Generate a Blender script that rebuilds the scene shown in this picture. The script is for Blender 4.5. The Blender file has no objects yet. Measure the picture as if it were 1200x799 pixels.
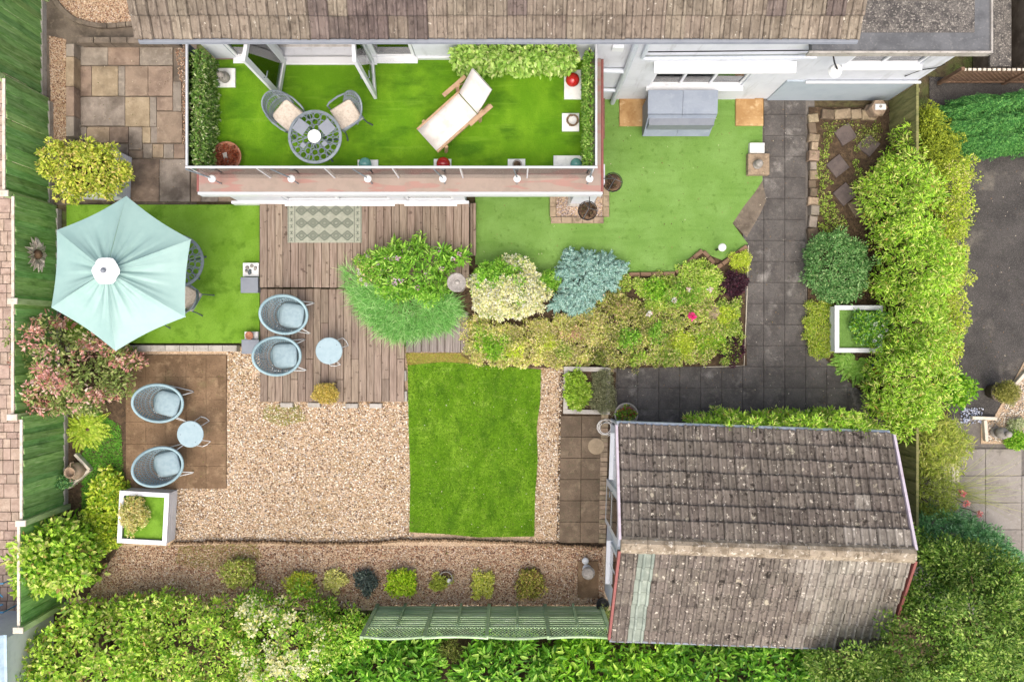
import bpy, math, random
import numpy as np
from mathutils import Vector, Matrix

# ---------------------------------------------------------------- camera, world, sun, exposure
scene = bpy.context.scene
COLL = scene.collection
CAM_H = 17.0                       # drone height above the garden, metres
FOCAL_PX = 1200 * 28 / 36.0        # 28 mm equivalent lens on the 1200 px wide photograph

cam = bpy.data.objects.new('camera', bpy.data.cameras.new('camera'))
COLL.objects.link(cam)
cam.location = (0, 0, CAM_H)
cam.rotation_euler = (0, 0, 0)
cam.data.sensor_fit = 'HORIZONTAL'
cam.data.sensor_width = 36
cam.data.lens = 28
cam.data.clip_end = 500
scene.camera = cam

SUN_EL = math.radians(64)
world = bpy.data.worlds.new('World')
scene.world = world
world.use_nodes = True
wn = world.node_tree
wn.nodes.clear()
sky = wn.nodes.new('ShaderNodeTexSky')
sky.sky_type = 'NISHITA'
sky.sun_disc = False
sky.sun_elevation = SUN_EL
sky.sun_rotation = math.pi
sky.air_density = 0.6
sky.dust_density = 5.0
sky.ozone_density = 0.6
bg = wn.nodes.new('ShaderNodeBackground')
bg.inputs[1].default_value = 0.15
wo = wn.nodes.new('ShaderNodeOutputWorld')
wn.links.new(sky.outputs[0], bg.inputs[0])
wn.links.new(bg.outputs[0], wo.inputs[0])

sun = bpy.data.objects.new('sun', bpy.data.lights.new('sun', 'SUN'))
COLL.objects.link(sun)
sun.data.energy = 1.5
sun.data.angle = math.radians(80)
sun.data.color = (1.0, 0.92, 0.82)
sun.rotation_euler = (math.pi / 2 - SUN_EL, 0, 0)
sun.location = (0, -8, 20)

vs = scene.view_settings
vs.view_transform = 'Standard'
vs.look = 'None'
vs.gamma = 1
vs.use_curve_mapping = False
vs.exposure = 0.80

# ---------------------------------------------------------------- helpers
RNG = random.Random(11)
NR = np.random.default_rng(11)
uni = RNG.uniform


def P(px, py, z=0.0):
    """photo pixel + height above the garden -> point"""
    k = (CAM_H - z) / FOCAL_PX
    return Vector(((px - 600) * k, (399.5 - py) * k, z))


def XY(px, py, z=0.0):
    p = P(px, py, z)
    return (p.x, p.y)


def poly(pts, z=0.0):
    return [XY(a, b, z) for a, b in pts]


def lin(c, f=1.0):
    out = []
    for v in c[:3]:
        v = v / 255.0
        out.append(f * (v / 12.92 if v <= 0.04045 else ((v + 0.055) / 1.055) ** 2.4))
    return out


class MB:
    """collects geometry for ONE mesh"""
    def __init__(s):
        s.v = []; s.f = []; s.c = []

    def add(s, vs, fs, col=None):
        n = len(s.v)
        s.v.extend(tuple(v) for v in vs)
        s.f.extend(tuple(i + n for i in f) for f in fs)
        s.c.extend([col or (1, 1, 1)] * len(vs))
        return s

    def box(s, x0, x1, y0, y1, z0, z1, b=0.0, col=None):
        if b <= 0:
            v = [(x0, y0, z0), (x1, y0, z0), (x1, y1, z0), (x0, y1, z0), (x0, y0, z1), (x1, y0, z1), (x1, y1, z1), (x0, y1, z1)]
            f = [(3, 2, 1, 0), (4, 5, 6, 7), (0, 1, 5, 4), (1, 2, 6, 5), (2, 3, 7, 6), (3, 0, 4, 7)]
        else:
            v = [(x0, y0, z0), (x1, y0, z0), (x1, y1, z0), (x0, y1, z0), (x0, y0, z1 - b), (x1, y0, z1 - b), (x1, y1, z1 - b), (x0, y1, z1 - b),
                 (x0 + b, y0 + b, z1), (x1 - b, y0 + b, z1), (x1 - b, y1 - b, z1), (x0 + b, y1 - b, z1)]
            f = [(3, 2, 1, 0), (8, 9, 10, 11), (0, 1, 5, 4), (1, 2, 6, 5), (2, 3, 7, 6), (3, 0, 4, 7),
                 (4, 5, 9, 8), (5, 6, 10, 9), (6, 7, 11, 10), (7, 4, 8, 11)]
        return s.add(v, f, col)

    def obox(s, o, ux, uy, uz, col=None):
        """box from corner o and three edge vectors"""
        o = Vector(o); ux = Vector(ux); uy = Vector(uy); uz = Vector(uz)
        v = [o, o + ux, o + ux + uy, o + uy]
        v = v + [p + uz for p in v]
        f = [(3, 2, 1, 0), (4, 5, 6, 7), (0, 1, 5, 4), (1, 2, 6, 5), (2, 3, 7, 6), (3, 0, 4, 7)]
        return s.add(v, f, col)

    def prism(s, pts, z0, z1, col=None):
        n = len(pts)
        a = sum(pts[i][0] * pts[(i + 1) % n][1] - pts[(i + 1) % n][0] * pts[i][1] for i in range(n))
        if a < 0:
            pts = pts[::-1]
        v = [(x, y, z0) for x, y in pts] + [(x, y, z1) for x, y in pts]
        f = [tuple(range(n - 1, -1, -1)), tuple(range(n, 2 * n))]
        f += [(i, (i + 1) % n, n + (i + 1) % n, n + i) for i in range(n)]
        return s.add(v, f, col)

    def sheet(s, pts, z):
        n = len(pts)
        a = sum(pts[i][0] * pts[(i + 1) % n][1] - pts[(i + 1) % n][0] * pts[i][1] for i in range(n))
        if a < 0:
            pts = pts[::-1]
        return s.add([(x, y, z) for x, y in pts], [tuple(range(n))])

    def tube(s, pts, r, n=6, closed=False, col=None, caps=True):
        pts = [Vector(p) for p in pts]
        m = len(pts)
        rs = r if isinstance(r, (list, tuple)) else [r] * m
        ring = []
        for i in range(m):
            a = pts[(i - 1) % m] if (closed or i > 0) else pts[i]
            b = pts[(i + 1) % m] if (closed or i < m - 1) else pts[i]
            d = (b - a)
            if d.length < 1e-9: d = Vector((0, 0, 1))
            d.normalize()
            up = Vector((0, 0, 1)) if abs(d.z) < 0.9 else Vector((1, 0, 0))
            u = d.cross(up).normalized(); w = u.cross(d).normalized()
            ring.append([pts[i] + (u * math.cos(t) + w * math.sin(t)) * rs[i] for t in [2 * math.pi * k / n for k in range(n)]])
        v = [p for rg in ring for p in rg]
        f = []
        mm = m if closed else m - 1
        for i in range(mm):
            j = (i + 1) % m
            for k in range(n):
                f.append((i * n + k, i * n + (k + 1) % n, j * n + (k + 1) % n, j * n + k))
        if not closed and caps:
            f.append(tuple(range(n - 1, -1, -1)))
            f.append(tuple((m - 1) * n + k for k in range(n)))
        return s.add(v, f, col)

    def lathe(s, prof, n=20, o=(0, 0, 0), sx=1.0, sy=1.0, wob=0.0, cap=True, col=None):
        v = []; f = []
        m = len(prof)
        for (r, z) in prof:
            for k in range(n):
                t = 2 * math.pi * k / n
                rr = r * (1 + wob * (k % 2))
                v.append((o[0] + rr * sx * math.cos(t), o[1] + rr * sy * math.sin(t), o[2] + z))
        for i in range(m - 1):
            for k in range(n):
                f.append((i * n + k, i * n + (k + 1) % n, (i + 1) * n + (k + 1) % n, (i + 1) * n + k))
        if cap:
            f.append(tuple(range(n - 1, -1, -1)))
            f.append(tuple((m - 1) * n + k for k in range(n)))
        return s.add(v, f, col)

    def ball(s, c, r, n=12, m=8, sz=1.0, col=None):
        prof = [(max(1e-4, r * math.sin(math.pi * i / m)), -r * sz * math.cos(math.pi * i / m)) for i in range(m + 1)]
        return s.lathe(prof, n, c, col=col)


MESH_N = [0]


def mesh_from(mb, name, mat, smooth=False):
    me = bpy.data.meshes.new(name)
    me.from_pydata([tuple(v) for v in mb.v], [], mb.f)
    if mat: me.materials.append(mat)
    if smooth:
        me.polygons.foreach_set('use_smooth', [True] * len(me.polygons))
    return me


def tag(o, label=None, cat=None, group=None, kind=None):
    if label: o['label'] = label
    if cat: o['category'] = cat
    if group: o['group'] = group
    if kind: o['kind'] = kind
    return o


def link(name, data, parent=None, world=False):
    o = bpy.data.objects.new(name, data)
    COLL.objects.link(o)
    if parent is not None:
        o.parent = parent
        if world:
            o.matrix_parent_inverse = Matrix.Translation(-Vector(parent.location))
    return o


def obj(name, mb, mat, parent=None, smooth=False, world=False):
    return link(name, mesh_from(mb, name, mat, smooth), parent, world)


def thing(name, label, cat, loc=(0, 0, 0), rz=0.0, group=None):
    o = link(name, None)
    o.empty_display_size = 0.1
    o.location = loc
    o.rotation_euler = (0, 0, rz)
    return tag(o, label, cat, group)


def struct(name, mb, mat, label=None):
    return tag(obj(name, mb, mat), label, kind='structure')


def dup(root, loc=None, rz=None, label=None, group=None, parent=None):
    c = root.copy()
    COLL.objects.link(c)
    if parent is not None: c.parent = parent
    if loc is not None: c.location = loc
    if rz is not None: c.rotation_euler = (0, 0, rz)
    if label: c['label'] = label
    if group: c['group'] = group
    for ch in KIDS.get(root.name, root.children):
        dup(ch, parent=c)
    return c


KIDS = {}


def kids(root):
    """remember children for copying (children lists are not refreshed until an update)"""
    KIDS[root.name] = list(root.children)
    for ch in root.children:
        kids(ch)


CB = {}


def cbox(sx, sy, sz, b, mat):
    key = (round(sx, 3), round(sy, 3), round(sz, 3), b, mat.name)
    if key not in CB:
        CB[key] = mesh_from(MB().box(-sx / 2, sx / 2, -sy / 2, sy / 2, 0, sz, b), 'piece', mat)
    return CB[key]


def piece(name, c, size, mat, parent, rz=0.0, b=0.006, tilt=0.004, dz=0.003):
    """a slab, brick or board: its own object, shared mesh"""
    o = link(name, cbox(size[0], size[1], size[2], b, mat), parent)
    o.location = (c[0], c[1], c[2] + uni(0, dz))
    o.rotation_euler = (uni(-tilt, tilt), uni(-tilt, tilt), rz)
    return o


def inside(x, y, pg):
    r = False
    n = len(pg)
    for i in range(n):
        x0, y0 = pg[i]; x1, y1 = pg[(i + 1) % n]
        if (y0 > y) != (y1 > y) and x < (x1 - x0) * (y - y0) / (y1 - y0) + x0:
            r = not r
    return r


def np_inside(pts, pg):
    r = np.zeros(len(pts), bool)
    n = len(pg)
    x = pts[:, 0]; y = pts[:, 1]
    for i in range(n):
        x0, y0 = pg[i]; x1, y1 = pg[(i + 1) % n]
        if y0 == y1: continue
        c = ((y0 > y) != (y1 > y)) & (x < (x1 - x0) * (y - y0) / (y1 - y0) + x0)
        r ^= c
    return r


def np_dist(pts, pg):
    d = np.full(len(pts), 1e9)
    n = len(pg)
    for i in range(n):
        a = np.array(pg[i]); b = np.array(pg[(i + 1) % n])
        ab = b - a
        t = np.clip(((pts - a) @ ab) / max(1e-9, ab @ ab), 0, 1)
        d = np.minimum(d, np.linalg.norm(pts - a - t[:, None] * ab, axis=1))
    return d


def scatter(pg, n):
    """n random points in a polygon"""
    a = np.array(pg)
    lo = a.min(0); hi = a.max(0)
    out = np.zeros((0, 2))
    while len(out) < n:
        p = NR.uniform(lo, hi, (n * 2 + 50, 2))
        out = np.vstack([out, p[np_inside(p, pg)]])
    return out[:n]


# ---------------------------------------------------------------- materials
def mat(name, base, layers=(), rough=0.7, bump=None, rnd=0.0, hue=0.0, metal=0.0, spec=0.3, attr=False, f=1.0, tint=False):
    """layers: (colour, (sx,sy,sz) or scale, lo, hi, amount[, detail]) noise patches laid over the base, in world space"""
    m = bpy.data.materials.new(name)
    m.use_nodes = True
    nt = m.node_tree
    N = nt.nodes; L = nt.links
    bs = N['Principled BSDF']
    bs.inputs['Roughness'].default_value = rough
    bs.inputs['Metallic'].default_value = metal
    bs.inputs['Specular IOR Level'].default_value = spec
    geo = N.new('ShaderNodeNewGeometry')
    oi = N.new('ShaderNodeObjectInfo')
    if attr:
        at = N.new('ShaderNodeAttribute'); at.attribute_name = 'Col'
        cur = at.outputs['Color']
    else:
        rgb = N.new('ShaderNodeRGB')
        rgb.outputs[0].default_value = (*lin(base, f), 1)
        cur = rgb.outputs[0]
    for i, ly in enumerate(layers):
        c, sc, lo, hi, amt = ly[:5]
        mp = N.new('ShaderNodeMapping')
        mp.inputs['Scale'].default_value = sc if isinstance(sc, tuple) else (sc, sc, sc)
        mp.inputs['Location'].default_value = (3.1 * i, 1.7 * i, 0.3 * i)
        if len(ly) > 6: mp.inputs['Rotation'].default_value = (0, 0, ly[6])
        L.new(geo.outputs['Position'], mp.inputs['Vector'])
        nz = N.new('ShaderNodeTexNoise')
        nz.inputs['Scale'].default_value = 1.0
        nz.inputs['Detail'].default_value = ly[5] if len(ly) > 5 else 4
        nz.inputs['Roughness'].default_value = 0.6
        L.new(mp.outputs[0], nz.inputs['Vector'])
        mr = N.new('ShaderNodeMapRange')
        mr.inputs['From Min'].default_value = lo
        mr.inputs['From Max'].default_value = hi
        mr.inputs['To Max'].default_value = amt
        L.new(nz.outputs['Fac'], mr.inputs['Value'])
        mx = N.new('ShaderNodeMix'); mx.data_type = 'RGBA'
        L.new(mr.outputs[0], mx.inputs['Factor'])
        L.new(cur, mx.inputs[6])
        mx.inputs[7].default_value = (*lin(c, f), 1)
        cur = mx.outputs[2]
    if rnd > 0 or hue > 0:
        hs = N.new('ShaderNodeHueSaturation')
        mr = N.new('ShaderNodeMapRange')
        mr.inputs['To Min'].default_value = 1 - rnd
        mr.inputs['To Max'].default_value = 1 + rnd
        L.new(oi.outputs['Random'], mr.inputs['Value'])
        L.new(mr.outputs[0], hs.inputs['Value'])
        if hue > 0:
            m2 = N.new('ShaderNodeMath'); m2.operation = 'MULTIPLY'; m2.inputs[1].default_value = 17.37
            m3 = N.new('ShaderNodeMath'); m3.operation = 'FRACT'
            L.new(oi.outputs['Random'], m2.inputs[0]); L.new(m2.outputs[0], m3.inputs[0])
            m4 = N.new('ShaderNodeMapRange')
            m4.inputs['To Min'].default_value = 0.5 - hue; m4.inputs['To Max'].default_value = 0.5 + hue
            L.new(m3.outputs[0], m4.inputs['Value']); L.new(m4.outputs[0], hs.inputs['Hue'])
        L.new(cur, hs.inputs['Color'])
        cur = hs.outputs[0]
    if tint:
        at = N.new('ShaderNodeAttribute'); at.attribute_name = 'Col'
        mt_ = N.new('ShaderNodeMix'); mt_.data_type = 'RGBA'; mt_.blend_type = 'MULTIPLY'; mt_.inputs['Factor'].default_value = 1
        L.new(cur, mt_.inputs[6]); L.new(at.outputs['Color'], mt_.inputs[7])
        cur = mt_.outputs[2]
    L.new(cur, bs.inputs['Base Color'])
    if bump:
        sc, st = bump[:2]
        mp = N.new('ShaderNodeMapping')
        mp.inputs['Scale'].default_value = sc if isinstance(sc, tuple) else (sc, sc, sc)
        L.new(geo.outputs['Position'], mp.inputs['Vector'])
        nz = N.new('ShaderNodeTexNoise'); nz.inputs['Scale'].default_value = 1; nz.inputs['Detail'].default_value = 3
        L.new(mp.outputs[0], nz.inputs['Vector'])
        bp = N.new('ShaderNodeBump'); bp.inputs['Strength'].default_value = st; bp.inputs['Distance'].default_value = 0.02
        L.new(nz.outputs['Fac'], bp.inputs['Height'])
        L.new(bp.outputs[0], bs.inputs['Normal'])
    return m


def leaf_material(name, trans=0.3, rough=0.45):
    m = bpy.data.materials.new(name)
    m.use_nodes = True
    nt = m.node_tree; N = nt.nodes; L = nt.links
    bs = N['Principled BSDF']; out = N['Material Output']
    bs.inputs['Roughness'].default_value = rough
    bs.inputs['Specular IOR Level'].default_value = 0.35
    at = N.new('ShaderNodeAttribute'); at.attribute_name = 'Col'
    L.new(at.outputs['Color'], bs.inputs['Base Color'])
    tr = N.new('ShaderNodeBsdfTranslucent')
    L.new(at.outputs['Color'], tr.inputs['Color'])
    mx = N.new('ShaderNodeMixShader'); mx.inputs[0].default_value = trans
    L.new(bs.outputs[0], mx.inputs[1]); L.new(tr.outputs[0], mx.inputs[2])
    L.new(mx.outputs[0], out.inputs[0])
    return m


def glass_material(name, tint=(1, 1, 1), gloss=(1, 1, 1), rough=0.02, ior=1.5):
    m = bpy.data.materials.new(name)
    m.use_nodes = True
    nt = m.node_tree; N = nt.nodes; L = nt.links
    N.remove(N['Principled BSDF'])
    out = N['Material Output']
    t = N.new('ShaderNodeBsdfTransparent'); t.inputs[0].default_value = (*tint, 1)
    g = N.new('ShaderNodeBsdfGlossy'); g.inputs[0].default_value = (*gloss, 1); g.inputs['Roughness'].default_value = rough
    fr = N.new('ShaderNodeFresnel'); fr.inputs[0].default_value = ior
    mx = N.new('ShaderNodeMixShader')
    L.new(fr.outputs[0], mx.inputs[0]); L.new(t.outputs[0], mx.inputs[1]); L.new(g.outputs[0], mx.inputs[2])
    L.new(mx.outputs[0], out.inputs[0])
    return m


M = {}
M['leaf'] = leaf_material('leaf', 0.38)
M['needle'] = leaf_material('needle', 0.15, 0.6)
M['blade'] = leaf_material('grass_blade', 0.3, 0.5)
M['stone_chip'] = mat('stone_chip', (0, 0, 0), rough=0.8, attr=True)
M['soil'] = mat('soil', (74, 60, 46), [((110, 92, 70), 9, .45, .7, .8), ((50, 42, 32), 25, .5, .65, .8)], 0.95, (60, .8))
M['earth'] = mat('earth', (92, 82, 60), [((80, 100, 45), 1.5, .45, .65, .8), ((60, 50, 38), 7, .5, .65, .7)], 0.95, (40, .8))
M['gravel_bed'] = mat('gravel_bed', (190, 166, 138), [((214, 196, 172), 35, .5, .62, .8), ((140, 112, 88), 50, .52, .62, .8), ((160, 140, 96), 1.2, .55, .75, .5)], 0.9, (70, 1.0))
M['lawn'] = mat('lawn', (98, 142, 16), [((124, 164, 40), (2.2, 1.3, 1), .46, .62, .9), ((70, 112, 8), (5, 2.5, 1), .48, .66, .9), ((66, 104, 10), 60, .5, .7, .7), ((140, 174, 64), (1.6, 4, 1), .58, .70, .6)], 0.85, (120, .9))
M['turf'] = mat('artificial_turf', (118, 158, 74), [((134, 172, 92), 1.6, .4, .65, .8), ((102, 144, 60), (.9, 6, 1), .5, .7, .5), ((84, 122, 48), 110, .5, .7, .8), ((94, 130, 52), 7, .58, .70, .7)], 0.85, (150, 1.0))
M['turf_left'] = mat('artificial_turf_bright', (112, 156, 40), [((130, 172, 60), 2.2, .4, .65, .8), ((86, 128, 22), (3, 3, 1), .52, .68, .9), ((76, 116, 20), 110, .5, .7, .7)], 0.85, (150, .9))
M['turf_balcony'] = mat('artificial_turf_deep', (96, 146, 12), [((116, 162, 26), (3, 1.6, 1), .42, .65, .9), ((68, 114, 5), (1.3, 2.5, 1), .48, .66, .9), ((62, 102, 6), 110, .5, .7, .7), ((124, 166, 44), (1.0, 9, 1), .58, .7, .5)], 0.85, (150, .9))
M['deck'] = mat('deck_wood', (134, 119, 105), [((108, 94, 81), (26, 2.0, 5), .42, .62, .9), ((162, 149, 135), (60, 1.5, 5), .52, .7, .7), ((84, 70, 59), (9, 9, 9), .64, .70, .85, 2)], 0.75, ((70, 3, 5), .5), rnd=.17, hue=.008)
M['deck_grey'] = mat('deck_wood_grey', (128, 120, 114), [((104, 96, 90), (26, 2.0, 5), .42, .62, .9), ((156, 148, 140), (60, 1.5, 5), .52, .7, .7)], 0.75, ((70, 3, 5), .5), rnd=.14)
M['flag'] = mat('flagstone_dark', (92, 89, 86), [((72, 69, 67), 2.2, .4, .62, .9), ((164, 160, 154), 2.1, .58, .72, .6, 5), ((110, 104, 98), 14, .5, .7, .6), ((60, 57, 54), 60, .5, .66, .7)], 0.85, (50, .5), rnd=.10)
M['flag_joint'] = mat('flag_joint', (104, 100, 95), [((124, 118, 110), 20, .45, .65, .8)], 0.95, (60, .5))
M['flag_path'] = mat('flagstone_brown', (110, 96, 80), [((92, 80, 66), 3, .4, .62, .9), ((134, 120, 100), 7, .52, .7, .7), ((88, 88, 66), 12, .56, .68, .6), ((70, 60, 50), 60, .52, .66, .5)], 0.9, (45, .4), rnd=.12)
M['patio_brown'] = mat('patio_slab', (122, 100, 77), [((96, 77, 57), 1.6, .4, .62, .9), ((146, 124, 97), 6, .52, .7, .7), ((84, 70, 50), 24, .54, .66, .6), ((110, 100, 70), 3, .58, .70, .5)], 0.9, (45, .4), rnd=.04)
M['sand_a'] = mat('sandstone_grey', (138, 129, 117), [((116, 107, 96), 3.5, .42, .62, .9), ((156, 146, 132), 9, .54, .7, .7), ((72, 64, 55), .9, .52, .66, .85, 5)], 0.75, (35, .3), rnd=.08, hue=.006)
M['sand_b'] = mat('sandstone_buff', (154, 138, 114), [((132, 116, 94), 3.5, .42, .62, .9), ((170, 154, 130), 9, .54, .7, .7), ((84, 75, 63), .9, .54, .68, .8, 5)], 0.75, (35, .3), rnd=.08, hue=.006)
M['sand_c'] = mat('sandstone_rose', (138, 121, 104), [((116, 100, 86), 3.5, .42, .62, .9), ((154, 138, 120), 9, .54, .7, .7), ((76, 66, 56), .9, .52, .66, .85, 5)], 0.75, (35, .3), rnd=.08, hue=.006)
M['sett'] = mat('rose_sett', (170, 150, 136), [((148, 128, 114), 5, .42, .62, .9), ((186, 168, 152), 14, .52, .7, .7), ((112, 98, 88), 3, .58, .70, .7)], 0.85, (50, .4), rnd=.14, hue=.01)
M['tarmac'] = mat('tarmac', (82, 79, 76), [((62, 60, 58), 1.6, .4, .62, .9), ((140, 134, 122), 1.3, .57, .72, .65, 6), ((140, 136, 130), 110, .57, .66, .9), ((48, 46, 44), 90, .5, .64, .8)], 0.9, (110, .8))
M['concrete'] = mat('concrete', (172, 168, 160), [((140, 136, 128), 4, .42, .65, .8), ((110, 104, 94), 18, .56, .68, .6)], 0.85, (60, .3), rnd=.08)
M['concrete_dark'] = mat('concrete_dark', (112, 102, 90), [((84, 76, 66), 3, .42, .62, .9), ((138, 126, 108), 8, .55, .7, .6)], 0.9, (50, .4), rnd=.1)
M['brick'] = mat('edging_brick', (150, 134, 112), [((118, 104, 86), 7, .42, .62, .8), ((170, 154, 130), 20, .54, .68, .7), ((90, 92, 60), 6, .6, .7, .6)], 0.9, (50, .5), rnd=.2, hue=.015)
M['render'] = mat('white_render', (208, 212, 218), [((194, 198, 204), 2.5, .45, .68, .8), ((160, 162, 162), (6, 6, .8), .56, .74, .55)], 0.8, (90, .2))
M['render_blue'] = mat('pale_blue_render', (170, 182, 190), [((156, 170, 180), 2.5, .45, .68, .7)], 0.7, (90, .1))
M['upvc'] = mat('white_upvc', (216, 219, 222), [((200, 204, 208), 6, .5, .7, .6)], 0.35, spec=.5)
M['white_wood'] = mat('white_painted_wood', (216, 218, 222), [((196, 198, 204), (8, 8, 8), .5, .7, .6)], 0.55)
M['white_pipe'] = mat('white_plastic_pipe', (196, 204, 212), [((172, 182, 192), 9, .5, .7, .7)], 0.35, spec=.5)
M['coping'] = mat('balcony_coping', (144, 128, 116), [((150, 112, 102), (1.3, 7, 1), .54, .57, .85, 1), ((128, 116, 104), 5, .48, .68, .6)], 0.35, spec=.5)  # rose patches paint reflections and grime into the coping colour
M['red_trim'] = mat('red_brown_trim', (138, 84, 78), [((116, 70, 66), 8, .45, .68, .7)], 0.5)
M['lilac_trim'] = mat('pale_lilac_trim', (206, 196, 204), [((182, 166, 172), 8, .48, .68, .7)], 0.5)
M['tile_house'] = mat('house_roof_tile', (136, 125, 111), [((110, 100, 88), 4, .42, .64, .9), ((162, 151, 135), (30, 8, 8), .52, .7, .7), ((90, 80, 70), 14, .56, .66, .8), ((206, 200, 186), 11, .68, .73, .85, 2)], 0.9, (60, .6), rnd=.18, hue=.008, tint=True)
M['tile_house_dark'] = mat('house_roof_tile_dark', (112, 100, 94), [((90, 80, 76), 4, .42, .64, .9), ((138, 126, 118), (30, 8, 8), .52, .7, .7), ((78, 68, 62), 14, .56, .66, .8)], 0.9, (60, .6), rnd=.18, hue=.008, tint=True)
M['tile'] = mat('garage_roof_tile', (120, 112, 103), [((94, 87, 80), 3, .42, .64, .9), ((146, 137, 125), (30, 8, 8), .50, .7, .7), ((70, 62, 56), 13, .56, .66, .9), ((46, 41, 35), 6, .62, .68, .9, 3), ((208, 201, 185), 13, .64, .70, .9, 2), ((190, 182, 160), 5.5, .64, .69, .8, 4)], 0.92, (60, .7), rnd=.16, hue=.008, tint=True)
M['tile_pale'] = mat('garage_roof_tile_lichen', (148, 142, 131), [((118, 111, 102), 3, .42, .64, .8), ((172, 166, 154), (30, 8, 8), .50, .7, .7), ((84, 76, 67), 13, .58, .68, .8), ((210, 205, 192), 12, .62, .70, .8, 2)], 0.92, (60, .7), rnd=.14, hue=.008, tint=True)
M['tile_green'] = mat('garage_roof_tile_green', (146, 156, 144), [((122, 132, 122), 4, .42, .64, .8), ((172, 180, 168), 12, .54, .7, .6)], 0.8, (60, .4), rnd=.08, tint=True)
M['ridge'] = mat('ridge_tile', (160, 148, 128), [((118, 106, 88), 6, .44, .62, .9), ((214, 206, 190), 14, .58, .66, .8), ((84, 76, 58), 20, .58, .66, .7)], 0.92, (60, .8), rnd=.06)
M['felt'] = mat('mineral_felt', (112, 108, 102), [((74, 72, 70), 5, .44, .60, .9), ((176, 170, 158), 30, .54, .64, .75), ((60, 58, 58), 45, .52, .62, .8)], 0.92, (90, .8))
M['felt_edge'] = mat('felt_edge_smooth', (100, 102, 104), [((78, 80, 82), 3, .42, .64, .8), ((130, 130, 128), 20, .56, .7, .5)], 0.6, (30, .2))
M['fence'] = mat('green_fence_board', (140, 184, 108), [((108, 154, 78), (4, 20, 3), .42, .64, .9), ((184, 210, 152), (7, 26, 2), .56, .72, .7), ((86, 124, 64), (5, 5, 2), .56, .7, .7)], 0.8, ((10, 60, 4), .4), rnd=.24, hue=.015)
M['fence_green'] = mat('green_trellis_wood', (174, 198, 154), [((138, 168, 122), (2, 20, 20), .42, .64, .8), ((208, 216, 200), (3, 30, 30), .54, .7, .7)], 0.8, ((6, 60, 60), .3), rnd=.22)
M['fence_pale'] = mat('bleached_fence_wood', (206, 198, 182), [((170, 160, 140), 8, .45, .68, .8)], 0.85, rnd=.1)
M['fence_olive'] = mat('olive_fence_board', (126, 124, 80), [((98, 102, 62), (4, 16, 3), .42, .64, .9), ((152, 146, 106), (5, 22, 2), .56, .72, .6)], 0.85, rnd=.12)
M['blue'] = mat('powder_blue_weave', (124, 148, 156), [((108, 134, 142), 9, .45, .68, .6)], 0.5)
M['blue_rim'] = mat('powder_blue_rim', (144, 170, 176), [((126, 154, 162), 12, .45, .68, .5)], 0.45)
M['blue_cushion'] = mat('pale_blue_cushion', (144, 164, 170), [((128, 150, 157), 14, .42, .66, .8)], 0.9, (120, .3))
M['blue_top'] = mat('blue_table_top', (148, 170, 176), [((132, 156, 164), 8, .42, .66, .6)], 0.45)
M['white_wire'] = mat('white_wire', (214, 218, 218), rough=.4)
M['iron'] = mat('grey_cast_metal', (122, 132, 138), [((96, 106, 112), 14, .45, .68, .7)], 0.5, metal=.2)
M['iron_dark'] = mat('dark_cast_metal', (86, 96, 100), [((66, 76, 80), 14, .45, .68, .7)], 0.5, metal=.2)
M['beige'] = mat('beige_cushion', (194, 184, 170), [((170, 158, 142), 26, .45, .62, .8), ((208, 200, 188), 60, .5, .66, .6)], 0.9, (130, .3))
M['canvas'] = mat('white_canvas', (212, 208, 202), [((190, 182, 172), 4, .46, .66, .8)], 0.85, (120, .2))
M['teak'] = mat('teak_wood', (170, 142, 112), [((140, 114, 88), (8, 8, 8), .45, .66, .8)], 0.6)
M['parasol'] = mat('aqua_canvas', (146, 177, 170), [((136, 168, 162), 3, .42, .66, .7)], 0.5, (200, .1), spec=.5)
M['cap_white'] = mat('white_cap', (236, 238, 236), [((216, 222, 220), 18, .45, .66, .7)], 0.7)
M['grey'] = mat('grey_plastic', (126, 132, 140), [((112, 118, 128), 6, .45, .68, .6)], 0.6)
M['slate_cover'] = mat('slate_grey_cover', (138, 148, 160), [((124, 134, 148), 2.5, .42, .66, .7), ((150, 160, 170), 12, .54, .7, .5)], 0.7, (9, .4))
M['marble'] = mat('white_slab', (222, 224, 222), [((198, 200, 200), 8, .48, .66, .7)], 0.5)
M['red_glaze'] = mat('red_glazed_ball', (170, 36, 34), [((130, 24, 24), 9, .45, .66, .7)], 0.12, spec=.6)
M['teal_glaze'] = mat('teal_glazed_ball', (104, 160, 152), [((80, 134, 130), 9, .45, .66, .7)], 0.15, spec=.6)
M['stone_grey'] = mat('grey_garden_stone', (150, 146, 140), [((120, 116, 110), 9, .42, .64, .8), ((180, 176, 170), 30, .54, .68, .6)], 0.85, (60, .4))
M['terracotta'] = mat('terracotta', (160, 112, 88), [((132, 90, 70), 9, .42, .64, .8), ((190, 150, 124), 20, .56, .7, .6)], 0.85, (50, .3))
M['urn'] = mat('weathered_urn', (172, 152, 130), [((140, 118, 98), 12, .42, .64, .8)], 0.85, (50, .4))
M['rust'] = mat('rust_plant_bark', (134, 78, 52), [((92, 54, 40), 20, .42, .62, .9)], 0.9, (50, .8))
M['bark'] = mat('bark', (104, 84, 64), [((74, 58, 44), 14, .42, .64, .8)], 0.95, (40, .8))
M['wicker'] = mat('brown_wicker', (124, 104, 82), [((96, 78, 60), 40, .42, .62, .9)], 0.9)
M['black'] = mat('black_plastic', (38, 38, 40), rough=.5)
M['teal_plastic'] = mat('dark_teal_plastic', (30, 92, 100), rough=.4)
M['red'] = mat('red_plastic', (206, 50, 40), rough=.4)
M['pink'] = mat('hot_pink_petals', (226, 50, 120), rough=.6)
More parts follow.
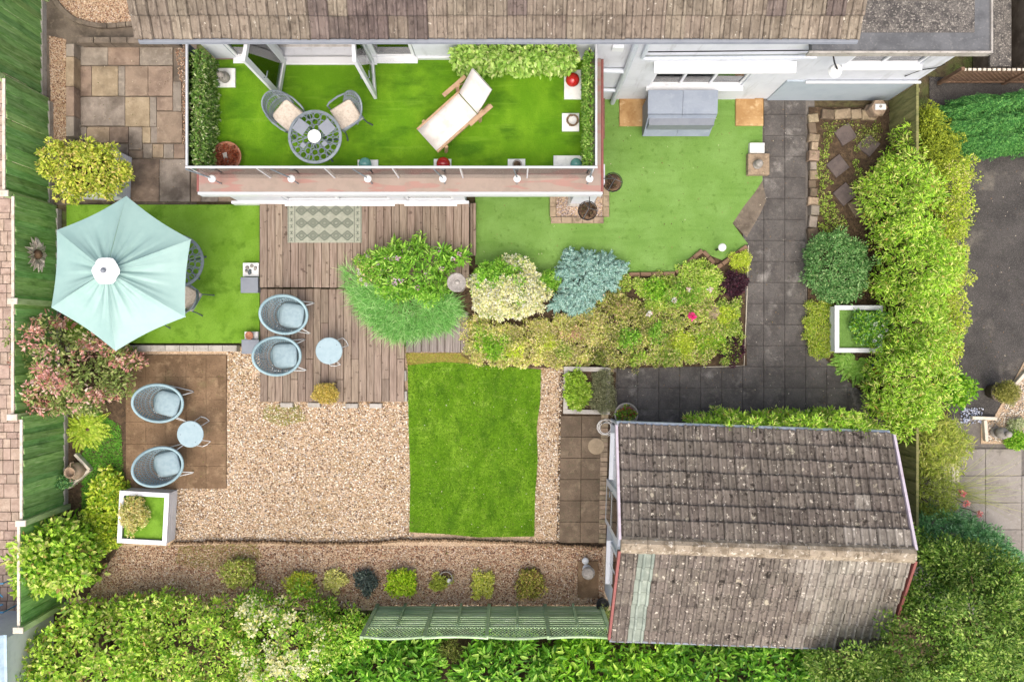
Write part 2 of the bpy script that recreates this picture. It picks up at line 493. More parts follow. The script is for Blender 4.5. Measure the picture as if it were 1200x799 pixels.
M['log'] = mat('edging_log', (128, 106, 82), [((92, 74, 56), 14, .42, .64, .9), ((160, 140, 112), 30, .54, .68, .7)], 0.95, (60, .6), rnd=.15)
M['old_brown'] = mat('brown_weathered_board', (128, 104, 84), [((104, 82, 64), (3, 20, 5), .42, .64, .9)], 0.85, rnd=.1)
M['rug'] = mat('grey_green_rug', (150, 154, 138), [((130, 134, 120), 30, .42, .62, .8), ((168, 170, 156), 80, .5, .66, .6)], 0.95, (150, .4))
M['rug_dark'] = mat('rug_pattern_dark', (84, 92, 82), rough=.95)
M['sand_slab'] = mat('ochre_sandstone', (176, 144, 100), [((150, 116, 74), 3.2, .42, .6, .9), ((200, 176, 136), 7, .55, .7, .7), ((110, 88, 60), 5, .6, .7, .6)], 0.85, (30, .3))
M['dark_slab'] = mat('dark_stepping_stone', (98, 88, 84), [((78, 70, 68), 5, .42, .64, .8)], 0.8, (40, .3), rnd=.14)
M['gold'] = mat('bleached_metal_petal', (196, 188, 174), [((150, 140, 130), 20, .45, .64, .8)], 0.5, metal=.3)
M['lamp_white'] = mat('white_lamp_globe', (240, 240, 238), rough=.25)
M['glass'] = glass_material('clear_glass', (.94, .96, .95), ior=1.6)
M['pane'] = glass_material('window_pane', (.55, .60, .60), ior=2.1)
M['dark_in'] = mat('dark_interior', (96, 94, 92), rough=.8)
M['curtain'] = mat('pale_room_floor', (206, 202, 198), [((176, 172, 168), (5, 1.5, 3), .46, .62, .8)], 0.5)
M['hose'] = mat('white_hose', (224, 222, 216), rough=.4)
M['petal_white'] = mat('white_petals', (238, 236, 228), rough=.7)
M['steel_blue'] = mat('blue_painted_steel', (90, 160, 200), rough=.4)
M['shed_roof'] = mat('pale_blue_ribbed_sheet', (168, 190, 200), [((140, 164, 178), 6, .45, .66, .7)], 0.5)
M['slate_chip'] = mat('blue_slate_chip', (150, 156, 176), rough=.7, rnd=.2)
M['flag_grey'] = mat('flagstone_grey', (150, 144, 136), [((130, 124, 116), 2, .42, .64, .8), ((104, 98, 90), 9, .56, .7, .6), ((170, 164, 156), 20, .54, .7, .5)], 0.85, (50, .3), rnd=.06)
M['rail_metal'] = mat('pale_rail_metal', (196, 198, 200), [((176, 178, 182), 8, .45, .66, .6)], 0.35, metal=.2)
M['fence_post'] = mat('faded_green_post', (176, 196, 142), [((140, 164, 106), (12, 12, 3), .42, .64, .8)], 0.85, rnd=.1)

# ---------------------------------------------------------------- foliage
LEAF_K = 1.25


def nrm(a):
    return a / np.maximum(1e-9, np.linalg.norm(a, axis=1))[:, None]


def raw_mesh(name, verts, faces, cols, mat, smooth=False):
    """faces: (n,k) int array of one polygon size; cols per vertex (n,3)"""
    me = bpy.data.meshes.new(name)
    nv = len(verts); nf, k = faces.shape
    me.vertices.add(nv)
    me.vertices.foreach_set('co', np.ascontiguousarray(verts, np.float32).ravel())
    me.loops.add(nf * k)
    me.loops.foreach_set('vertex_index', np.ascontiguousarray(faces, np.int32).ravel())
    me.polygons.add(nf)
    me.polygons.foreach_set('loop_start', np.arange(0, nf * k, k, dtype=np.int32))
    me.update(calc_edges=True)
    if cols is not None:
        at = me.color_attributes.new('Col', 'FLOAT_COLOR', 'POINT')
        c4 = np.ones((nv, 4), np.float32); c4[:, :3] = cols
        at.data.foreach_set('color', c4.ravel())
    me.materials.append(mat)
    return me


def leaf_verts(pos, d, n, L, W, fold=0.3, droop=0.15, broad=False):
    """two folded faces per leaf -> verts, faces"""
    N = len(pos)
    d = nrm(d)
    s = nrm(np.cross(d, n))
    n = np.cross(s, d)
    L = L[:, None]; W = W[:, None]
    tip = pos + d * L - n * (L * droop)
    if not broad:
        l = pos + d * L * .45 + s * W * .5 + n * W * fold
        r = pos + d * L * .45 - s * W * .5 + n * W * fold
        v = np.stack([pos, r, tip, l], 1).reshape(-1, 3)
        b = np.arange(N)[:, None] * 4
        f = np.concatenate([b + [0, 1, 2], b + [0, 2, 3]], 0)
        return v, f, 4
    r1 = pos + d * L * .28 - s * W * .45 + n * W * fold
    r2 = pos + d * L * .68 - s * W * .40 + n * W * fold - n * L * droop * .4
    l1 = pos + d * L * .28 + s * W * .45 + n * W * fold
    l2 = pos + d * L * .68 + s * W * .40 + n * W * fold - n * L * droop * .4
    v = np.stack([pos, r1, r2, tip, l2, l1], 1).reshape(-1, 3)
    b = np.arange(N)[:, None] * 6
    f = np.concatenate([b + [0, 1, 2], b + [0, 2, 3], b + [0, 3, 4], b + [0, 4, 5]], 0)
    return v, f, 6


def pal_cols(pal, n, jit=.12, k=None):
    """pal: list of (weight, rgb)"""
    w = np.array([p[0] for p in pal], float); w /= w.sum()
    c = np.array([lin(p[1], LEAF_K) for p in pal])
    i = NR.choice(len(pal), n, p=w)
    out = c[i] * NR.uniform(1 - jit, 1 + jit, (n, 1)) * NR.uniform(.96, 1.04, (n, 3))
    return np.clip(out, 0, .82)


def clump_leaves(C, Rr, per, L, W, pal, up=.35, broad=False, flat=.9, clumpvar=.13, jit=.12, droop=.15, spread=.45, fold=.3, pals=None):
    """leaves radiating from clump centres C with radii Rr"""
    K = len(C)
    idx = np.repeat(np.arange(K), per)
    N = len(idx)
    u = NR.normal(size=(N, 3)); u[:, 2] = u[:, 2] * .8 + .35
    u = nrm(u)
    rr = Rr[idx] * NR.uniform(.25, 1.0, N) ** .6
    pos = C[idx] + u * rr[:, None] * np.array([1, 1, flat])
    d = nrm(u + NR.normal(size=(N, 3)) * spread + np.array([0, 0, up]) * .4)
    nn = nrm(np.array([0, 0, 1.]) + NR.normal(size=(N, 3)) * .45 + u * .3)
    sz = NR.uniform(.55, 1.0, N) + NR.uniform(0, .55, N) ** 2 * 1.2; LL = L * sz; WW = W * sz * NR.uniform(.8, 1.2, N)
    v, f, k = leaf_verts(pos, d, nn, LL, WW, fold, droop, broad)
    cv = NR.uniform(1 - clumpvar, 1 + clumpvar, K)
    if pals is None:
        col = pal_cols(pal, N, jit)
    else:
        col = np.zeros((N, 3)); ch = pals
        for j in np.unique(ch):
            m = ch[idx] == j
            col[m] = pal_cols(pal[j], int(m.sum()), jit)
    col = col * cv[idx][:, None]
    return v, f, np.repeat(col, k, 0)


def join(parts):
    vs = []; fs = []; cs = []; n = 0
    for v, f, c in parts:
        vs.append(v); fs.append(f + n); cs.append(c); n += len(v)
    return np.vstack(vs), np.vstack(fs), np.vstack(cs)


def ell(cx, cy, rx, ry, n=18, rot=0.0):
    return [(cx + rx * math.cos(t) * math.cos(rot) - ry * math.sin(t) * math.sin(rot), cy + rx * math.cos(t) * math.sin(rot) + ry * math.sin(t) * math.cos(rot)) for t in [2 * math.pi * i / n for i in range(n)]]


def crown_clumps(pg, z0, h, r, dens=1.0, edge=None, sides=True, lump=.18, inner=True):
    """clump centres under a lumpy dome over polygon pg (world xy)"""
    a = np.array(pg); lo = a.min(0) ; hi = a.max(0)
    step = r * 1.15 / math.sqrt(dens)
    gx, gy = np.meshgrid(np.arange(lo[0], hi[0], step), np.arange(lo[1], hi[1], step))
    p = np.stack([gx.ravel(), gy.ravel()], 1)
    p = p + NR.uniform(-.45, .45, p.shape) * step
    d = np_dist(p, pg)
    ins = np_inside(p, pg)
    keep = ins & (d > r * NR.uniform(.25, .7, len(p)))
    p = p[keep]; d = d[keep]
    if len(p) == 0:
        p = a.mean(0)[None]; d = np.array([r])
    e = edge or max(.25, min(h * .7, d.max()))
    t = np.clip(d / e, 0, 1)
    ph = NR.uniform(0, 6, 6)
    lm = np.sin(p[:, 0] * 2.3 + ph[0]) * np.sin(p[:, 1] * 2.1 + ph[1]) * .6 + np.sin(p[:, 0] * 5.1 + ph[2]) * np.sin(p[:, 1] * 4.7 + ph[3]) * .4
    top = h * (.42 + .58 * np.sqrt(np.maximum(0, 1 - (1 - t) ** 2))) * (1 + lump * lm) * NR.uniform(.9, 1.05, len(p))
    zc = np.maximum(z0 + r * .3, z0 + top - r * .8)
    C = [np.column_stack([p, zc])]
    if sides and h > r * 2.2:
        m = d < max(r * 1.9, .25)
        for fr in (.62, .32):
            q = p[m]; C.append(np.column_stack([q, z0 + np.maximum(r * .4, (top[m] - r * .8) * fr)]))
    if inner and h > r * 2.2:
        m = NR.random(len(p)) < .55
        C.append(np.column_stack([p[m], z0 + np.maximum(r * .3, (top[m] - r * .8) * .7)]))
    C = np.vstack(C)
    m = NR.random(len(C)) < .16          # stray sprigs that break the outline
    S = C[m] + np.column_stack([NR.normal(size=(int(m.sum()), 2)) * r * .75, NR.uniform(.1, .85, int(m.sum())) * r])
    return np.vstack([C, S])


def stems_mb(C, base, z0, r0=.018, n=14):
    mb = MB()
    idx = NR.permutation(len(C))[:n]
    for i in idx:
        c = C[i]
        b = np.array([base[0] + (c[0] - base[0]) * .25, base[1] + (c[1] - base[1]) * .25, z0 - .02])
        mid = (b + c) / 2 + np.array([uni(-.04, .04), uni(-.04, .04), 0])
        mb.tube([b, mid, c], [r0, r0 * .7, r0 * .35], 5)
    return mb


def shrub(name, label, cat, pg, h, r=.14, per=60, L=.06, W=.025, pal=None, z0=0.0, dens=1.0, broad=False, group=None, zref=None, px=True,
          flowers=None, up=.35, mat='leaf', edge=None, stems=14, lump=.18, spread=.45, clumpvar=.13, droop=.15, pals=None, stem_r=.018, tree=False, extra=None, fold=.3, inner=True, flat=.9):
    """pg: outline in photo pixels (seen at about zref). A plant: foliage + stems (+ flowers)"""
    zr = z0 + h * .6 if zref is None else zref
    w = poly(pg, zr) if px else pg
    C = crown_clumps(w, z0, h, r, dens, edge, lump=lump, inner=inner)
    Rr = r * NR.uniform(.55, 1.25, len(C))
    ch = None; pp = pal
    if pals is not None:
        ch = np.array([pals[1](c) for c in C]); pp = pals[0]
    parts = [clump_leaves(C, Rr, per, L, W, pp, up, broad, clumpvar=clumpvar, spread=spread, droop=droop, pals=ch, fold=fold, flat=flat)]
    if extra: parts.append(extra(C, Rr))
    v, f, c = join(parts)
    cen = np.array(w).mean(0)
    root = thing(name, label, cat, (cen[0], cen[1], z0), 0, group)
    fo = link('crown' if tree else 'foliage', raw_mesh('foliage', v, f, c, M[mat]), root, True)
    if stems:
        obj('trunk' if tree else 'stem', stems_mb(C, cen, z0, stem_r, stems), M['bark'], root, True, True)
    if flowers:
        n, size, fpal, flab = flowers[:4]
        filt = flowers[4] if len(flowers) > 4 else None
        topc = C[np.argsort(-C[:, 2])][:max(8, int(len(C) * .6))]
        if filt: topc = np.array([c for c in topc if filt(c)])
        k = NR.integers(0, len(topc), n)
        FC = topc[k] + np.column_stack([NR.normal(size=(n, 2)) * r * .5, NR.uniform(.8, 1.35, n) * r])
        v, f, c = clump_leaves(FC, np.full(n, size), 24, size * .6, size * .5, fpal, up=.8, clumpvar=.06, jit=.06)
        o = link('blossom', raw_mesh('blossom', v, f, c, M['leaf']), root, True)
        if flab: o['label'] = flab
    return root


def frond_leaves(base, heading, length, pal, leaflet=.09, n=16, rise=.5, arch=.9, width=.03):
    """one pinnate frond -> verts, faces, cols"""
    t = np.linspace(.08, 1, n)
    hd = np.array([math.cos(heading), math.sin(heading), 0])
    sd = np.array([-hd[1], hd[0], 0])
    px = base[None] + hd[None] * (t * length * .9)[:, None] + np.array([0, 0, 1.])[None] * ((t * rise - arch * t * t * .6) * length)[:, None]
    ln = leaflet * np.sin(np.pi * np.clip(t * .85 + .15, 0, 1)) + .015
    P2 = np.repeat(px, 2, 0); sg = np.tile([1, -1], n)
    d = sd[None] * sg[:, None] + hd[None] * .45 + NR.normal(size=(2 * n, 3)) * .08
    nn = np.tile(np.array([0, 0, 1.]), (2 * n, 1)) + NR.normal(size=(2 * n, 3)) * .15
    v, f, k = leaf_verts(P2, d, nn, np.repeat(ln, 2), np.full(2 * n, width), .2, .1)
    return v, f, np.repeat(pal_cols(pal, 2 * n, .1), k, 0)


def fern(name, label, cx, cy, n, length, pal, z0=0.0, rise=.5, leaflet=.09, group=None, arc=(0, 2 * math.pi), cat='fern', width=.03):
    c = P(cx, cy, z0)
    parts = []
    for i in range(n):
        a = arc[0] + (arc[1] - arc[0]) * (i + uni(-.3, .3)) / n
        parts.append(frond_leaves(np.array([c.x, c.y, z0 + .03]), a, length * uni(.75, 1.1), pal, leaflet, int(length / .03), rise * uni(.7, 1.2), uni(.75, 1.0), width))
    v, f, col = join(parts)
    root = thing(name, label, cat, c, 0, group)
    link('frond', raw_mesh('frond', v, f, col, M['leaf']), root, True)
    obj('crown_base', MB().lathe([(.05, -.02), (.045, .03), (.02, .07)], 8, tuple(c)), M['bark'], root, True, True)
    return root


def blades_mesh(pos, length, width, pal, lean=.6, seg=3, heading=None, arch=.9):
    """arching grass blades (strips)"""
    N = len(pos)
    a = NR.uniform(0, 2 * np.pi, N) if heading is None else heading
    hd = np.stack([np.cos(a), np.sin(a), np.zeros(N)], 1)
    sd = np.stack([-hd[:, 1], hd[:, 0], np.zeros(N)], 1)
    Ln = length * NR.uniform(.6, 1.2, N)
    le = lean * NR.uniform(.4, 1.3, N)
    vs = []
    for i in range(seg + 1):
        t = i / seg
        c = pos + hd * (Ln * le * t)[:, None] + np.array([0, 0, 1.])[None] * (Ln * (t - arch * le * t * t * .6))[:, None]
        w = width * (1 - t * .9) * .5
        vs += [c - sd * w, c + sd * w]
    v = np.stack(vs, 1).reshape(-1, 3)
    k = 2 * (seg + 1)
    b = np.arange(N)[:, None] * k
    f = np.concatenate([b + [2 * i, 2 * i + 1, 2 * i + 3, 2 * i + 2] for i in range(seg)], 0)
    return v, f, np.repeat(pal_cols(pal, N, .15), k, 0)


def grass_cover(name, label, pg, z, n, length, width, pal, cat='grass', parent=None):
    """short blades over a lawn polygon: too many to count"""
    p = scatter(pg, n)
    pos = np.column_stack([p, np.full(n, z)])
    N = n
    a = NR.uniform(0, 2 * np.pi, N)
    hd = np.stack([np.cos(a), np.sin(a), np.zeros(N)], 1)
    sd = np.stack([-hd[:, 1], hd[:, 0], np.zeros(N)], 1) * width * .5
    L = (length * NR.uniform(.6, 1.3, N))[:, None]
    tip = pos + hd * L * NR.uniform(.3, 1.0, (N, 1)) + np.array([0, 0, 1.]) * L * .7
    v = np.stack([pos - sd, pos + sd, tip], 1).reshape(-1, 3)
    f = np.arange(N * 3).reshape(-1, 3)
    o = link(name, raw_mesh(name, v, f, np.repeat(pal_cols(pal, N, .2), 3, 0), M['blade']), parent)
    return tag(o, label, cat if parent is None else None, kind='stuff')


def stones(name, label, pgs, z, per_m2, s0, s1, pal, cat='gravel', flat=.6):
    ps = []
    for pg in pgs:
        n = len(pg)
        A = abs(sum(pg[i][0] * pg[(i + 1) % n][1] - pg[(i + 1) % n][0] * pg[i][1] for i in range(n))) / 2
        ps.append(scatter(pg, int(A * per_m2)))
    p = np.vstack(ps); N = len(p)
    s = NR.uniform(s0, s1, N) * .5
    base = np.array([(1, 0, 0), (0, 1, 0), (-1, 0, 0), (0, -1, 0), (0, 0, 1), (0, 0, -1)], float)
    a = NR.uniform(0, 6.28, N); ca, sa = np.cos(a), np.sin(a)
    b = np.repeat(base[None], N, 0) * NR.uniform(.6, 1.15, (N, 6, 1))
    b[:, :, 1] *= NR.uniform(.55, 1.0, (N, 1)); b[:, :, 2] *= flat
    b = b + NR.uniform(-.22, .22, (N, 6, 3))
    x = b[:, :, 0] * ca[:, None] - b[:, :, 1] * sa[:, None]
    y = b[:, :, 0] * sa[:, None] + b[:, :, 1] * ca[:, None]
    v = np.stack([x, y, b[:, :, 2]], 2) * s[:, None, None]
    v += np.column_stack([p, z + s * .25 + NR.uniform(0, .006, N)])[:, None, :]
    F = np.array([(0, 1, 4), (1, 2, 4), (2, 3, 4), (3, 0, 4), (1, 0, 5), (2, 1, 5), (3, 2, 5), (0, 3, 5)])
    f = (np.arange(N)[:, None, None] * 6 + F[None]).reshape(-1, 3)
    w = np.array([q[0] for q in pal], float); w /= w.sum()
    cc = np.array([lin(q[1]) for q in pal])
    col = cc[NR.choice(len(pal), N, p=w)] * NR.uniform(.85, 1.15, (N, 1))
    o = link(name, raw_mesh(name, v.reshape(-1, 3), f, np.repeat(col, 6, 0), M['stone_chip']))
    return tag(o, label, cat, kind='stuff')

# ---------------------------------------------------------------- the setting
struct('ground', MB().sheet([(-60, -60), (60, -60), (60, 60), (-60, 60)], -0.06), M['earth'], 'bare earth and rough grass under the gardens')

# --- gravel garden
GZ = 0.0
gravel_main = poly([(203, 412), (306, 412), (306, 468), (478, 468), (478, 430), (482, 628), (480, 634), (205, 634), (140, 634), (148, 570), (266, 572), (268, 416)])
gravel_main = poly([(266, 412), (306, 412), (306, 468), (482, 468), (484, 634), (140, 634), (140, 572), (266, 572)])
gravel_strip = poly([(630, 426), (664, 430), (657, 486), (656, 634), (620, 634), (628, 560)])
gravel_low = poly([(106, 640), (706, 640), (708, 712), (420, 712), (300, 712), (95, 704)])
gravel_top = poly([(60, -30), (162, -30), (162, 27), (118, 29), (88, 22), (72, 8), (62, 0)])
gravel_left = poly([(57, 42), (77, 46), (77, 165), (60, 165)])
gravel_wall = poly([(204, 50), (216, 50), (222, 180), (214, 182), (211, 100)])
gb = MB()
gb.sheet(poly([(95, 406), (720, 406), (720, 715), (80, 715)]), -0.02)
struct('gravel_ground', gb, M['gravel_bed'], 'gravel bed of the lower garden')
gb = MB()
gb.sheet(poly([(46, -40), (230, -40), (230, 240), (46, 240)]), -0.022)
struct('yard_ground', gb, M['concrete_dark'], 'dark concrete yard by the side of the house')
for nm, pgn in (('gravel_bed', gravel_top), ('gravel_bed', gravel_left), ('gravel_bed', gravel_wall)):
    struct(nm, MB().sheet(pgn, -0.016), M['gravel_bed'], 'small gravel bed edging the yard')
GP = [(5, (226, 213, 190)), (5, (208, 187, 156)), (4, (186, 160, 124)), (3, (164, 135, 102)), (3, (240, 232, 220)), (2, (130, 106, 86)), (1.5, (186, 178, 168)), (1, (104, 88, 76))]
GP2 = [(4, (206, 184, 158)), (5, (186, 156, 128)), (5, (166, 128, 100)), (3, (136, 100, 80)), (2, (226, 212, 196)), (2, (112, 86, 70))]
stones('gravel', 'pale buff pea gravel spread round the lawn', [gravel_main, gravel_strip], -0.014, 1650, .022, .056, GP)
stones('gravel', 'reddish buff gravel in the strip below the log edging', [gravel_low], -0.014, 1650, .022, .054, GP2)
stones('gravel', 'gravel in the beds beside the sandstone yard', [gravel_top, gravel_left, gravel_wall], -0.012, 2000, .02, .042, GP2)

# --- lawn
lawn_pg = poly([(478, 428), (520, 424), (560, 427), (600, 430), (634, 433), (633, 470), (629, 500), (630, 540), (627, 580), (626, 628), (560, 629), (520, 625), (480, 623), (481, 560), (479, 500)])
lawn = struct('lawn', MB().prism(lawn_pg, -0.018, 0.02), M['lawn'], 'small rectangle of green lawn in the gravel')
grass_cover('grass', 'short green grass of the rectangular lawn', lawn_pg, .018, 42000, .035, .010, [(4, (84, 124, 14)), (3, (64, 100, 8)), (2, (108, 146, 34)), (.2, (170, 170, 100))])

# --- left turf terrace with its retaining edge
TZ = 0.18
turf_pg = poly([(78, 240), (304, 240), (304, 402), (78, 402)], TZ)
struct('turf_terrace', MB().prism(turf_pg, -0.018, TZ), M['turf_left'], 'artificial turf terrace under the parasol')
grass_cover('turf_pile', 'bright artificial grass pile of the parasol terrace', turf_pg, TZ - .004, 16000, .022, .008, [(4, (96, 136, 30)), (3, (74, 112, 18)), (2, (114, 152, 48))], 'turf')
ew = thing('retaining_edge', 'pale concrete block edge below the parasol terrace', 'edging', P(200, 407))
for i in range(12):
    a = P(82 + i * 16.6, 408); piece('block', (a.x + .15 - ew.location.x, a.y - ew.location.y, -.02), (.295, .13, .215), M['concrete'], ew)
strip = poly([(140, 402), (286, 402), (286, 405.5), (140, 405.5)], .1)

# --- right turf with its edging
RT = 0.03
rturf = poly([(557, 112), (893, 112), (893, 160), (893, 212), (884, 226), (872, 241), (858, 262), (876, 286), (846, 305), (838, 302), (822, 295), (806, 305), (790, 320), (735, 321), (640, 326), (557, 310)])
struct('turf_lawn', MB().prism(rturf, -0.03, RT), M['turf'], 'artificial turf beside the flagged drive and below the balcony')
grass_cover('turf_pile', 'pale green artificial grass pile beside the drive', rturf, RT - .004, 30000, .02, .008, [(4, (102, 142, 58)), (3, (86, 124, 44)), (2, (120, 158, 74))], 'turf')

# --- beds
bed_mid = poly([(536, 300), (735, 318), (790, 318), (822, 293), (846, 303), (872, 290), (875, 428), (700, 432), (560, 430), (536, 412)])
struct('planting_bed', MB().prism(bed_mid, -.03, .015), M['soil'], 'soil of the long shrub bed between turf and drive')
bed_right = poly([(948, 126), (1045, 126), (1120, 300), (1110, 505), (1020, 470), (946, 400)])
struct('planting_bed', MB().prism(bed_right, -.03, .018), M['soil'], 'soil of the bed below the golden hedge')
bed_left = poly([(75, 408), (148, 416), (148, 575), (140, 640), (100, 700), (78, 700)])
struct('planting_bed', MB().prism(bed_left, -.03, .012), M['soil'], 'soil of the narrow bed along the green fence')
struct('planting_bed', MB().prism(poly([(-60, 702), (1300, 752), (1300, 1000), (-60, 1000)]), -.05, -.008), M['soil'], 'dark soil below the boundary shrubs')
grass_cover('grass', 'rough green grass in the bed beside the green fence', poly([(100, 470), (142, 500), (146, 560), (138, 620), (96, 610)]), .012, 9000, .06, .012, [(4, (96, 160, 50)), (3, (78, 140, 40)), (2, (130, 180, 70))])

# --- flagged drive
drive_out = poly([(896, 118), (948, 118), (948, 400), (962, 412), (990, 440), (1022, 465), (1030, 500), (716, 500), (716, 428), (872, 428), (874, 240)])
dr = struct('drive', MB().sheet(poly([(872, 114), (955, 114), (955, 395), (1040, 470), (1040, 512), (716, 512), (716, 422), (872, 422)]), -0.024), M['flag_joint'], 'dark flagged drive')
SL = .448
dz0 = P(772, 429.5)
nf = 0
for ix in range(-3, 12):
    for iy in range(-5, 16):
        cx = dz0.x + (ix + .5) * SL; cy = dz0.y + (iy + .5) * SL - 2 * SL
        if inside(cx, cy, drive_out):
            piece('flagstone', (cx, cy, -.02), (SL - .008, SL - .008, .028), M['flag'], dr, 0, .003, .002, .003)
            nf += 1
# corner slab of brown concrete at the turf's point
struct('path_apron', MB().prism(poly([(893, 212), (898, 235), (890, 252), (875, 278), (858, 262), (872, 241), (884, 226)]), -.02, .012), M['concrete_dark'], 'brown concrete wedge between turf and drive')
# --- brown slab patio
pz = .012
pb = struct('slab_patio', MB().sheet(poly([(148, 416), (266, 416), (264, 572), (148, 572)]), -0.012), M['patio_brown'], 'brown slab patio')
o0 = XY(148, 572); o1 = XY(265.5, 416)
nx, ny = 5, 6
for i in range(nx):
    for j in range(ny):
        sx = (o1[0] - o0[0]) / nx; sy = (o1[1] - o0[1]) / ny
        piece('patio_slab', (o0[0] + (i + .5) * sx, o0[1] + (j + .5) * sy, -.01), (sx - .004, sy - .004, .034), M['patio_brown'], pb, 0, .002, .002, .003)
# --- path by the garage
gp = struct('garage_path', MB().sheet(poly([(656, 436), (722, 436), (716, 640), (652, 640)]), -0.01), M['soil'], 'path of square slabs beside the garage')
a0 = P(656, 486)
for j in range(6):
    for i in range(2):
        piece('path_slab', (a0.x + .24 + i * .452 - j * .006, a0.y - .24 - j * .452, -.008), (.444, .444, .03), M['flag_path'], gp, 0, .005, .006, .006)
for j in range(34):
    q = P(709.5 - j * .12, 448 + j * 5.6)
    piece('edging_brick', (q.x, q.y, -.01), (.15, .095, .05), M['brick'], gp, 0, .006, .02, .01)
for px_ in (676, 698):
    q = P(688, 672)
sp = tag(link('paving_slab', cbox(.44, .78, .04, .006, M['patio_brown'])), 'brown paving slab set in gravel under the pale ornament', 'slab'); sp.location = P(689, 678, -.01)

# --- sandstone yard (random-size slabs)
yd = struct('sandstone_yard', MB().sheet(poly([(86, 50), (220, 50), (220, 239), (86, 239)]), -0.014), M['concrete_dark'], 'sandstone paved yard beside the house')
SS = [(90, 55, 127, 77, 0), (127, 55, 164, 77, 2), (164, 55, 203, 77, 0), (90, 78, 108, 113, 2), (108, 78, 139, 113, 1), (139, 78, 147, 113, 0), (147, 78, 174, 113, 2), (174, 78, 203, 113, 2),
      (92, 114, 147, 148, 0), (147, 114, 176, 149, 1), (176, 114, 184, 149, 0), (184, 114, 203, 130, 2), (203, 96, 213, 131, 0), (184, 131, 214, 168, 2), (92, 149, 102, 165, 0), (102, 149, 129, 168, 1), (129, 149, 151, 168, 2), (151, 149, 167, 176, 0), (167, 149, 177, 168, 1),
      (177, 149, 185, 168, 0), (130, 169, 151, 186, 0), (151, 177, 168, 186, 2), (168, 169, 179, 186, 0), (179, 169, 192, 185, 1), (192, 169, 204, 186, 0), (204, 169, 217, 186, 2), (153, 187, 187, 237, 2), (187, 187, 223, 237, 0), (224, 200, 236, 237, 2), (236, 222, 256, 237, 0), (256, 222, 276, 237, 2), (116, 170, 130, 186, 2), (100, 169, 116, 186, 0), (120, 187, 153, 237, 0)]
for (x0, y0, x1, y1, k) in SS:
    a = P(x0, y0); b = P(x1, y1)
    piece('sandstone_slab', ((a.x + b.x) / 2, (a.y + b.y) / 2, -.012), (b.x - a.x - .009, a.y - b.y - .009, .034), M[('sand_a', 'sand_b', 'sand_c')[k]], yd, 0, .006, .003, .005)
# low retaining wall round the yard
rw = thing('retaining_wall', 'low stone retaining wall round the sandstone yard', 'wall', P(84, 110))
lx, ly = rw.location.x, rw.location.y
for (y0, y1, k) in ((51, 66, 0), (66, 101, 1), (101, 136, 2), (136, 160, 0)):
    a = P(81.5, y0, .3); b = P(81.5, y1, .3)
    piece('coping_stone', (a.x - lx, (a.y + b.y) / 2 - ly, -.01), (.17, a.y - b.y - .01, .30), M[('sand_a', 'sand_b', 'sand_c')[k]], rw, 0, .01)
for i in range(6):
    a = P(100 + i * 19.5, 47, .3)
    piece('coping_stone', (a.x - lx, a.y - ly, -.01), (.335, .12, .32), M['concrete_dark'], rw, 0, .01)
# curved brick edge of the top gravel bed
be = thing('brick_edging', 'curved grey brick edging round the gravel by the eaves', 'edging', P(110, 27))
lx, ly = be.location.x, be.location.y
cv = [(66, 2), (71, 9), (77, 15), (84, 21), (92, 25), (101, 28), (111, 30), (121, 31), (132, 31), (143, 30), (154, 29), (164, 28)]
for i, (a, b) in enumerate(cv):
    q = P(a, b); nx_ = cv[min(i + 1, len(cv) - 1)]; pv = cv[max(i - 1, 0)]
    ang = math.atan2(-(nx_[1] - pv[1]), nx_[0] - pv[0])
    piece('brick', (q.x - lx, q.y - ly, -.02), (.19, .1, .07), M['concrete_dark'], be, ang, .008, .01)

# --- neighbour's rose sett paving beyond the left fence
npv = struct('sett_paving', MB().sheet([(-14, -8), (-9.95, -8), (-9.95, 8.5), (-14, 8.5)], -0.030), M['concrete_dark'], 'rose coloured sett paving beyond the green fence')
y = -6.4
while y < 6.2:
    hgt = RNG.choice([.14, .2, .26, .3])
    x = -11.6
    while x < -9.99:
        wd = RNG.choice([.16, .22, .3, .22])
        if x + wd > -9.98: wd = -9.98 - x + .001
        if wd > .05 and x + wd > -11.1:
            piece('sett', (x + wd / 2, y + hgt / 2, -.02), (round(wd - .012, 2), hgt - .012, .03), M['sett'], npv, 0, .006, .004, .004)
        x += wd
    y += hgt

# --- neighbour's side on the right
struct('neighbour_drive', MB().sheet(poly([(1090, 90), (1400, 90), (1400, 300), (1205, 430), (1166, 488), (1090, 492)]), -0.028), M['tarmac'], 'dark tarmac drive beyond the golden hedge')
nb = struct('neighbour_patio', MB().sheet(poly([(1085, 488), (1320, 488), (1320, 720), (1085, 720)]), -0.03), M['flag_joint'], 'grey slab patio beyond the hedge')
for i in range(-1, 5):
    for j in range(0, 6):
        q = P(1112 + i * 42.5, 526 + j * 31.5)
        if j == 0 and i > 1: continue
        piece('patio_slab', (q.x + .39, q.y - .28, -.026), (.765, .565, .034), M['flag_grey'] if 'flag_grey' in M else M['concrete'], nb, 0, .006, .003, .004)
struct('chipping_bed', MB().prism(poly([(1200, 425), (1310, 360), (1310, 520), (1150, 520), (1150, 492), (1166, 488)]), -.03, -.012), M['gravel_bed'], 'bed of pale chippings beside the neighbour drive')
stones('gravel', 'pale stone chippings beside the neighbour drive', [poly([(1198, 432), (1240, 405), (1240, 518), (1156, 518), (1156, 494), (1170, 490)])], -.01, 1200, .03, .06, [(4, (220, 212, 198)), (3, (190, 180, 164)), (2, (140, 134, 124)), (1, (200, 180, 150))])
stones('gravel', 'blue grey slate chips beside the hedge', [poly([(1126, 478), (1152, 478), (1152, 496), (1126, 496)])], -.01, 1200, .03, .06, [(4, (176, 184, 206)), (3, (146, 156, 180)), (2, (204, 208, 220))])
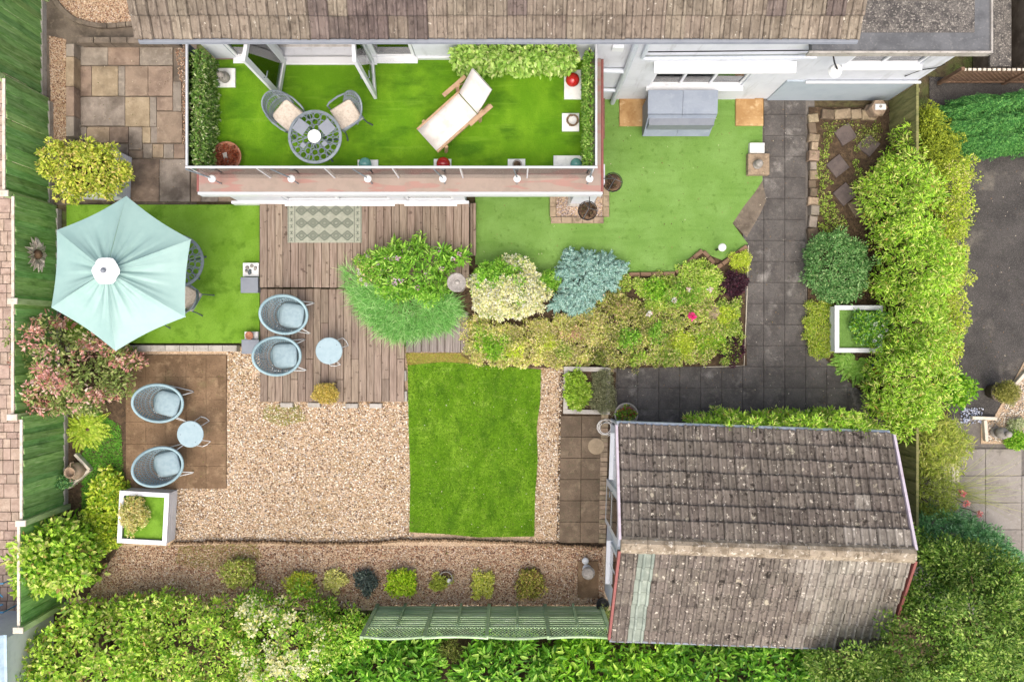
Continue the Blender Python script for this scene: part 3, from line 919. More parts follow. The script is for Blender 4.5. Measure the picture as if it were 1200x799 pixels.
ke = thing('timber_kerb', 'pale timber kerb between tarmac drive and chippings', 'edging', P(1172, 470))
lx, ly = ke.location.x, ke.location.y
for (a, b) in (((1137, 489), (1166, 490)), ((1186, 452), (1216, 418)), ((1152, 492), (1154, 516))):
    p0 = P(*a); p1 = P(*b); d = p1 - p0
    piece('board', ((p0.x + p1.x) / 2 - lx, (p0.y + p1.y) / 2 - ly, -.03), (d.length, .07, .12), M['fence_pale'], ke, math.atan2(d.y, d.x))

# --- leaf litter: far too many scraps to count
def litter(label, pg, z, n, pal, size=.03):
    p = scatter(pg, n)
    v, f, k = leaf_verts(np.column_stack([p, np.full(n, z)]), np.column_stack([NR.normal(size=(n, 2)), np.zeros(n)]), np.tile([0, 0, 1.], (n, 1)) + NR.normal(size=(n, 3)) * .2, NR.uniform(.5, 1.3, n) * size, NR.uniform(.5, 1.2, n) * size * .6, .15, -.05)
    w = np.array([q[0] for q in pal], float); w /= w.sum()
    c = np.array([lin(q[1]) for q in pal])[NR.choice(len(pal), n, p=w)]
    return tag(link('leaf_litter', raw_mesh('leaf_litter', v, f, np.repeat(c, k, 0), M['leaf'])), label, 'leaf litter', kind='stuff')


LIT = [(3, (96, 74, 50)), (2, (140, 112, 74)), (2, (70, 84, 40)), (1, (206, 196, 170))]
litter('scattered leaf scraps on the turf beside the drive', rturf, RT + .016, 170, LIT, .034)
litter('scattered leaf scraps on the flagged drive', drive_out, .014, 200, LIT + [(2, (190, 186, 176))], .032)
litter('scattered pale petals on the lawn', lawn_pg, .05, 60, [(2, (226, 224, 200)), (2, (150, 170, 70))], .03)
litter('scattered leaf scraps on the gravel', gravel_main, .02, 220, LIT + [(2, (150, 150, 80))], .04)
litter('scattered leaf scraps on the gravel strip', gravel_low, .02, 260, LIT + [(2, (130, 140, 70))], .04)
litter('scattered leaf scraps on the brown patio', poly([(148, 416), (266, 416), (264, 572), (148, 572)]), .032, 110, LIT + [(2, (120, 120, 60))], .034)
litter('scattered leaf scraps on the sandstone yard', poly([(90, 55), (215, 55), (215, 236), (150, 236), (92, 160)]), .034, 90, LIT, .03)
litter('scattered leaf scraps on the tarmac drive', poly([(1140, 190), (1210, 190), (1200, 430), (1140, 470)]), -.02, 120, LIT, .03)

# ---------------------------------------------------------------- decks
def deck(name, label, x0, x1, y0, y1, z, mt, bw=.163, split=None, z0=-.02):
    a = P(x0, y0, z); b = P(x1, y1, z)
    root = thing(name, label, 'deck', ((a.x + b.x) / 2, (a.y + b.y) / 2, z0))
    lx, ly = root.location.x, root.location.y
    obj('deck_frame', MB().box(a.x - lx + .02, b.x - lx - .02, b.y - ly + .02, a.y - ly - .02, 0, z - z0 - .034), M['bark'], root)
    n = round((b.x - a.x) / bw); w = (b.x - a.x) / n
    for i in range(n):
        cuts = [b.y, a.y]
        if split and i % 2 == 0: cuts = [b.y, b.y + (a.y - b.y) * split[(i // 2) % len(split)], a.y]
        for c0, c1 in zip(cuts, cuts[1:]):
            e = uni(-.006, .006)
            piece('deck_board', (a.x + (i + .5) * w - lx, (c0 + c1) / 2 - ly + e, z - z0 - .03), (w - .011, c1 - c0 - .006, .03), mt, root, 0, .005, .002, .003)
    return root


UD, LD = .34, .18
deck('raised_deck', 'raised brown timber deck in front of the glass doors', 304, 550, 236, 337, UD, M['deck'])
deck('lower_deck', 'lower brown timber deck with the blue tub chairs', 304.5, 474, 338.5, 471, LD, M['deck'], split=(.38, .7, .2))
deck('side_deck', 'short grey timber deck running behind the lawn', 475.5, 549, 366, 413, LD - .01, M['deck_grey'])
deck('deck_step', 'narrow timber step on the end of the raised deck', 550.5, 558, 238, 300, .2, M['deck'], .07)
fb = thing('footing_blocks', 'small concrete blocks along the foot of the lower deck', 'blocks', P(400, 473))
for (x, y) in ((337, 474), (369, 474), (413, 475), (441, 475), (474.8, 440), (475.5, 464)):
    q = P(x, y)
    piece('block', (q.x - fb.location.x, q.y - fb.location.y, -.02), (.26 if y > 470 else .07, .1 if y > 470 else .22, .12), M['concrete'], fb, 0, .01)


# ---------------------------------------------------------------- building helpers
def wall_xz(mb, x0, x1, z0, z1, y0, y1, holes=()):
    xs = sorted({x0, x1, *[h[0] for h in holes], *[h[1] for h in holes]})
    zs = sorted({z0, z1, *[h[2] for h in holes], *[h[3] for h in holes]})
    for xa, xb in zip(xs, xs[1:]):
        for za, zb in zip(zs, zs[1:]):
            cx, cz = (xa + xb) / 2, (za + zb) / 2
            if not any(h[0] < cx < h[1] and h[2] < cz < h[3] for h in holes):
                mb.box(xa, xb, y0, y1, za, zb)
    return mb


def window(name, parent, x0, x1, z0, z1, y, bars=(), fw=.055, depth=.07, pane='pane', sill=True, world=True):
    """window or glazed door in a wall that faces -Y"""
    mb = MB()
    mb.box(x0, x0 + fw, y, y + depth, z0, z1); mb.box(x1 - fw, x1, y, y + depth, z0, z1)
    mb.box(x0 + fw, x1 - fw, y + .001, y + depth, z0, z0 + fw); mb.box(x0 + fw, x1 - fw, y + .001, y + depth, z1 - fw, z1)
    ed = [x0 + fw]
    for b in bars:
        mb.box(b - fw / 2, b + fw / 2, y + .002, y + depth, z0 + fw, z1 - fw)
        ed += [b - fw / 2, b + fw / 2]
    ed.append(x1 - fw)
    o = obj(name, mb, M['upvc'], parent, world=world)
    for a, b in zip(ed[::2], ed[1::2]):
        obj('pane', MB().box(a, b, y + .03, y + .038, z0 + fw, z1 - fw), M[pane], o)
    if sill:
        obj('sill', MB().box(x0 - .05, x1 + .05, y - .12, y + .02, z0 - .05, z0 - .002, .008), M['upvc'], o)
    return o


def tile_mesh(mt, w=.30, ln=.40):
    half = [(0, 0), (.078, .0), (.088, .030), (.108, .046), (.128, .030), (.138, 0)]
    tin = [.84, .86, 1.0, 1.24, 1.05, .86]  # paler worn rolls, darker dirty pans; rib light and shade put into the colour
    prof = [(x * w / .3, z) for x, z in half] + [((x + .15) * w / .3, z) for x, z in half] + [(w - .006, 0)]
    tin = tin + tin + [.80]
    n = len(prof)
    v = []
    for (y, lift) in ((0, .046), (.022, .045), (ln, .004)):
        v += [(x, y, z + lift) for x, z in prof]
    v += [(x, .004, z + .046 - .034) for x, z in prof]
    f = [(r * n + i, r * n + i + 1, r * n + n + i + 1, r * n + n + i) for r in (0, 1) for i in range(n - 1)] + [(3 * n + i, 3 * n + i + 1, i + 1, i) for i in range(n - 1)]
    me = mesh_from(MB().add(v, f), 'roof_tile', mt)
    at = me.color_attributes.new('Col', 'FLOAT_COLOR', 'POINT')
    lip = [t * .42 for t in tin]          # lower lip darkened throughout: course-line shadow and moss put into its colour
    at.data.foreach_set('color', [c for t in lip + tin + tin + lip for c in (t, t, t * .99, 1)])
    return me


def ribbed_sheet(x0, x1, y0, y1, z0, z1, w=.30):
    half = [(0, 0), (.070, .0), (.082, .022), (.105, .034), (.128, .022), (.14, 0)]
    xs = []
    x = x0
    while x < x1 - .01:
        xs += [(x + a, b) for a, b in half] + [(x + a + .15, b) for a, b in half]
        x += w
    n = len(xs)
    v = [(a, y0, z0 + b + .02) for a, b in xs] + [(a, y1, z1 + b + .02) for a, b in xs]
    return MB().add(v, [(i, i + 1, n + i + 1, n + i) for i in range(n - 1)])


# ---------------------------------------------------------------- the house
house = thing('house', 'white rendered house with brown tiled roof and turfed balcony', 'house', (0, 7, 0))
H = dict(parent=house, world=True)
FW = 5.14      # plane of the rear wall
BZ = 2.50      # balcony floor
EZ, EY = 4.86, 4.66
wl = MB()
wall_xz(wl, -5.40, 5.15, 0, 4.80, FW, FW + .24, [(-5.02, -1.74, BZ + .02, 4.56), (2.76, 4.62, .92, 2.12)])
wl.box(-5.40, -5.16, FW + .241, 12.5, 0, 4.8); wl.box(4.91, 5.15, FW + .241, 12.5, 0, 4.8); wl.box(-5.15, 4.90, 12.26, 12.5, 0, 4.8)
obj('wall', wl, M['render'], **H)
obj('interior', MB().box(-5.14, 4.89, FW + .25, 12.2, .05, 2.2).box(-5.14, 4.89, FW + 2.6, 12.2, 2.6, 4.7), M['dark_in'], **H)
obj('room_floor', MB().box(-5.14, 4.89, FW + .20, FW + 2.59, 2.21, BZ + .03), M['curtain'], **H)
# ground floor projection under the balcony
gw = MB()
wall_xz(gw, -5.72, -.97, 0, BZ - .25, 2.92, 3.12, [(-4.7, -2.5, .36, 2.1), (-2.2, -1.2, .36, 2.1)])
gw.box(-5.72, -5.5, 3.121, FW - .002, 0, BZ - .25); gw.box(-1.19, -.97, 3.121, FW - .002, 0, BZ - .25)
obj('wall', gw, M['render'], **H)
window('patio_door', house, -4.7, -2.5, .36, 2.1, 2.94, (-3.6,))
window('patio_door', house, -2.2, -1.2, .36, 2.1, 2.94)
obj('plinth', MB().box(-5.85, -.9, 2.86, 2.918, 0.0, .40), M['upvc'], **H)
# balcony slab, fascia, turf
bx0, bx1, by0 = -5.70, 1.62, 2.72
bal = obj('balcony', MB().box(bx0, bx1, by0, FW - .004, BZ - .24, BZ), M['coping'], **H)
obj('fascia', MB().box(bx0 - .03, bx1 + .03, by0 - .05, by0 - .002, BZ - .26, BZ - .012, .01), M['upvc'], bal)
obj('fascia', MB().box(bx1 + .002, bx1 + .05, by0, FW - .01, BZ - .26, BZ - .012, .01), M['red_trim'], bal)
obj('fascia', MB().box(bx0 - .05, bx0 - .002, by0, FW - .01, BZ - .26, BZ - .012, .01), M['red_trim'], bal)
tb = [(bx0 + .22, 3.17), (bx1 - .24, 3.17), (bx1 - .24, FW - .03), (bx0 + .22, FW - .03)]
tf = obj('turf', MB().prism(tb, BZ + .002, BZ + .022), M['turf_balcony'], bal)
grass_cover('turf_pile', None, tb, BZ + .02, 14000, .02, .008, [(4, (84, 126, 8)), (3, (62, 102, 4)), (2, (104, 142, 24))], parent=bal)
obj('skirting', MB().box(-1.70, 1.3, FW - .035, FW - .002, BZ + .024, BZ + .12), M['upvc'], bal)
# glass balustrade
gy, gx0, gx1 = 2.97, -5.56, 1.44
RT_Z = BZ + .86
rail = obj('balustrade', MB().box(gx0 - .025, gx1 + .025, gy - .020, gy + .020, RT_Z, RT_Z + .04, .008).box(gx0 - .020, gx0 + .02, gy + .03, FW - .01, RT_Z, RT_Z + .04, .008).box(gx1 - .02, gx1 + .02, gy + .03, FW - .01, RT_Z, RT_Z + .04, .008), M['rail_metal'], **H)
n = 6
for i in range(n):
    a = gx0 + (gx1 - gx0) * i / n; b = gx0 + (gx1 - gx0) * (i + 1) / n
    obj('glass_panel', MB().box(a + .012, b - .012, gy - .006, gy + .006, BZ + .012, RT_Z - .002), M['glass'], rail)
for x in (gx0, gx1):
    for a, b in ((gy + .03, 4.0), (4.02, FW - .03)):
        obj('glass_panel', MB().box(x - .006, x + .006, a, b, BZ + .03, RT_Z - .002), M['glass'], rail)
for i in range(n + 1):
    x = min(max(gx0 + (gx1 - gx0) * i / n, gx0 + .03), gx1 - .03)
    obj('rail_post', MB().tube([(x, gy, BZ), (x, gy, RT_Z)], .014, 8), M['upvc'], rail)
# balcony glazing: side lights and a pair of open doors
window('window', house, -5.02, -4.22, BZ + .03, 4.54, FW + .02)
window('window', house, -2.50, -1.76, BZ + .03, 4.54, FW + .02)
obj('door_frame', MB().box(-4.218, -4.15, FW + .02, FW + .09, BZ + .03, 4.54).box(-2.57, -2.502, FW + .02, FW + .09, BZ + .03, 4.54).box(-4.149, -2.571, FW + .021, FW + .09, 4.46, 4.54).box(-4.25, -2.45, FW - .13, FW + .015, BZ + .026, BZ + .07, .01), M['upvc'], **H)


def door_leaf(h, e, z0, z1, fw=.10, th=.055):
    h = Vector((*h, 0)); e = Vector((*e, 0)); u = (e - h); W = u.length; u.normalize()
    nv = Vector((-u.y, u.x, 0)) * th
    mb = MB()
    Z = Vector((0, 0, 1))
    mb.obox(h + Z * z0, u * fw, nv, Z * (z1 - z0)); mb.obox(h + u * (W - fw) + Z * z0, u * fw, nv, Z * (z1 - z0))
    mb.obox(h + u * fw + Z * z0, u * (W - 2 * fw), nv, Z * (fw * 1.3)); mb.obox(h + u * fw + Z * (z1 - fw), u * (W - 2 * fw), nv, Z * fw)
    o = obj('glazed_door', mb, M['upvc'], **H)
    obj('pane', MB().obox(h + u * fw + nv * .4 + Z * (z0 + fw * 1.3), u * (W - 2 * fw), nv * .2, Z * (z1 - z0 - fw * 2.3)), M['glass'], o)
    c = h + u * (W - fw * .5) + Z * (z0 + 1.0)
    hb = MB()
    for s in (1.8, -.8):
        hb.tube([c + nv * (.5 + (.5 if s > 0 else -.5)), c + nv * s, c + nv * s - u * .12], .011, 6)
    obj('door_handle', hb, M['iron'], o)
    return o


door_leaf((-4.14, 5.08), (-4.25, 4.40), BZ + .06, 4.50)
door_leaf((-2.55, 5.08), (-2.50, 4.38), BZ + .06, 4.50)

# rear wall on the right: window with hood, pipes, lamp, painted band
w3 = window('window', house, 2.76, 4.62, .92, 2.12, FW + .03, (3.38, 3.98))
obj('window_hood', MB().obox((2.62, FW - .002, 2.30), (2.62, 0, 0), (0, -.20, -.05), (0, 0, .05)), M['upvc'], **H)
pp = MB().tube([(1.86, EY + .06, 4.62), (1.90, 4.86, 4.50), (2.10, FW - .09, 4.0), (2.14, FW - .07, 2.3), (2.14, FW - .07, .04)], .052, 10)
obj('downpipe', pp, M['white_pipe'], **H)
obj('downpipe', MB().tube([(2.30, EY + .08, 4.62), (2.32, FW - .06, 4.2), (2.34, FW - .06, 2.7)], .036, 8), M['white_pipe'], **H)
obj('branch_pipe', MB().tube([(1.55, FW - .06, 2.05), (2.12, FW - .06, 2.0)], .05, 8).tube([(1.5, FW - .06, .9), (2.12, FW - .06, .85)], .04, 8), M['white_pipe'], **H)
obj('waste_pipe', MB().tube([(2.34, FW - .06, 2.66), (5.45, FW - .06, 2.74)], .034, 8), M['white_pipe'], **H)
obj('wall_cable', MB().tube([(2.42, FW - .012, 2.85), (5.40, FW - .012, 2.93)], .010, 5), M['black'], **H)
obj('trunking', MB().box(3.0, 4.95, FW - .05, FW - .002, 3.42, 3.50, .008), M['upvc'], **H)
obj('vent_box', MB().box(1.75, 1.95, FW - .06, FW - .002, 3.0, 3.2, .01), M['upvc'], **H)
obj('painted_band', MB().box(5.44, 8.03, FW - .012, FW + .018, .0, 1.24), M['render_blue'], **H)
obj('ledge', MB().box(5.80, 8.07, FW - .06, FW - .014, 1.245, 1.30, .008), M['upvc'], **H)
lp = obj('wall_lamp', MB().tube([(5.62, FW - .02, 3.02), (5.70, FW - .22, 2.92), (5.80, FW - .30, 2.80)], .016, 6), M['black'], **H)
obj('lamp_shade', MB().lathe([(.03, .10), (.10, .07), (.125, 0), (.115, 0), (.03, .06)], 16, (5.80, FW - .30, 2.70)), M['cap_white'], lp)
obj('lamp_bulb', MB().ball((5.80, FW - .30, 2.745), .03), M['beige'], lp)
obj('junction_box', MB().box(5.40, 5.56, FW - .07, FW - .002, 2.88, 3.05, .01), M['black'], **H)
# flat-roofed wing
we = MB()
wall_xz(we, 5.152, 8.04, 0, 3.14, FW + .02, FW + .24, [(6.22, 7.62, 2.12, 2.86)])
we.box(7.80, 8.04, FW + .241, 12, 0, 3.14)
obj('wing_wall', we, M['render'], **H)
window('window', house, 6.22, 7.62, 2.12, 2.86, FW + .04, (6.9,))
fr = obj('flat_roof', MB().box(5.16, 8.22, 4.98, 12.2, 3.145, 3.30), M['felt_edge'], **H)
obj('mineral_felt', MB().prism([(5.55, 5.30), (7.95, 5.30), (8.0, 12), (5.55, 12)], 3.301, 3.312), M['felt'], fr)
obj('roof_edging', MB().box(5.10, 8.24, 4.94, 4.978, 3.16, 3.335, .008).box(8.222, 8.26, 4.94, 12, 3.16, 3.335, .008), M['concrete'], fr)
obj('wall_cable', MB().tube([(7.62, FW - .01, 1.55), (7.75, FW - .02, 1.95), (7.95, FW - .02, 2.05), (8.02, FW - .02, 2.25)], .012, 5), M['black'], **H)
# tiled roof
pitch = math.radians(30)
rx0, rx1 = -5.72, 5.30
ue, uz = math.cos(pitch), math.sin(pitch)
RY, RZ = EY + 4.5 * ue, EZ + 4.5 * uz
rf = obj('roof', MB().add([(rx0, EY, EZ - .03), (rx1, EY, EZ - .03), (rx1, RY, RZ - .03), (rx0, RY, RZ - .03), (rx0, RY + 4.3, EZ - .03), (rx1, RY + 4.3, EZ - .03),
                           (rx0, EY, EZ - .12), (rx1, EY, EZ - .12), (rx1, RY + 4.3, EZ - .12), (rx0, RY + 4.3, EZ - .12)],
                          [(0, 1, 2, 3), (3, 2, 5, 4), (6, 7, 1, 0), (9, 8, 7, 6), (4, 5, 8, 9), (0, 3, 4, 9, 6), (1, 7, 8, 5, 2)]), M['tile_house'], **H)
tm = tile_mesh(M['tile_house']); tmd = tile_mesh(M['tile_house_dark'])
GA = .33
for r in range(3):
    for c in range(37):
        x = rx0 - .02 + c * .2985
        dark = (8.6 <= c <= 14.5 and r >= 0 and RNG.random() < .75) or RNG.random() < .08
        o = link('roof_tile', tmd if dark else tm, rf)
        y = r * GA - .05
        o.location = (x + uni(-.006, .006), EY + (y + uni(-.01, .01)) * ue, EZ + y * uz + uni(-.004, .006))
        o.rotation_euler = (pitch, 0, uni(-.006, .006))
y = 3 * GA - .05
up_ = obj('upper_tiles', ribbed_sheet(rx0 - .02, rx1, EY + y * ue, RY, EZ + y * uz, RZ), M['tile_house'], rf)
up_['kind'] = 'stuff'
for me_ in (up_.data, rf.data):
    at = me_.color_attributes.new('Col', 'FLOAT_COLOR', 'POINT'); at.data.foreach_set('color', [1.0] * (4 * len(me_.vertices)))
obj('fascia_board', MB().box(rx0 + .1, rx1 - .02, EY + .02, EY + .06, EZ - .25, EZ - .122), M['upvc'], **H)
obj('gutter', MB().tube([(rx0, EY - .05, EZ - .10), (rx1, EY - .05, EZ - .10)], .055, 8), M['grey'], **H)

# carport pillar and its little stone bed
pil = thing('pillar', 'white rendered pillar holding up the balcony corner', 'pillar', (1.48, 3.05, 0))
obj('shaft', MB().box(-.24, .24, -.14, .22, .06, BZ - .245, .0), M['render'], pil)
obj('base', MB().box(-.29, .29, -.19, .26, .0, .10, .01), M['concrete'], pil)
sb = thing('stone_bed', 'small pebble bed edged with stone blocks under the balcony corner', 'bed', P(679, 246))
lx, ly = sb.location.x, sb.location.y
a = P(645, 221); b = P(713, 262)
for i in range(5):
    piece('edging_stone', (a.x + .06 + .225 * (i + .25) - lx, b.y + .06 - ly, -.02), (.22, .13, .13), M['sand_b' if i % 2 else 'brick'], sb, 0, .01)
for j in range(3):
    for x in (a.x + .05, b.x - .06):
        piece('edging_stone', (x - lx, b.y + .24 + .22 * j - ly, -.02), (.13, .215, .13), M['brick' if j % 2 else 'sand_b'], sb, 0, .01)
obj('pebble_fill', MB().box(a.x + .12 - lx, b.x - .12 - lx, b.y + .12 - ly, a.y - ly, .0, .05), M['gravel_bed'], sb)
stones('gravel', 'small mauve pebbles in the stone bed under the balcony', [[(a.x + .12, b.y + .12), (b.x - .13, b.y + .12), (b.x - .13, a.y), (a.x + .12, a.y)]], .055, 1800, .02, .04, [(3, (190, 176, 172)), (3, (160, 144, 140)), (2, (126, 110, 108)), (2, (214, 206, 202))])

# ---------------------------------------------------------------- the garage
gar = thing('garage', 'detached garage with weathered double roman tile roof', 'garage', (4.44, -3.63, 0), math.radians(-2.0))
gl, gd = 2.54, 1.95      # roof half length / half depth
ge, gr = 2.20, 3.17      # eave and ridge height
gp_ = math.atan2(gr - ge, gd)
wb = MB()
# gable walls (left one with a door and a window) and long walls
def gable(x0, x1):
    y = gd - .16
    zt = ge - .06
    return [(x0, -y, 0), (x0, y, 0), (x0, y, zt), (x0, 0, gr - .12), (x0, -y, zt), (x1, -y, 0), (x1, y, 0), (x1, y, zt), (x1, 0, gr - .12), (x1, -y, zt)], [(0, 4, 3, 2, 1), (5, 6, 7, 8, 9), (0, 1, 6, 5), (1, 2, 7, 6), (2, 3, 8, 7), (3, 4, 9, 8), (4, 0, 5, 9)]
wb.add(*gable(-gl + .14, -gl + .30)); wb.add(*gable(gl - .30, gl - .14))
wb.box(-gl + .301, gl - .301, gd - .32, gd - .16, 0, ge - .06); wb.box(-gl + .301, gl - .301, -gd + .16, -gd + .32, 0, ge - .06)
obj('wall', wb, M['render'], gar)
gx = -gl + .14
dfr = obj('door', MB().box(gx - .05, gx - .002, -.30, .62, .04, 2.06), M['upvc'], gar)
obj('pane', MB().box(gx - .058, gx - .052, -.18, .50, 1.1, 1.92), M['pane'], dfr)
obj('pane', MB().box(gx - .058, gx - .052, -.18, .50, .25, .95), M['pane'], dfr)
obj('door_handle', MB().tube([(gx - .05, .54, 1.05), (gx - .10, .54, 1.05), (gx - .10, .42, 1.05)], .012, 6), M['iron'], dfr)
for (a, b) in ((.80, 1.66), (-1.30, -.5)):
    wf = obj('window', MB().box(gx - .045, gx - .002, a, b, 1.0, 2.02), M['upvc'], gar)
    m = (a + b) / 2
    obj('pane', MB().box(gx - .05, gx - .047, a + .06, m - .03, 1.07, 1.95), M['pane'], wf)
    obj('pane', MB().box(gx - .05, gx - .047, m + .03, b - .06, 1.07, 1.95), M['pane'], wf)
    obj('sill', MB().box(gx - .12, gx - .003, a - .04, b + .04, .95, .995, .008), M['upvc'], wf)
su = gr - ge
rg = MB().add([(-gl, gd, ge - .02), (gl, gd, ge - .02), (gl, 0, gr - .02), (-gl, 0, gr - .02), (-gl, -gd, ge - .02), (gl, -gd, ge - .02),
               (-gl, gd, ge - .07), (gl, gd, ge - .07), (gl, 0, gr - .07), (-gl, 0, gr - .07), (-gl, -gd, ge - .07), (gl, -gd, ge - .07)],
              [(1, 0, 3, 2), (2, 3, 4, 5), (6, 7, 8, 9), (9, 8, 11, 10), (0, 1, 7, 6), (5, 4, 10, 11), (0, 6, 9, 3), (3, 9, 10, 4), (2, 8, 7, 1), (5, 11, 8, 2)])
grf = obj('roof', rg, M['tile'], gar)
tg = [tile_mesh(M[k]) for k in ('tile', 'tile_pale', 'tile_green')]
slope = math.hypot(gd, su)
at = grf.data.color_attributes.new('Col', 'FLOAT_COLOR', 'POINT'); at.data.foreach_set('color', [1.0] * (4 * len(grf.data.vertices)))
rows = 7; gauge = (slope - .09) / rows
ncol = 17; cw = 2 * (gl - .01) / ncol
cg, sg = math.cos(gp_), math.sin(gp_)
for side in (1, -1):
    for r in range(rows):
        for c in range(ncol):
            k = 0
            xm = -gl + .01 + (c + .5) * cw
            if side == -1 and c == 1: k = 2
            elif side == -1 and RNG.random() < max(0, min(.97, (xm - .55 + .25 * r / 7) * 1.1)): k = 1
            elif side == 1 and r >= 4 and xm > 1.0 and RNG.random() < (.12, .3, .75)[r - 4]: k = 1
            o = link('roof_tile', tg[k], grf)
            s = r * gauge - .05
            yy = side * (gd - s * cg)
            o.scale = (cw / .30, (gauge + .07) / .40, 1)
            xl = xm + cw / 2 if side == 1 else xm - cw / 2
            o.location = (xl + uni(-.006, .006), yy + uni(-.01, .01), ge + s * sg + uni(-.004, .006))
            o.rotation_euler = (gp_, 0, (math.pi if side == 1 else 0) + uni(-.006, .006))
for i in range(11):
    w = 2 * (gl + .02) / 11
    x0 = -gl - .02 + i * w
    pr = [(-.15, -.085), (-.11, -.01), (-.05, .035), (.05, .035), (.11, -.01), (.15, -.085)]
    v = [(x0 + .004, y_, gr + .04 + z_) for y_, z_ in pr] + [(x0 + w - .004, y_, gr + .046 + z_) for y_, z_ in pr]
    f = [(j + 1, j, 6 + j, 6 + j + 1) for j in range(5)] + [(0, 1, 2, 3, 4, 5), (11, 10, 9, 8, 7, 6)]
    obj('ridge_tile', MB().add(v, f), M['ridge'], grf)
for sx in (-1, 1):
    for side, mt in ((1, 'lilac_trim'), (-1, 'red_trim')):
        x0 = -gl - .055 if sx < 0 else gl + .012
        mb = MB().obox((x0, side * .10, gr - .10), (.045, 0, 0), (0, side * (gd - .06), -(gd - .06) / gd * su), (0, 0, .13))
        obj('barge_board', mb, M[mt], grf)
obj('gutter', MB().tube([(-gl - .02, gd + .055, ge - .09), (gl, gd + .055, ge - .09)], .05, 8), M['white_pipe'], gar)
obj('gutter', MB().tube([(-gl - .02, -gd - .06, ge - .03), (gl, -gd - .06, ge - .03)], .05, 8), M['grey'], gar)
obj('downpipe', MB().tube([(-gl + .2, gd + .06, ge - .05), (-gl + .16, gd - .06, ge - .3), (-gl + .16, gd - .08, .0)], .034, 8), M['white_pipe'], gar)
obj('soffit_board', MB().box(-gl + .05, gl - .05, gd + .005, gd + .03, ge - .2, ge - .071), M['upvc'], gar)

# ---------------------------------------------------------------- fences
fen = thing('board_fence', 'tall green vertical board fence with pale top along the sett paving', 'fence', (-9.7, 1, 0))
lx, ly = fen.location.x, fen.location.y
bays = [(9.4, 7.30, -9.98, 1.62), (7.28, 5.13, -9.98, 1.60), (5.13, 2.85, -9.83, 1.56), (2.85, .77, -9.66, 1.55), (.77, -1.47, -9.66, 1.56), (-1.47, -3.52, -9.50, 1.55), (-3.52, -5.6, -9.58, 1.50)]
for (ya, yb, fx, fh) in bays:
    n = 17; w = (ya - yb) / n
    for i in range(n):
        yc = yb + (i + .5) * w
        o = piece('fence_board', (fx + (.012 if i % 2 else -.008) - lx, yc - ly, .12), (.020, w + .006, fh - .14 + round(uni(-.01, .01), 2)), M['fence'], fen, .07, .003, .0, 0)
        o.rotation_euler = (uni(-.006, .006), uni(-.008, .008), .10)
    piece('gravel_board', (fx + .012 - lx, (ya + yb) / 2 - ly, -.02), (.05, ya - yb - .1, .16), M['concrete'], fen, 0, .005, 0, 0)
    piece('top_cap', (fx - .01 - lx, (ya + yb) / 2 - ly, fh + .004), (.055, ya - yb - .10, .025), M['fence_pale'], fen, 0, .004, 0, 0)
    for zz in (.45, fh - .25):
        piece('fence_rail', (fx - .04 - lx, (ya + yb) / 2 - ly, zz), (.035, ya - yb - .12, .07), M['fence'], fen, 0, .004, 0, 0)
    piece('fence_post', (fx + .03 - lx, yb - ly, -.04), (.12, .11, fh + .08), M['fence_post'], fen, 0, .01, 0, 0)
    piece('post_cap', (fx + .01 - lx, yb - ly, fh + .055), (.20, .12, .03), M['fence_pale'], fen, 0, .01, 0, 0)

tr = thing('trellis_fence', 'green fence of slatted panels with lattice tops behind the gravel strip', 'fence', (*XY(570, 709), 0))
lx, ly = tr.location.x, tr.location.y
fx0 = XY(420, 708)[0]; fx1 = XY(722, 708)[0]
nb_ = 4
bw = (XY(716, 748, 1.9)[0] - XY(422, 748, 1.9)[0]) / nb_
fx0 = XY(423, 748, 1.9)[0]
FY = XY(0, 709)[1]
for i in range(nb_):
    xa = fx0 + i * bw - lx; xb = xa + bw
    piece('fence_post', (xa, FY - ly, -.04), (.07, .07, 1.9), M['fence_green'], tr, 0, .008, 0, 0)
    for k in range(11):
        z = .04 + k * .115
        gap = .008 if k < 5 else .032
        piece('slat', ((xa + xb) / 2, FY - .01 - ly, z), (bw - .075, .018, .113 - gap), M['fence_green'], tr, 0, .003, .002, 0)
    # lattice under a bowed top rail
    zb = 1.31
    top = lambda t: 1.80 + .10 * math.sin(math.pi * t)
    if i % 2: top = lambda t: 1.86 - .06 * math.sin(math.pi * t)
    nl = 15
    for s in (1, -1):
        for k in range(-5, nl + 5):
            a0 = k / nl; a1 = a0 + s * .28
            t0, t1 = a0, a1; z0_, z1_ = zb, zb + .55
            # clip to the panel and the bowed top
            pts = [(t0 + (t1 - t0) * q / 8, z0_ + (z1_ - z0_) * q / 8) for q in range(9)]
            pts = [p for p in pts if 0.0 <= p[0] <= 1.0 and p[1] <= top(p[0]) - .01]
            if len(pts) >= 2:
                A = pts[0]; B = pts[-1]
                xA, xB = xa + .04 + A[0] * (bw - .08), xa + .04 + B[0] * (bw - .08)
                d = Vector((xB - xA, 0, B[1] - A[1]))
                pn = Vector((-d.z, 0, d.x)).normalized() * .018
                obj('lattice_lath', MB().obox(Vector((xA, FY - ly + (.004 if s > 0 else -.006), A[1])) - pn / 2, d, (0, .009, 0), pn), M['fence_green'], tr)
    obj('mid_rail', MB().box(xa + .036, xb - .036, FY - .02 - ly, FY + .02 - ly, 1.285, 1.325), M['fence_green'], tr)
    obj('top_rail', MB().tube([(xa + bw * q / 10, FY - ly, top(q / 10)) for q in range(11)], .028, 6), M['fence_green'], tr)
    piece('brace', ((xa + xb) / 2, FY + .03 - ly, .0), (.045, .04, 1.29), M['fence_green'], tr, 0, .004, 0, 0)
piece('fence_post', (fx0 + nb_ * bw - lx, FY - ly, -.04), (.07, .07, 1.9), M['fence_green'], tr, 0, .008, 0, 0)

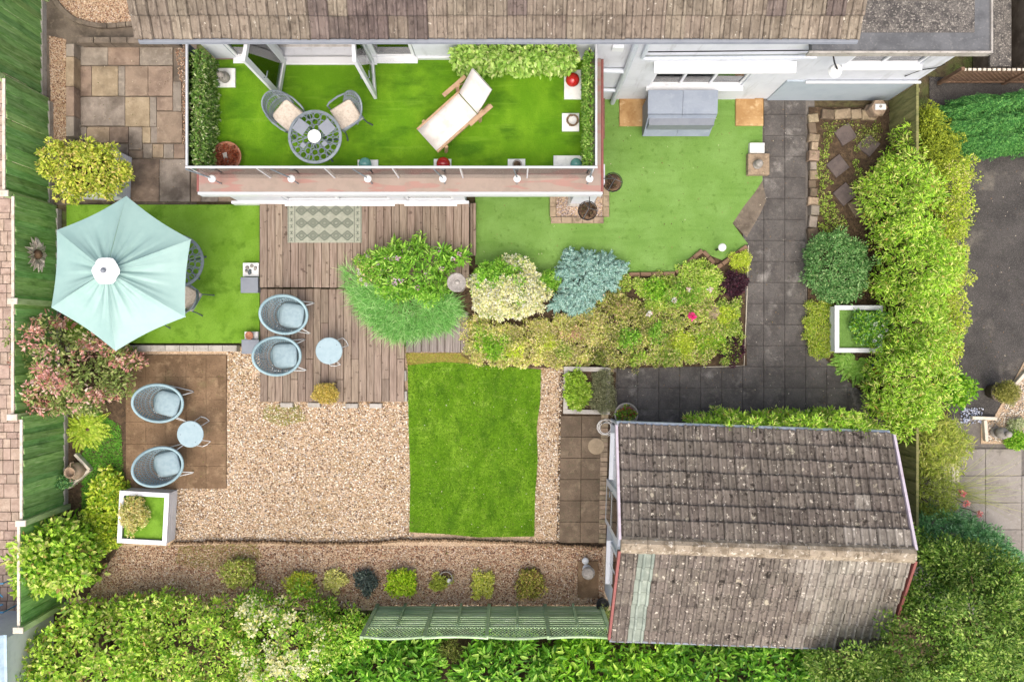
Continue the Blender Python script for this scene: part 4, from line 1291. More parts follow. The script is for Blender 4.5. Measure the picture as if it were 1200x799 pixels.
rf2 = thing('board_fence', 'low olive board fence standing inside the golden hedge', 'fence', (8.05, 1, 0))
y = 5.10; k = 0
while y > -4.4:
    hh = 1.12 if (y > 3.55 or y < -1.7) else .8
    piece('fence_board', ((.008 if k % 2 else -.006), y - .06 - 1, .02), (.02, .122, hh), M['fence_olive'], rf2, .09, .003, .004, .01)
    y -= .12; k += 1
for yb in (5.0, 3.65, 1.4, -.4, -2.2, -4.0):
    piece('fence_post', (.05, yb - 1, -.04), (.08, .08, 1.16 if (yb > 3 or yb < -1.8) else .86), M['fence_olive'], rf2, 0, .008, 0, 0)
obj('top_rail', MB().box(-.026, .026, 2.7, 4.12, 1.165, 1.195, .006), M['fence_olive'], rf2)
obj('top_rail', MB().box(-.026, .026, -5.42, -2.7, 1.165, 1.195, .006), M['fence_olive'], rf2)

nt_ = thing('lattice_fence', 'weathered lattice fence with scalloped pale top beside the dark conifer', 'fence', (10.2, 5.5, 0))
for s in (1, -1):
    for k in range(-7, 26):
        xA = -1.05 + k * .1; xB = xA + s * .7
        t0 = max(0, ((-1.05 - xA) / (xB - xA))) if xB != xA else 0
        if s > 0:
            lo_, hi_ = max(0, (-1.05 - xA) / .7), min(1, (1.6 - xA) / .7)
        else:
            lo_, hi_ = max(0, (xA - 1.6) / .7), min(1, (xA + 1.05) / .7)
        if hi_ - lo_ > .08:
            p0 = Vector((xA + (xB - xA) * lo_, .005 * s, .1 + .72 * lo_)); p1 = Vector((xA + (xB - xA) * hi_, .005 * s, .1 + .72 * hi_))
            d = p1 - p0; pn = Vector((-d.z, 0, d.x)).normalized() * .022
            obj('lattice_lath', MB().obox(p0 - pn / 2, d, (0, .008, 0), pn), M['old_brown'], nt_)
for k in range(27):
    piece('scallop', (-1.02 + k * .1, 0, .83), (.07, .05, .03), M['fence_pale'], nt_, 0, .01, .02, .01)
for x in (-1.08, .3, 1.62):
    piece('fence_post', (x, 0, -.04), (.07, .07, .95), M['old_brown'], nt_, 0, .008, 0, 0)
obj('bottom_rail', MB().box(-1.04, 1.58, -.02, .02, .05, .1), M['old_brown'], nt_)

# neighbour's outbuilding strip at the top right: grit-topped wall and dark felt deck
nw = thing('garden_wall', 'grit topped concrete wall beside the flat roof', 'wall', (10.0, 7, 0))
obj('wall_body', MB().box(-.16, .2, -1.35, 4, 0, .62), M['concrete_dark'], nw)
obj('coping', MB().box(-.2, .24, -1.38, 4, .622, .68, .01), M['felt'], nw)
nd = thing('outbuilding', 'low dark brown felt roofed outbuilding beyond the grit topped wall', 'outbuilding', (11.5, 7, 0))
obj('wall', MB().box(-1.0, 1.4, -1.3, 4, 0, 1.0), M['concrete_dark'], nd)
obj('roof', MB().box(-1.06, 1.5, -1.4, 4.1, 1.002, 1.1, .02), M['bark'], nd)
for k in range(5):
    obj('felt_joint', MB().box(-1.05, 1.49, -1.2 + k * .9, -1.16 + k * .9, 1.101, 1.112), M['dark_in'], nd)

# ---------------------------------------------------------------- furniture
def tub_chair(label, group):
    root = thing('tub_chair', label, 'chair', group=group)
    def rim(t):  # t = 0 at the back
        k = ((math.cos(t) + 1) / 2) ** 1.25
        return Vector((-.41 * math.cos(t) - .02, .385 * math.sin(t), .37 + .50 * k))
    def low(t):
        return Vector((-.25 * math.cos(t) + .02, .26 * math.sin(t), .27))
    def wall(t, v):
        a = low(t); b = rim(t)
        p = a.lerp(b, v)
        bul = .05 * math.sin(math.pi * v)
        return Vector((p.x - bul * math.cos(t), p.y + bul * math.sin(t), p.z))
    mb = MB()
    ns = 46
    for s in (1, -1):
        for k in range(ns):
            t0 = 2 * math.pi * k / ns
            mb.tube([wall(t0 + s * .55 * v, v) for v in (0, .2, .4, .6, .8, 1)], .0085, 3, caps=False)
    for v in (.18, .36, .52, .66, .8, .92):
        mb.tube([wall(2 * math.pi * k / 32, v) for k in range(32)], .008, 3, closed=True)
    obj('woven_shell', mb, M['blue'], root)
    obj('rim', MB().tube([rim(2 * math.pi * k / 40) for k in range(40)], .030, 8, closed=True), M['blue_rim'], root, True)
    obj('seat_base', MB().lathe([(.24, .24), (.275, .27), (.275, .30)], 24, (.02, 0, 0)), M['blue'], root)
    cu = MB()
    pr = [(.20, .30), (.245, .325), (.25, .37), (.235, .405), (.15, .42), (.03, .424)]
    v = []; f = []
    nn = 28
    for r_, z_ in pr:
        for k in range(nn):
            t = 2 * math.pi * k / nn
            c, s = math.cos(t), math.sin(t)
            q = (abs(c) ** 5 + abs(s) ** 5) ** (-1 / 5)
            v.append((.07 + r_ * q * c, r_ * q * s, z_))
    for i in range(len(pr) - 1):
        for k in range(nn):
            f.append((i * nn + k, i * nn + (k + 1) % nn, (i + 1) * nn + (k + 1) % nn, (i + 1) * nn + k))
    f.append(tuple((len(pr) - 1) * nn + k for k in range(nn)))
    cu.add(v, f)
    obj('cushion', cu, M['blue_cushion'], root, True)
    for s in (1, -1):
        obj('leg_frame', MB().tube([(-.22, s * .18, .27), (-.30, s * .30, .03), (-.28, s * .31, .012), (.38, s * .33, .012), (.41, s * .32, .03), (.30, s * .24, .29)], .011, 6), M['white_wire'], root, True)
    return root


dk = 'blue tub chairs'
c1 = tub_chair('pale blue woven tub chair on the lower deck beside the raised step', dk)
q = P(341, 369, LD + .42); c1.location = (q.x - .07, q.y, LD); c1.rotation_euler.z = math.radians(-8)
for (px_, py_, z, ang, lab) in ((333, 417, LD, 2, 'pale blue woven tub chair on the lower deck near the gravel'),
                                (195, 472, .024, -15, 'pale blue woven tub chair on the brown patio beside the pink leaved shrub'),
                                (195, 545, .024, 14, 'pale blue woven tub chair on the brown patio touching the white planter')):
    q = P(px_, py_, z + .42)
    dup(c1, (q.x - .07, q.y, z), math.radians(ang), lab)


def side_table(label):
    root = thing('side_table', label, 'table', group='round blue side tables')
    obj('table_top', MB().lathe([(.10, .42), (.262, .422), (.275, .432), (.275, .448), (.262, .455), (.02, .455)], 32), M['blue_top'], root)
    for k in range(3):
        a = k * 2.094 + .3
        u = Vector((math.cos(a), math.sin(a), 0)); w = Vector((-u.y, u.x, 0))
        pts = [u * .2 - w * .09 + Vector((0, 0, .43)), u * .31 - w * .10 + Vector((0, 0, .012)), u * .33 + Vector((0, 0, .012)), u * .31 + w * .10 + Vector((0, 0, .012)), u * .2 + w * .09 + Vector((0, 0, .43))]
        obj('leg', MB().tube(pts, .009, 6), M['white_wire'], root)
        obj('bolt', MB().ball(u * .2 + Vector((0, 0, .456)), .010, 6, 4), M['iron'], root)
    return root


t1 = side_table('round pale blue side table on the lower deck')
q = P(385.5, 411, LD + .45); t1.location = (q.x, q.y, LD); t1.rotation_euler.z = .35
q = P(223, 508.5, .47); dup(t1, (q.x, q.y, .026), .8, 'round pale blue side table on the brown patio')


def bistro_chair(label):
    root = thing('cast_metal_chair', label, 'chair', group='cast metal garden chairs')
    mb = MB()
    arc = [(-.21 * math.cos(t) - .02, .235 * math.sin(t)) for t in [math.radians(a) for a in range(-80, 81, 10)]]
    obj('seat_frame', MB().tube([(-.2, -.2, .43), (.22, -.22, .43), (.22, .22, .43), (-.2, .2, .43)], .016, 6, closed=True).box(-.2, .21, -.2, .2, .425, .438), M['iron'], root)
    top = [Vector((x - .10, y * 1.05, .60 + .30 * math.cos(math.radians(a)) ** .7)) for (x, y), a in zip(arc, range(-80, 81, 10))]
    obj('back_frame', MB().tube([Vector((arc[0][0], arc[0][1], .43))] + top + [Vector((arc[-1][0], arc[-1][1], .43))], .016, 6), M['iron'], root)
    lat = MB()
    for k in range(1, len(arc) - 1):
        b = Vector((arc[k][0] + .02, arc[k][1], .45))
        for j in (-2, 0, 2):
            kk = min(max(k + j, 0), len(arc) - 1)
            m = b.lerp(top[kk], .5) + Vector((-.02, 0, 0))
            lat.tube([b, m, top[kk]], .0065, 4)
    for vv in (.35, .65):
        lat.tube([Vector((arc[k][0], arc[k][1], .45)).lerp(top[k], vv) for k in range(len(arc))], .007, 4)
    obj('back_lattice', lat, M['iron'], root)
    for s in (1, -1):
        obj('armrest', MB().tube([(-.2, s * .25, .66), (-.02, s * .275, .67), (.16, s * .265, .66), (.22, s * .25, .62), (.21, s * .235, .44)], [.014, .018, .018, .015, .012], 6), M['iron'], root)
        for x, ox in ((.2, .06), (-.19, -.08)):
            obj('leg', MB().tube([(x, s * .2, .43), (x + ox * .3, s * .22, .2), (x + ox, s * .25, .0)], [.014, .012, .016], 6), M['iron_dark'], root)
    cu = MB().box(-.19, .23, -.21, .21, .44, .505, .022)
    obj('cushion', cu, M['beige'], root)
    return root


def bistro_table(label, r=.465, mats=True):
    root = thing('cast_metal_table', label, 'table', group='round cast metal tables')
    tp = MB()
    tp.lathe([(r - .05, .70), (r, .705), (r, .73), (r - .045, .735), (r - .05, .70)], 40, cap=False)
    tp.tube([(.10 * math.cos(t), .10 * math.sin(t), .715) for t in [k * .3927 for k in range(16)]], .014, 5, closed=True)
    obj('table_top', tp, M['iron'], root)
    lat = MB()
    for ring, n_, rr in ((.165, 9, .055), (.265, 14, .058), (.365, 19, .058)):
        s = r / .465
        for k in range(n_):
            a = 2 * math.pi * (k + .5 * (ring > .2)) / n_
            cx, cy = ring * s * math.cos(a), ring * s * math.sin(a)
            lat.tube([(cx + rr * s * math.cos(t), cy + rr * s * math.sin(t), .716) for t in [j * .7854 for j in range(8)]], .0085, 4, closed=True)
    for k in range(12):
        a = k * math.pi / 6
        lat.tube([(.1 * math.cos(a), .1 * math.sin(a), .712), ((r - .04) * math.cos(a + .25), (r - .04) * math.sin(a + .25), .712)], .008, 4)
    obj('top_lattice', lat, M['iron'], root)
    for k in range(4):
        a = k * math.pi / 2 + .5
        u = Vector((math.cos(a), math.sin(a), 0))
        obj('leg', MB().tube([u * .2 + Vector((0, 0, .70)), u * .10 + Vector((0, 0, .45)), u * .12 + Vector((0, 0, .25)), u * .30 + Vector((0, 0, .0))], [.014, .016, .014, .018], 6), M['iron_dark'], root)
    return root


ch1 = bistro_chair('cast metal chair with beige cushion beside the open glazed door hinged near the leaf screen')
q = P(336, 134, BZ + .5); ch1.location = (q.x, q.y, BZ + .022); ch1.rotation_euler.z = math.radians(-40)
q = P(407, 133.5, BZ + .5); ch2 = dup(ch1, (q.x, q.y, BZ + .022), math.radians(212), 'cast metal chair with beige cushion between balcony table and sun lounger')
q = P(222, 349, TZ + .5); dup(ch1, (q.x - .04, q.y, TZ), math.radians(150), 'cast metal chair with beige cushion half under the parasol')
q = P(176, 366, TZ + .5); dup(ch1, (q.x, q.y, TZ), math.radians(78), 'cast metal chair hidden under the parasol with only its feet showing')
tb1 = bistro_table('round cast metal table with place mats on the balcony')
q = P(369, 160.5, BZ + .75); tb1.location = (q.x, q.y, BZ + .022)
tz_ = BZ + .022 + .737
for (dx, dy, s, lab) in ((-.24, .17, .22, 'grey square place mat on the balcony table beside the door side chair'), (.21, .16, .22, 'grey square place mat on the balcony table beside the lounger side chair'),
                         (-.20, -.15, .085, 'small grey coaster on the balcony table by the rusty bowl side'), (.17, -.12, .085, 'small grey coaster on the balcony table by the lounger side')):
    o = tag(obj('place_mat' if s > .1 else 'coaster', MB().box(-s / 2, s / 2, -s / 2, s / 2, 0, .008, .002), M['grey']), lab, 'place mat' if s > .1 else 'coaster')
    o.location = (q.x + dx, q.y + dy, tz_); o.rotation_euler.z = math.radians(-35 if dx < 0 else 40)
o = thing('candle_dish', 'round white candle dish in the middle of the balcony table', 'dish', (q.x, q.y, tz_))
obj('dish', MB().lathe([(.04, 0), (.085, .012), (.115, .035), (.108, .036), (.08, .02), (.005, .016)], 24), M['cap_white'], o, True)
obj('candle', MB().lathe([(.05, .017), (.05, .06), (.012, .062), (.005, .058)], 16), M['petal_white'], o)
tb2 = dup(tb1, None, None, 'round cast metal table partly under the aqua parasol')
q = P(207, 306, TZ + .75); tb2.location = (q.x, q.y, TZ); tb2.scale = (1.16, 1.16, 1)

# sun lounger
lo = thing('sun_lounger', 'white canvas sun lounger with raised back and teak frame on the balcony', 'sun lounger')
lo.location = (-1.508, 3.56, BZ + .022); lo.rotation_euler.z = math.radians(42)
W2 = .245
for s in (1, -1):
    obj('side_rail', MB().box(.0, 1.25, s * (W2 + .02) - .02, s * (W2 + .02) + .02, .27, .33, .005), M['teak'], lo)
    obj('armrest', MB().obox((.72, s * (W2 + .10) - .035, .50), (.52, 0, -.03), (0, .07, 0), (0, 0, .025)), M['teak'], lo)
    for x in (.12, .95): obj('leg', MB().obox((x, s * (W2 + .06) - .02, 0), (.05, 0, 0), (0, .04, 0), (.04, 0, .50 if x > .5 else .3)), M['teak'], lo)
    obj('back_strut', MB().tube([(1.22, s * (W2 + .05), .30), (1.05, s * (W2 + .05), .52)], .014, 6), M['teak'], lo)
v = []; f = []
prof = [(0, .335), (.25, .322), (.5, .318), (.75, .325), (.97, .338)]
mb = MB()
for (pr, nm) in ((prof, 'seat_canvas'), ([(.985, .345), (1.08, .50), (1.20, .70), (1.32, .90), (1.34, .915)], 'back_canvas')):
    n_ = len(pr)
    vv = []
    for off in (0, -.035):
        for (x, z) in pr:
            for y in (-W2, -W2 * .5, 0, W2 * .5, W2):
                vv.append((x + (.02 if off else 0) * (nm == 'back_canvas'), y, z + off - .012 * (1 - (y / W2) ** 2)))
    ff = []
    for i in range(n_ - 1):
        for j in range(4):
            a = i * 5 + j
            ff.append((a, a + 5, a + 6, a + 1)); b = n_ * 5 + a; ff.append((b, b + 1, b + 6, b + 5))
        ff.append((i * 5, n_ * 5 + i * 5, n_ * 5 + i * 5 + 5, i * 5 + 5)); ff.append((i * 5 + 4, i * 5 + 9, n_ * 5 + i * 5 + 9, n_ * 5 + i * 5 + 4))
    ff.append(tuple(range(4, -1, -1)) + tuple(range(n_ * 5, n_ * 5 + 5)))
    ff.append(tuple(range((n_ - 1) * 5, n_ * 5)) + tuple(range(2 * n_ * 5 - 1, 2 * n_ * 5 - 6, -1)))
    obj(nm, MB().add(vv, ff), M['canvas'], lo, True)

# parasol
pa = thing('parasol', 'six sided pale aqua garden parasol with white vent cap', 'parasol', (-7.31, 1.26, TZ))
RIM, HUB, RR = 1.93, 2.46, 1.45
obj('pole', MB().tube([(0, 0, .05), (0, 0, HUB + .02)], .024, 10), M['white_wire'], pa)
obj('base', MB().lathe([(.26, 0), (.27, .04), (.20, .07), (.05, .09), (.04, .30)], 24), M['grey'], pa)
hexa = [math.radians(86 + 60 * k) for k in range(6)]
for k in range(6):
    a0, a1 = hexa[k], hexa[(k + 1) % 6] + (2 * math.pi if k == 5 else 0)
    e0 = Vector((RR * math.cos(a0), RR * math.sin(a0), RIM)); e1 = Vector((RR * math.cos(a1), RR * math.sin(a1), RIM))
    h0 = Vector((0, 0, HUB))
    nu, nv_ = 28, 14
    vv = []; ff = []
    ph = uni(0, 6)
    for i in range(nv_ + 1):
        v_ = i / nv_
        for j in range(nu + 1):
            u_ = j / nu
            ed = e0.lerp(e1, u_)
            sc = 1 - .035 * math.sin(math.pi * u_)
            p = h0.lerp(Vector((ed.x * sc, ed.y * sc, ed.z)), v_)
            env = math.sin(math.pi * min(1, v_ * 1.05)) ** .8
            p.z += -.05 * math.sin(math.pi * u_) * env
            p.z += .030 * math.sin(6 * math.pi * u_ + ph) * math.exp(-((v_ - .32) / .3) ** 2) * math.sin(math.pi * u_) + .010 * math.sin(17 * math.pi * u_ + ph) * env * (1.1 - v_)
            p.z += .020 * math.exp(-((u_) / .05) ** 2) * env + .020 * math.exp(-((1 - u_) / .05) ** 2) * env
            vv.append(p)
    for i in range(nv_):
        for j in range(nu):
            a = i * (nu + 1) + j
            ff.append((a, a + nu + 1, a + nu + 2, a + 1))
    obj('canopy_panel', MB().add(vv, ff), M['parasol'], pa, True)
    obj('rib', MB().tube([(0, 0, HUB - .03), e0 + Vector((0, 0, -.02))], .010, 5), M['white_wire'], pa)
    obj('strut', MB().tube([(0, 0, RIM - .15), Vector((0, 0, HUB - .03)).lerp(e0, .5) + Vector((0, 0, -.012))], .008, 5), M['white_wire'], pa)
cp = MB()
vv = [(0, 0, HUB + .10)]; n_ = 24
for rr, z_ in ((.09, .085), (.17, .055), (.245, .028)):
    for k in range(n_):
        t = 2 * math.pi * k / n_
        vv.append((rr * math.cos(t) * (1 + .05 * math.cos(6 * t)), rr * math.sin(t) * (1 + .05 * math.cos(6 * t)), HUB + z_ + (.012 * math.sin(9 * t) if rr > .1 else 0)))
ff = [(0, 1 + k, 1 + (k + 1) % n_) for k in range(n_)]
for rg in range(2):
    b = 1 + rg * n_
    ff += [(b + k, b + n_ + k, b + n_ + (k + 1) % n_, b + (k + 1) % n_) for k in range(n_)]
obj('vent_cap', MB().add(vv, ff), M['cap_white'], pa, True)
obj('finial', MB().lathe([(.02, .08), (.045, .10), (.05, .13), (.035, .16), (.005, .17)], 14, (0, 0, HUB)), M['grey'], pa, True)

# ---------------------------------------------------------------- balcony ornaments
def white_slab(x0, y0, x1, y1, label, z=BZ + .022, t=.045):
    a = P(x0, y0, z); b = P(x1, y1, z)
    o = tag(obj('white_slab', MB().box(-(b.x - a.x) / 2, (b.x - a.x) / 2, -(a.y - b.y) / 2, (a.y - b.y) / 2, 0, t, .006), M['marble']), label, 'slab', 'white slabs on the balcony')
    o.location = ((a.x + b.x) / 2, (a.y + b.y) / 2, z)
    return z + t


def glazed_ball(px_, py_, z, r, m, label):
    q = P(px_, py_, z + r)
    o = thing('glazed_ball', label, 'ball', (q.x, q.y, z), group='glazed balls on the balcony')
    obj('ball', MB().ball((0, 0, r + .01), r, 24, 16), m, o, True)
    obj('foot_ring', MB().lathe([(r * .45, 0), (r * .5, .02), (r * .4, .03)], 16), M['stone_grey'], o)


def stone_pot(px_, py_, z, r, label, fillm='soil'):
    q = P(px_, py_, z + r)
    o = thing('stone_bowl', label, 'bowl', (q.x, q.y, z))
    obj('bowl', MB().lathe([(r * .5, 0), (r * .8, r * .5), (r, r * 1.1), (r * 1.02, r * 1.25), (r * .84, r * 1.25), (r * .75, r * .9), (.01, r * .85)], 20), M['stone_grey'], o, True)
    obj('filling', MB().lathe([(r * .76, r * .98), (r * .4, r * 1.06), (.005, r * 1.1)], 14), M[fillm], o)


zt = white_slab(254, 81, 276.5, 103, 'white square slab beside the left leaf screen and open door')
q = P(262, 90, zt + .1)
o = thing('stone_owl', 'small round grey stone figure on the white slab near the doors', 'ornament', (q.x, q.y, zt))
obj('body', MB().lathe([(.05, 0), (.095, .03), (.10, .10), (.07, .16), (.06, .17)], 16), M['stone_grey'], o, True)
obj('head', MB().ball((0, -.01, .22), .068, 14, 10), M['stone_grey'], o, True)
for s in (1, -1):
    obj('ear', MB().lathe([(.022, 0), (.004, .05)], 8, (s * .04, 0, .265)), M['stone_grey'], o)
    obj('eye', MB().ball((s * .025, -.07, .235), .012, 8, 6), M['black'], o)
zt = white_slab(661, 83, 681, 117, 'long white slab under the red ball by the leafy screen')
glazed_ball(671, 94, zt, .125, M['red_glaze'], 'glossy red ball on the long white slab by the leafy screen')
zt = white_slab(658.5, 133.5, 678.5, 154.5, 'white square slab under the twig wreath')
q = P(671, 141, zt + .05)
o = thing('twig_wreath', 'grey brown twig wreath lying on a white slab', 'wreath', (q.x, q.y, zt))
for j in range(7):
    obj('twig', MB().tube([((.095 + uni(-.012, .012)) * math.cos(t), (.095 + uni(-.012, .012)) * math.sin(t), .03 + uni(0, .045)) for t in [k * .4189 + j for k in range(15)]], .013, 5, closed=True), M['wicker'], o)
zt = white_slab(648.5, 183, 685, 204, 'wide white slab under the teal ball in the balcony corner')
glazed_ball(675, 192.5, zt, .105, M['teal_glaze'], 'glossy teal ball on the wide white slab in the balcony corner')
zt = white_slab(595, 187, 615.5, 204, 'white square slab under the grey bowl at the glass')
stone_pot(606, 193, zt, .085, 'small grey stone bowl on a white slab at the glass')
zt = white_slab(508.5, 187, 529, 205, 'white square slab under the red ball at the glass')
glazed_ball(519.5, 192.5, zt, .125, M['red_glaze'], 'glossy red ball on a white slab at the glass balustrade')
zt = white_slab(419.5, 188, 443.5, 205.5, 'white square slab under the teal ball near the bistro table')
glazed_ball(428, 192.5, zt, .115, M['teal_glaze'], 'glossy teal ball on a white slab near the bistro table')
# bracket lamps along the balustrade
for i, px_ in enumerate((248.5, 341.5, 431, 519, 606, 691)):
    q = P(px_, 209.5, 2.95)
    o = thing('bracket_lamp', 'white globe lamp on the balustrade ' + ('beside the rusty bowl planter', 'below the round metal table', 'below the teal ball near the metal table', 'below the red ball', 'below the grey stone bowl', 'at the corner above the pebble bed')[i], 'lamp', (q.x, q.y, BZ), group='globe lamps along the balustrade')
    dx = -.30 + .06 * i
    obj('bracket', MB().tube([(dx, gy - .03 - q.y, RT_Z - BZ), (0, 0, .52)], .012, 6), M['iron'], o)
    obj('globe', MB().ball((0, 0, .45), .068, 18, 12), M['lamp_white'], o, True)
    obj('stem', MB().tube([(0, 0, .0), (0, 0, .39)], .012, 6), M['iron'], o)
# rusty bowl planter
q = P(265, 183, BZ + .2)
o = thing('bowl_planter', 'round planter of rust coloured sedum at the end of the leaf screen', 'planter', (q.x, q.y, BZ + .022))
obj('bowl', MB().lathe([(.16, 0), (.25, .10), (.27, .17), (.25, .17), (.22, .13), (.01, .13)], 24), M['terracotta'], o, True)
Cc = np.array([[.20 * math.sqrt(uni(0, 1)) * math.cos(t), .20 * math.sqrt(uni(0, 1)) * math.sin(t), .17] for t in [uni(0, 6.28) for _ in range(40)]])
v, f, c = clump_leaves(Cc, np.full(40, .045), 22, .035, .022, [(4, (140, 74, 48)), (3, (110, 58, 40)), (1, (170, 104, 70))], up=.5)
link('foliage', raw_mesh('foliage', v, f, c, M['leaf']), o)
obj('marker', MB().obox((-.03, -.12, .16), (.07, .02, 0), (-.02, .16, .05), (0, 0, .012)), M['stone_grey'], o)

# ---------------------------------------------------------------- deck and terrace things
a = P(337, 238.5, UD); b = P(424, 284.5, UD)
rg = thing('outdoor_rug', 'grey green patterned rug on the raised deck', 'rug', ((a.x + b.x) / 2, (a.y + b.y) / 2, UD + .004))
rw_, rh_ = (b.x - a.x) / 2, (a.y - b.y) / 2
obj('rug_base', MB().box(-rw_, rw_, -rh_, rh_, 0, .008, .002), M['rug'], rg)
pt = MB()
for s in (1, -1):
    for xx in (.80, .98):
        pt.box(s * rw_ * xx - .006, s * rw_ * xx + .006, -rh_ * .98, rh_ * .98, .009, .011)
    for k in range(6):
        y_ = -rh_ + (k + .5) * rh_ / 3
        pt.box(s * rw_ * .89 - .03, s * rw_ * .89 + .03, y_ - .03, y_ - .018, .009, .011).box(s * rw_ * .89 - .03, s * rw_ * .89 + .03, y_ + .02, y_ + .032, .009, .011)
        pt.box(s * rw_ * .89 - .012, s * rw_ * .89 + .012, y_ - .012, y_ + .012, .009, .011)
for r_ in range(3):
    yc = (-1 + r_) * rh_ * .64
    for k in range(5):
        xc = (-2 + k) * rw_ * .31
        for sc in (1, .5):
            dd = [Vector((xc - rw_ * .15 * sc, yc, .0095)), Vector((xc, yc + rh_ * .24 * sc, .0095)), Vector((xc + rw_ * .15 * sc, yc, .0095)), Vector((xc, yc - rh_ * .24 * sc, .0095))]
            for i in range(4):
                p0, p1 = dd[i], dd[(i + 1) % 4]; d = p1 - p0; n_ = Vector((-d.y, d.x, 0)).normalized() * .022
                pt.obox(p0 - n_ / 2, d, n_, (0, 0, .002))
obj('rug_pattern', pt, M['rug_dark'], rg)

def cube_planter(x0, y0, x1, y1, h, label):
    a = P(x0, y0, TZ + h); b = P(x1, y1, TZ + h)
    o = thing('cube_block', label, 'block', ((a.x + b.x) / 2, (a.y + b.y) / 2, TZ - .004))
    w, d = (b.x - a.x) / 2, (a.y - b.y) / 2
    obj('body', MB().box(-w, w, -d, d, 0, h - .03), M['grey'], o)
    obj('lid', MB().box(-w - .012, w + .012, -d - .012, d + .012, h - .028, h, .006), M['grey'], o)
cube_planter(282.5, 325.5, 301.5, 342.5, .22, 'grey square block beside the pebble tray on the terrace turf')
cube_planter(283.5, 398.5, 302.5, 414, .22, 'grey square block beside the tray with the terracotta pot')
def tray(x0, y0, x1, y1, label):
    a = P(x0, y0, TZ + .1); b = P(x1, y1, TZ + .1)
    w, d = (b.x - a.x) / 2, (a.y - b.y) / 2
    o = thing('white_tray', label, 'tray', ((a.x + b.x) / 2, (a.y + b.y) / 2, TZ - .002))
    obj('tray_body', MB().box(-w, w, -d, d, 0, .10, .006), M['marble'], o)
    return o, w, d
o, w_, d_ = tray(284.5, 308, 303, 324, 'white tray of grey pebbles on the terrace turf')
for k in range(9):
    obj('pebble', MB().ball((uni(-w_ + .06, w_ - .06), uni(-d_ + .06, d_ - .06), .115), uni(.026, .045), 8, 6, .7), M['stone_grey' if k % 3 else 'iron_dark'], o, True)
o, w_, d_ = tray(286.5, 388.5, 302, 397.5, 'white tray holding a small terracotta pot at the terrace edge')
q = o.location
o2 = thing('terracotta_pot', 'small terracotta pot standing in a white tray', 'pot', (q.x, q.y, TZ + .1))
obj('pot', MB().lathe([(.05, 0), (.075, .10), (.085, .10), (.085, .13), (.07, .13), (.06, .10), (.005, .10)], 16), M['terracotta'], o2, True)
# cast metal sunflower on the fence
sf = thing('metal_sunflower', 'bleached metal sunflower hung on the green fence beside the parasol', 'wall ornament', (-9.60, 1.74, .98))
for k in range(20):
    a = 2 * math.pi * k / 20 + uni(-.06, .06)
    L_ = uni(.30, .40); w_ = .055
    rad = Vector((0, math.cos(a), math.sin(a))); tan = Vector((0, -math.sin(a), math.cos(a))); out = Vector((1, 0, 0))
    b0 = rad * .08 + out * .03; m = rad * L_ * .6 + out * (.07 + uni(0, .05)); t_ = rad * L_ + out * (.02 + uni(0, .06))
    th = out * .006
    vv = [b0 - tan * .02, b0 + tan * .02, m + tan * w_, t_, m - tan * w_]
    vv = vv + [p - th for p in vv]
    obj('petal', MB().add(vv, [(0, 1, 2, 3, 4), (9, 8, 7, 6, 5)] + [(i, 5 + i, 5 + (i + 1) % 5, (i + 1) % 5) for i in range(5)]), M['gold'], sf)
sc_ = obj('seed_head', MB().ball((.05, 0, 0), .10, 16, 10, 1.0), M['bark'], sf, True)

# ---------------------------------------------------------------- planters
def slat_planter(label, cx, cy, ang, sx, sy, h, z0=0.0, fillz=None, m='white_wood', fillm='turf_left'):
    o = thing('box_planter', label, 'planter', (cx, cy, z0), ang)
    for (x0, x1, y0, y1) in ((-sx, sx, -sy, -sy + .03), (-sx, sx, sy - .03, sy), (-sx, -sx + .03, -sy + .032, sy - .032), (sx - .03, sx, -sy + .032, sy - .032)):
        n_ = max(3, round(h / .11))
        for k in range(n_):
            zz = k * h / n_
            obj('slat', MB().box(x0, x1, y0, y1, zz + .004, zz + h / n_ - .004), M[m], o)
    for xx in (-1, 1):
        for yy in (-1, 1):
            obj('corner_post', MB().box(xx * (sx - .055) - .022, xx * (sx - .055) + .022, yy * (sy - .055) - .022, yy * (sy - .055) + .022, 0, h - .002), M[m], o)
    t = .075
    for (x0, x1, y0, y1) in ((-sx - .02, sx + .02, -sy - .02, -sy + t), (-sx - .02, sx + .02, sy - t, sy + .02), (-sx - .02, -sx + t, -sy + t + .001, sy - t - .001), (sx - t, sx + .02, -sy + t + .001, sy - t - .001)):
        obj('top_rail', MB().box(x0, x1, y0, y1, h + .001, h + .03, .005), M[m], o)
    obj('filling', MB().box(-sx + .078, sx - .078, -sy + .078, sy - .078, .05, (fillz or h - .05)), M[fillm], o)
    return o


a = P(140, 577, .45); b = P(196, 636, .45)
slat_planter('white slatted planter topped with turf beside the brown patio', (a.x + b.x) / 2, (a.y + b.y) / 2, math.radians(-3), (b.x - a.x) / 2, (a.y - b.y) / 2, .44)
slat_planter('white slatted planter of golden shrub by the sandstone yard', -8.66, 3.46, math.radians(-2), .54, .46, .62, 0, fillm='soil')
a = P(979, 359, .45); b = P(1033, 412, .45)
slat_planter('white slatted planter topped with turf in the bed by the golden hedge', (a.x + b.x) / 2, (a.y + b.y) / 2, 0, (b.x - a.x) / 2, (a.y - b.y) / 2, .44, fillm='turf')
a = P(661.5, 431, .3); b = P(714, 484, .3)
slat_planter('low pale framed planter of mixed herbs at the end of the slab path', (a.x + b.x) / 2, (a.y + b.y) / 2, math.radians(-1), (b.x - a.x) / 2, (a.y - b.y) / 2, .28, m='concrete', fillm='soil')

